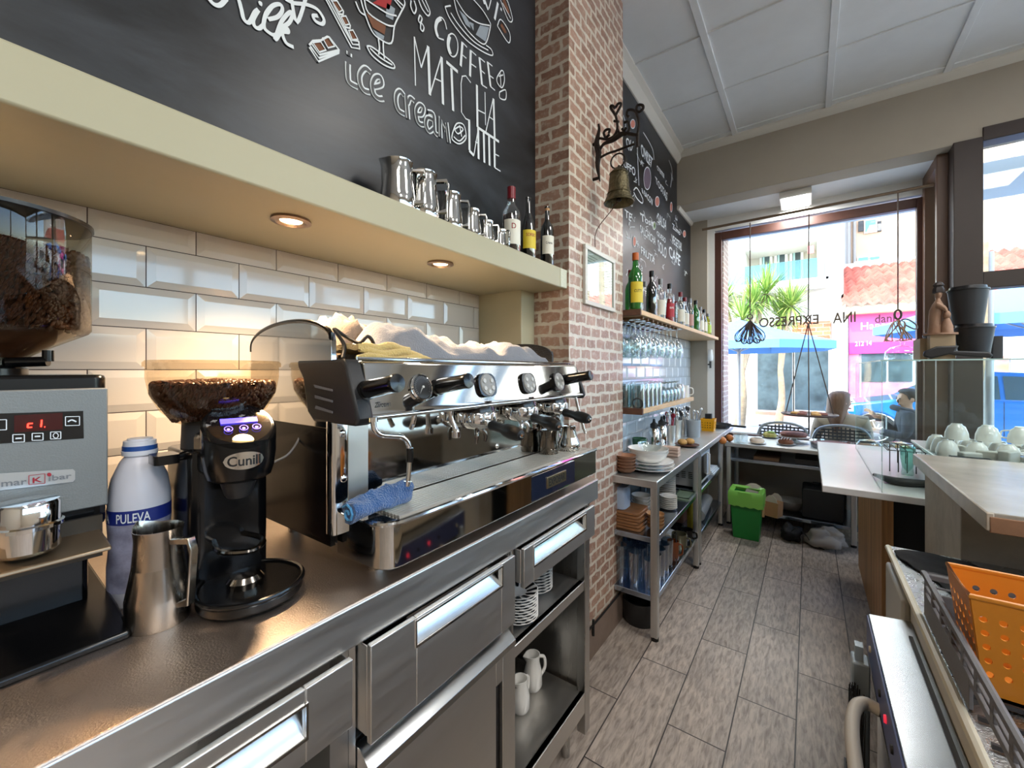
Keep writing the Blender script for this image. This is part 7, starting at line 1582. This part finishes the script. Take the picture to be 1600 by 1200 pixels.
# ---- yuccas
leafm = pm('yucca_leaf', (116, 150, 62), .5, noise=.35, nscale=4); leafy = pm('yucca_leaf_pale', (176, 190, 96), .5, noise=.3, nscale=4); bark = pm('yucca_bark', (176, 150, 116), .85, noise=.25, nscale=10, bump=.5)
def yucca(label, base, heads, seed=1, r0=.10):
    rnd = random.Random(seed); t = thing('yucca', label, 'tree', base); b = Vector(base); mb = MB(); lv = [MB(), MB()]
    fork = b + Vector((.05, 0, min(h[2] for h in heads) * .5))
    mb.tube([b, b + (fork - b) * .5 + Vector((.06, 0, 0)), fork], [r0 * 1.4, r0, r0 * .85], 10, smooth=4)
    for hx, hy_, hz in heads:
        h = Vector((hx, hy_, hz)); mb.tube([fork, fork.lerp(h, .5) + Vector((0, 0, .1)), h], [r0 * .8, r0 * .6, r0 * .5], 8, smooth=4)
        for k in range(170):
            a = rnd.uniform(0, 2 * pi); e = rnd.uniform(-.9, 1.45); L_ = rnd.uniform(.55, 1.0) * (1 if e > 0 else .8); d = Vector((cos(a) * cos(e), sin(a) * cos(e), sin(e))); s_ = d.cross(Vector((0, 0, 1))).normalized() * .018
            tip = h + d * L_ + Vector((0, 0, -.12 if e < .6 else 0)); mid = h + d * L_ * .5
            lv[k % 2].add([h + s_ * .6, h - s_ * .6, mid - s_, mid + s_, tip], [(0, 1, 2, 3), (3, 2, 4)])
    mb.build('trunk', bark, t); f = lv[0]; f.mat(1); n0 = len(f.v); f.v += lv[1].v; f.f += [tuple(n0 + i for i in q) for q in lv[1].f]; f.m += [1] * len(lv[1].f); f.build('leaves', [leafm, leafy], t, smooth=0)
h1, h2, h3 = fy(1178, 474, 12.6), fy(1198, 460, 12.9), fy(1131, 470, 12.4); 
yucca('tall yucca with several spiky heads at the left of the window view', tuple(fy(1155, 662, 12.3))[:2] + (0,), [tuple(h1), tuple(h2), tuple(h3), tuple(fy(1160, 500, 12.2))], 3)
yucca('second yucca with a big spiky head near the balcony', (fy(1216, 660, 13.2).x, 13.2, 0), [tuple(fy(1236, 478, 13)), tuple(fy(1222, 498, 13.3))], 5, .08)
# ---- blue car, side on, nose to the left
t = thing('car', 'bright blue hatchback parked across the street', 'car', (2.9, 11.6, 0))
carp = pm('car_blue', (38, 128, 214), .18, coat=1); cg = pm('car_glass', (70, 92, 100), .05, spec=.9); tyre = pm('tyre', (34, 34, 36), .8)
X0, L_, Yn = .30, 4.2, 10.82; z0_ = -.06
prof = [(0, .62), (.02, .40), (.10, .22), (.5, .2), (3.9, .2), (4.15, .3), (4.2, .62), (4.16, .9), (4.02, 1.02), (3.75, 1.36), (3.3, 1.46), (2.3, 1.5), (1.95, 1.44), (1.25, 1.02), (.95, .95), (.3, .84), (.08, .74)]
wA, wB = .78, 3.32
def arch(c, r=.37, z=.30): return [(c - r * cos(a), z + r * sin(a)) for a in [pi * k / 10 for k in range(11)]]
low = [(0, .62), (.02, .40), (.10, .2)] + [(wA - .37, .2)] + arch(wA)[0:] + [(wA + .37, .2), (wB - .37, .2)] + arch(wB) + [(wB + .37, .2), (4.1, .22), (4.2, .5), (4.18, .84), (4.05, .98), (1.22, .98), (.95, .93), (.3, .83), (.08, .74)]
def sect(P, inset): return [(X0 + x, z + z0_) for x, z in P]
b = MB().prism(sect(low, 0), Yn, Yn + 1.72, 'y').build('body', carp, t, bev=.05)
cab = [(1.2, .97), (1.95, 1.43), (2.3, 1.49), (3.3, 1.45), (3.78, 1.3), (4.04, .97)]
n_ = len(cab); mb = MB(); vs = [(X0 + x, Yn + (.03 if z < 1 else .2), z + z0_) for x, z in cab] + [(X0 + x, Yn + 1.72 - (.03 if z < 1 else .2), z + z0_) for x, z in cab]
mb.add(vs, [tuple(range(n_)), tuple(range(n_, 2 * n_))[::-1]] + [(i, i + n_, (i + 1) % n_ + n_, (i + 1) % n_) for i in range(n_)]); mb.build('cabin', carp, t, bev=.03)
def sg(x, z, d=.0): k = min(1, max(0, (z - .97) / .48)); return (X0 + x, Yn + .03 + .17 * k - .012 - d, z + z0_)
mb = MB()
for q in ([(1.5, 1.0), (2.42, 1.0), (2.42, 1.41), (2.02, 1.39)], [(2.48, 1.0), (3.25, 1.0), (3.2, 1.38), (2.48, 1.41)], [(3.32, 1.0), (3.8, 1.02), (3.62, 1.26), (3.28, 1.37)]): mb.add([sg(*p) for p in q], [tuple(range(len(q)))])
mb.build('side_glass', cg, t, smooth=0)
MB().add([(X0 + 1.27, Yn + .12, 1.0 + z0_), (X0 + 1.27, Yn + 1.6, 1.0 + z0_), (X0 + 1.92, Yn + 1.48, 1.435 + z0_), (X0 + 1.92, Yn + .24, 1.435 + z0_)], [(0, 3, 2, 1)]).build('windscreen', cg, t, smooth=0)
for c in (wA, wB):
    w_ = MB().lathe([(.19, -.02), (.3, -.03), (.325, .0), (.325, .16), (.3, .19), (.0001, .19)], (X0 + c, Yn + .18, .325 + z0_), 36, (0, -1, 0)).build('wheel', tyre, t)
    rm = MB().torus((X0 + c, Yn - .0, .325 + z0_), .205, .014, (0, 1, 0)).lathe([(.0001, .02), (.05, .015), (.055, 0)], (X0 + c, Yn + .0, .325 + z0_), 16, (0, -1, 0))
    for k in range(10): a = 2 * pi * k / 10; rm.cyl((X0 + c + .04 * cos(a), Yn, .325 + z0_ + .04 * sin(a)), (X0 + c + .2 * cos(a), Yn, .325 + z0_ + .2 * sin(a)), .02, .012, 6)
    rm.build('rim', pm('alloy', (206, 208, 210), .3, .8), w_)
MB().rbox(X0 + .1, X0 + .45, Yn - .01, Yn + .3, .68 + z0_, .8 + z0_, .04, axis='z').build('headlight', pm('lamp_clear', (220, 230, 236), .1), t)
MB().rbox(X0 + 1.6, X0 + 1.78, Yn - .16, Yn - .02, .98 + z0_, 1.1 + z0_, .03).build('wing_mirror', carp, t)
mb = MB()
for x in (2.45, 3.3): mb.box(X0 + x, X0 + x + .008, Yn - .003, Yn + .002, .35 + z0_, .96 + z0_)
mb.box(X0 + 2.1, X0 + 2.3, Yn - .02, Yn, .84 + z0_, .87 + z0_); mb.build('door_seam', darkgrey, t)
# second parked vehicle glimpsed through the vitrine
t = thing('van', 'white van parked behind the blue car at the right edge', 'van', (8.2, 12.5, 0)); MB().rbox(6.2, 10.6, 11.2, 13.1, .3, 2.1, .25, axis='y').build('body', pm('van_white', (222, 222, 214), .3, coat=.5), t, bev=.06); MB().box(6.5, 8.2, 11.17, 11.2, 1.15, 1.8).build('side_glass', cg, t)
for x in (7.0, 9.9): MB().cyl((x, 11.15, .34), (x, 11.4, .34), .34, n=28).build('wheel', tyre, t)
# street tree trunk in front of the car
t = thing('street_tree', 'slim bare street tree trunk behind the glass case', 'tree', (fy(1487, 640, 7.4).x, 7.4, 0)); b = Vector((fy(1482, 640, 7.4).x, 7.4, 0)); MB().tube([b, b + Vector((.04, 0, .7)), b + Vector((-.03, 0, 1.4)), b + Vector((.02, 0, 3.6))], [.1, .075, .07, .05], 12, smooth=5).tube([b + Vector((0, 0, .9)), b + Vector((.25, 0, 1.35)), b + Vector((.3, 0, 3.0))], [.06, .05, .04], 10, smooth=5).build('trunk', bark, t)
tag(MB().cyl((fy(1545, 600, 7.5).x, 7.5, 0), (fy(1545, 600, 7.5).x, 7.5, 2.9), .045, n=16).build('steel_post', polem, loc=(fy(1545, 600, 7.5).x, 7.5, 0)), 'grey steel post on the pavement behind the glass case', 'post')
# ================================================================== TERRACE: CHAIRS, TABLE, TWO GUESTS
def terrace_chair(label, loc, rz, m=None, weave=False):
    t = thing('terrace_chair', label, 'chair', loc, None, rz, local=True); fm = m or polem
    MB().rbox(-.22, .22, -.22, .22, .44, .46, .05).build('seat', weave or fm, t)
    for x in (-.2, .2):
        for y in (-.2, .2): MB().tube([(x, y, .44), (x * 1.1, y * 1.15, 0)], .012, 8).build('leg', fm, t)
    P = [(-.24, .2, .62), (-.23, .26, .75), (-.17, .28, .87), (0, .29, .91), (.17, .28, .87), (.23, .26, .75), (.24, .2, .62)]
    MB().tube([(-.22, .2, .44)] + P + [(.22, .2, .44)], .014, 8, smooth=5).build('back_frame', fm, t)
    mb = MB()
    for k in range(13): x = -.2 + k * .0333; zt_ = .9 - .55 * abs(x) ** 1.6 * 2.2; mb.box(x - .006, x + .006, .262, .272, .5, min(.89, zt_))
    for k in range(12): z = .5 + k * .032; mb.box(-.22, .22, .258, .264, z, z + .016)
    mb.build('backrest', weave or fm, t); return t
wv = pm('woven_dark', (70, 70, 72), .6)
terrace_chair('grey terrace chair with a woven back just outside the window', (-.20, 5.45, 0), R(175), pm('chair_grey', (170, 174, 178), .4), wv)
terrace_chair('terrace chair carrying the woman in front of the window', (.27, 5.5, 0), R(178), polem, wv)
terrace_chair('terrace chair carrying the man by the side window', (1.0, 6.45, 0), R(-90), polem, wv)
t = thing('terrace_table', 'white round terrace table between the two guests', 'table', (.40, 6.45, 0)); MB().lathe([(.0001, .70), (.30, .70), (.30, .725), (.0001, .725)], (.40, 6.45, 0), 36).build('table_top', alu, t); MB().cyl((.40, 6.45, .02), (.40, 6.45, .70), .035, n=16).build('column', polem, t); MB().lathe([(.0001, 0), (.22, 0), (.21, .03), (.0001, .04)], (.40, 6.45, 0), 28).build('foot', darkgrey, t)
t = thing('terrace_table', 'white square terrace table outside at the left of the window', 'table', (-.75, 5.85, 0)); MB().box(-1.05, -.45, 5.55, 6.15, .70, .725).build('table_top', alu, t, bev=.004); MB().cyl((-.75, 5.85, .02), (-.75, 5.85, .70), .035, n=16).build('column', polem, t); MB().box(-.97, -.53, 5.63, 6.07, 0, .02).build('foot', darkgrey, t)
def skinned(name, verts, edges, radii, mat, parent, sub=2, root=0):
    me = bpy.data.meshes.new(name); off = Vector(ORG.get(parent.name, (0, 0, 0))); me.from_pydata([Vector(v) - off for v in verts], edges, []); me.materials.append(mat)
    o = bpy.data.objects.new(name, me); COL.objects.link(o); o.parent = parent; ORG[o.name] = tuple(off)
    sm = o.modifiers.new('skin', 'SKIN'); sm.use_smooth_shade = True
    if not me.skin_vertices: me.attributes
    sv = me.skin_vertices[0].data
    for i, r in enumerate(radii): sv[i].radius = r if isinstance(r, tuple) else (r, r); sv[i].use_root = (i == root)
    s = o.modifiers.new('sub', 'SUBSURF'); s.levels = sub; s.render_levels = sub
    return o
skinm = pm('skin', (206, 156, 128), .55)
def person(label, loc, rz, lean, arms, top_m, trouser_m, look=0):
    """seated figure facing local -Y; arms = ((elbow, wrist) left, (elbow, wrist) right)"""
    t = thing('person', label, 'person', loc, None, rz, local=True)
    hip = Vector((0, 0, .50)); V = []; E = []; Rr = []
    def a(p, r, par=None): V.append(Vector(p)); Rr.append(r); i = len(V) - 1; (E.append((par, i)) if par is not None else None); return i
    pe = a(hip, (.13, .10)); w_ = a((0, lean * .3, .66), (.115, .085), pe); ch = a((0, lean * .7, .84), (.12, .085), w_); sh = a((0, lean, .96), (.08, .055), ch); nk = a((0, lean * .98, 1.03), .048, sh)
    hx = lambda d: Vector((d[0] * cos(look) - d[1] * sin(look), d[0] * sin(look) + d[1] * cos(look), d[2])) + Vector((0, lean, 1.10))
    jw = a(hx((0, -.012, -.02)), (.055, .062), nk); hd = a(hx((0, -.004, .045)), (.074, .088), jw); cr_ = a(hx((0, .004, .105)), (.058, .066), hd)
    no = a(hx((0, -.098, .0)), .011, None); E.append((hd, no))
    hands = []
    for s, (el, wr) in zip((-1, 1), arms):
        s1 = a((s * .16, lean, .945), .044, sh); e1 = a(el, .040, s1); w1 = a(wr, .026, e1); d = (Vector(wr) - Vector(el)).normalized(); p1 = a(Vector(wr) + d * .05, (.034, .016), w1); hands.append((Vector(wr) + d * .05, d, s))
    for s in (-1, 1):
        l1 = a((s * .09, -.06, .49), .082, pe); k1 = a((s * .11, -.44, .49), .056, l1); f1 = a((s * .12, -.47, .09), .036, k1); a((s * .12, -.60, .035), (.036, .03), f1)
    b = skinned('body', V, E, Rr, skinm, t)
    for c, d, s in hands:      # fingers and thumb rooted in the palm, curled
        fv, fe, fr = [c - d * .02], [], [.016]
        side = d.cross(Vector((0, 0, 1))).normalized()
        for k in range(4):
            o_ = side * (k - 1.5) * .018; L = (.03, .036, .033, .026)[k]; i0 = len(fv)
            fv += [c + d * .02 + o_, c + d * (.02 + L) + o_ + Vector((0, 0, -.006)), c + d * (.02 + L * 1.35) + o_ + Vector((0, 0, -.03)), c + d * (.02 + L) + o_ + Vector((0, 0, -.045))]; fr += [.009, .0085, .008, .007]; fe += [(0, i0), (i0, i0 + 1), (i0 + 1, i0 + 2), (i0 + 2, i0 + 3)]
        i0 = len(fv); fv += [c - side * s * .03, c + d * .03 - side * s * .045 + Vector((0, 0, -.012)), c + d * .05 - side * s * .035 + Vector((0, 0, -.03))]; fr += [.011, .0095, .008]; fe += [(0, i0), (i0, i0 + 1), (i0 + 1, i0 + 2)]
        skinned('hand', fv, fe, fr, skinm, t, 1)
    # clothing follows the skeleton a little outside it
    cv, ce, crr = [], [], []
    def c_(p, r, par=None): cv.append(Vector(p)); crr.append(r); i = len(cv) - 1; (ce.append((par, i)) if par is not None else None); return i
    q0 = c_(hip + Vector((0, 0, .0)), (.15, .125)); q1 = c_((0, lean * .3, .66), (.135, .105), q0); q2 = c_((0, lean * .7, .84), (.155, .115), q1); q3 = c_((0, lean, .965), (.13, .095), q2); c_((0, lean, 1.01), .07, q3)
    for s, (el, wr) in zip((-1, 1), arms): s1 = c_((s * .165, lean, .95), .074, q3); e1 = c_(el, .053, s1); c_(Vector(wr) - (Vector(wr) - Vector(el)) * .1, .040, e1)
    skinned('top_garment', cv, ce, crr, top_m, t)
    cv, ce, crr = [], [], []
    q0 = c_(hip, (.15, .08))
    for s in (-1, 1): l1 = c_((s * .09, -.06, .49), .095, q0); k1 = c_((s * .11, -.44, .49), .070, l1); c_((s * .12, -.47, .12), .052, k1)
    skinned('trousers', cv, ce, crr, trouser_m, t)
    ey = MB()
    for s in (-1, 1): ey.ball(hx((s * .03, -.082, .035)), .009, .007, .007, 10, 6)
    ey.build('eyes', pm('eye_dark', (40, 30, 26), .3), t); MB().ball(hx((0, -.078, -.035)), .022, .008, .007, 12, 6).build('mouth', pm('lips', (170, 96, 90), .5), t)
    er = MB()
    for s in (-1, 1): er.ball(hx((s * .078, .01, .02)), .009, .018, .028, 10, 8)
    er.build('ears', skinm, t)
    return t, hx
jean = pm('jeans', (60, 74, 100), .8)
wt, hx = person('seated woman with long straight brown hair in a beige jacket, seen from behind', (.27, 5.45, 0), R(178), .02, ((Vector((-.22, -.08, .72)), Vector((-.14, -.30, .76))), (Vector((.22, -.08, .72)), Vector((.14, -.30, .76)))), pm('jacket_beige', (176, 160, 140), .85), jean, R(-55))
hairm = pm('hair_brown', (112, 80, 58), .5, noise=.3, nscale=50, stretch=(1, 1, .15))
mb = MB(); rr = []
n = 28
for z, rx, ry, oy in ((.145, .03, .03, .01), (.135, .06, .065, .012), (.11, .083, .092, .014), (.06, .094, .102, .02), (.0, .095, .095, .03), (-.06, .095, .085, .045), (-.12, .10, .07, .058), (-.18, .095, .05, .07), (-.24, .08, .035, .078), (-.27, .05, .02, .08)):
    row = []
    for k in range(n):
        a_ = 2 * pi * k / n; x, y = rx * cos(a_), ry * sin(a_) + oy
        if z < .07 and y < -.03: y = -.03 + (y + .03) * .12
        row.append(hx((x * (1 + .03 * sin(9 * a_)), y, z)))
    rr.append(row)
mb.add([p for r_ in rr for p in r_], [(i * n + k, (i + 1) * n + k, (i + 1) * n + (k + 1) % n, i * n + (k + 1) % n) for i in range(len(rr) - 1) for k in range(n)] + [tuple(range(n)), tuple((len(rr) - 1) * n + k for k in range(n))[::-1]]); mb.build('hair', hairm, wt)
mt, hx = person('seated man in a dark hooded top raising one hand, beside the side window', (.966, 6.45, 0), R(-90), -.06, ((Vector((-.23, -.12, .70)), Vector((-.12, -.34, .93))), (Vector((.23, -.10, .72)), Vector((.12, -.34, .76)))), pm('hoodie_dark', (66, 66, 72), .9), pm('trousers_dark', (44, 44, 50), .85), R(20))
mb = MB(); rr = []
for z, rx, ry, oy in ((.152, .03, .03, .01), (.14, .06, .065, .01), (.115, .084, .09, .012), (.07, .09, .095, .022), (.03, .086, .07, .045), (.0, .07, .05, .055)):
    row = []
    for k in range(n):
        a_ = 2 * pi * k / n; x, y = rx * cos(a_), ry * sin(a_) + oy
        if z < .09 and y < -.02: y = -.02
        row.append(hx((x, y, z)))
    rr.append(row)
mb.add([p for r_ in rr for p in r_], [(i * n + k, (i + 1) * n + k, (i + 1) * n + (k + 1) % n, i * n + (k + 1) % n) for i in range(len(rr) - 1) for k in range(n)] + [tuple(range(n)), tuple((len(rr) - 1) * n + k for k in range(n))[::-1]]); mb.build('hair', pm('hair_dark', (46, 36, 32), .55), mt)
MB().torus((0, -.08, 1.0), .095, .035, (0, .3, 1), sx=1.05, sy=.9).build('hood', pm('hoodie_dark', 0) if False else MATS['hoodie_dark'], mt)
MB().box(-.04, -.015, -.235, -.225, .66, .93).build('lanyard', white, mt)
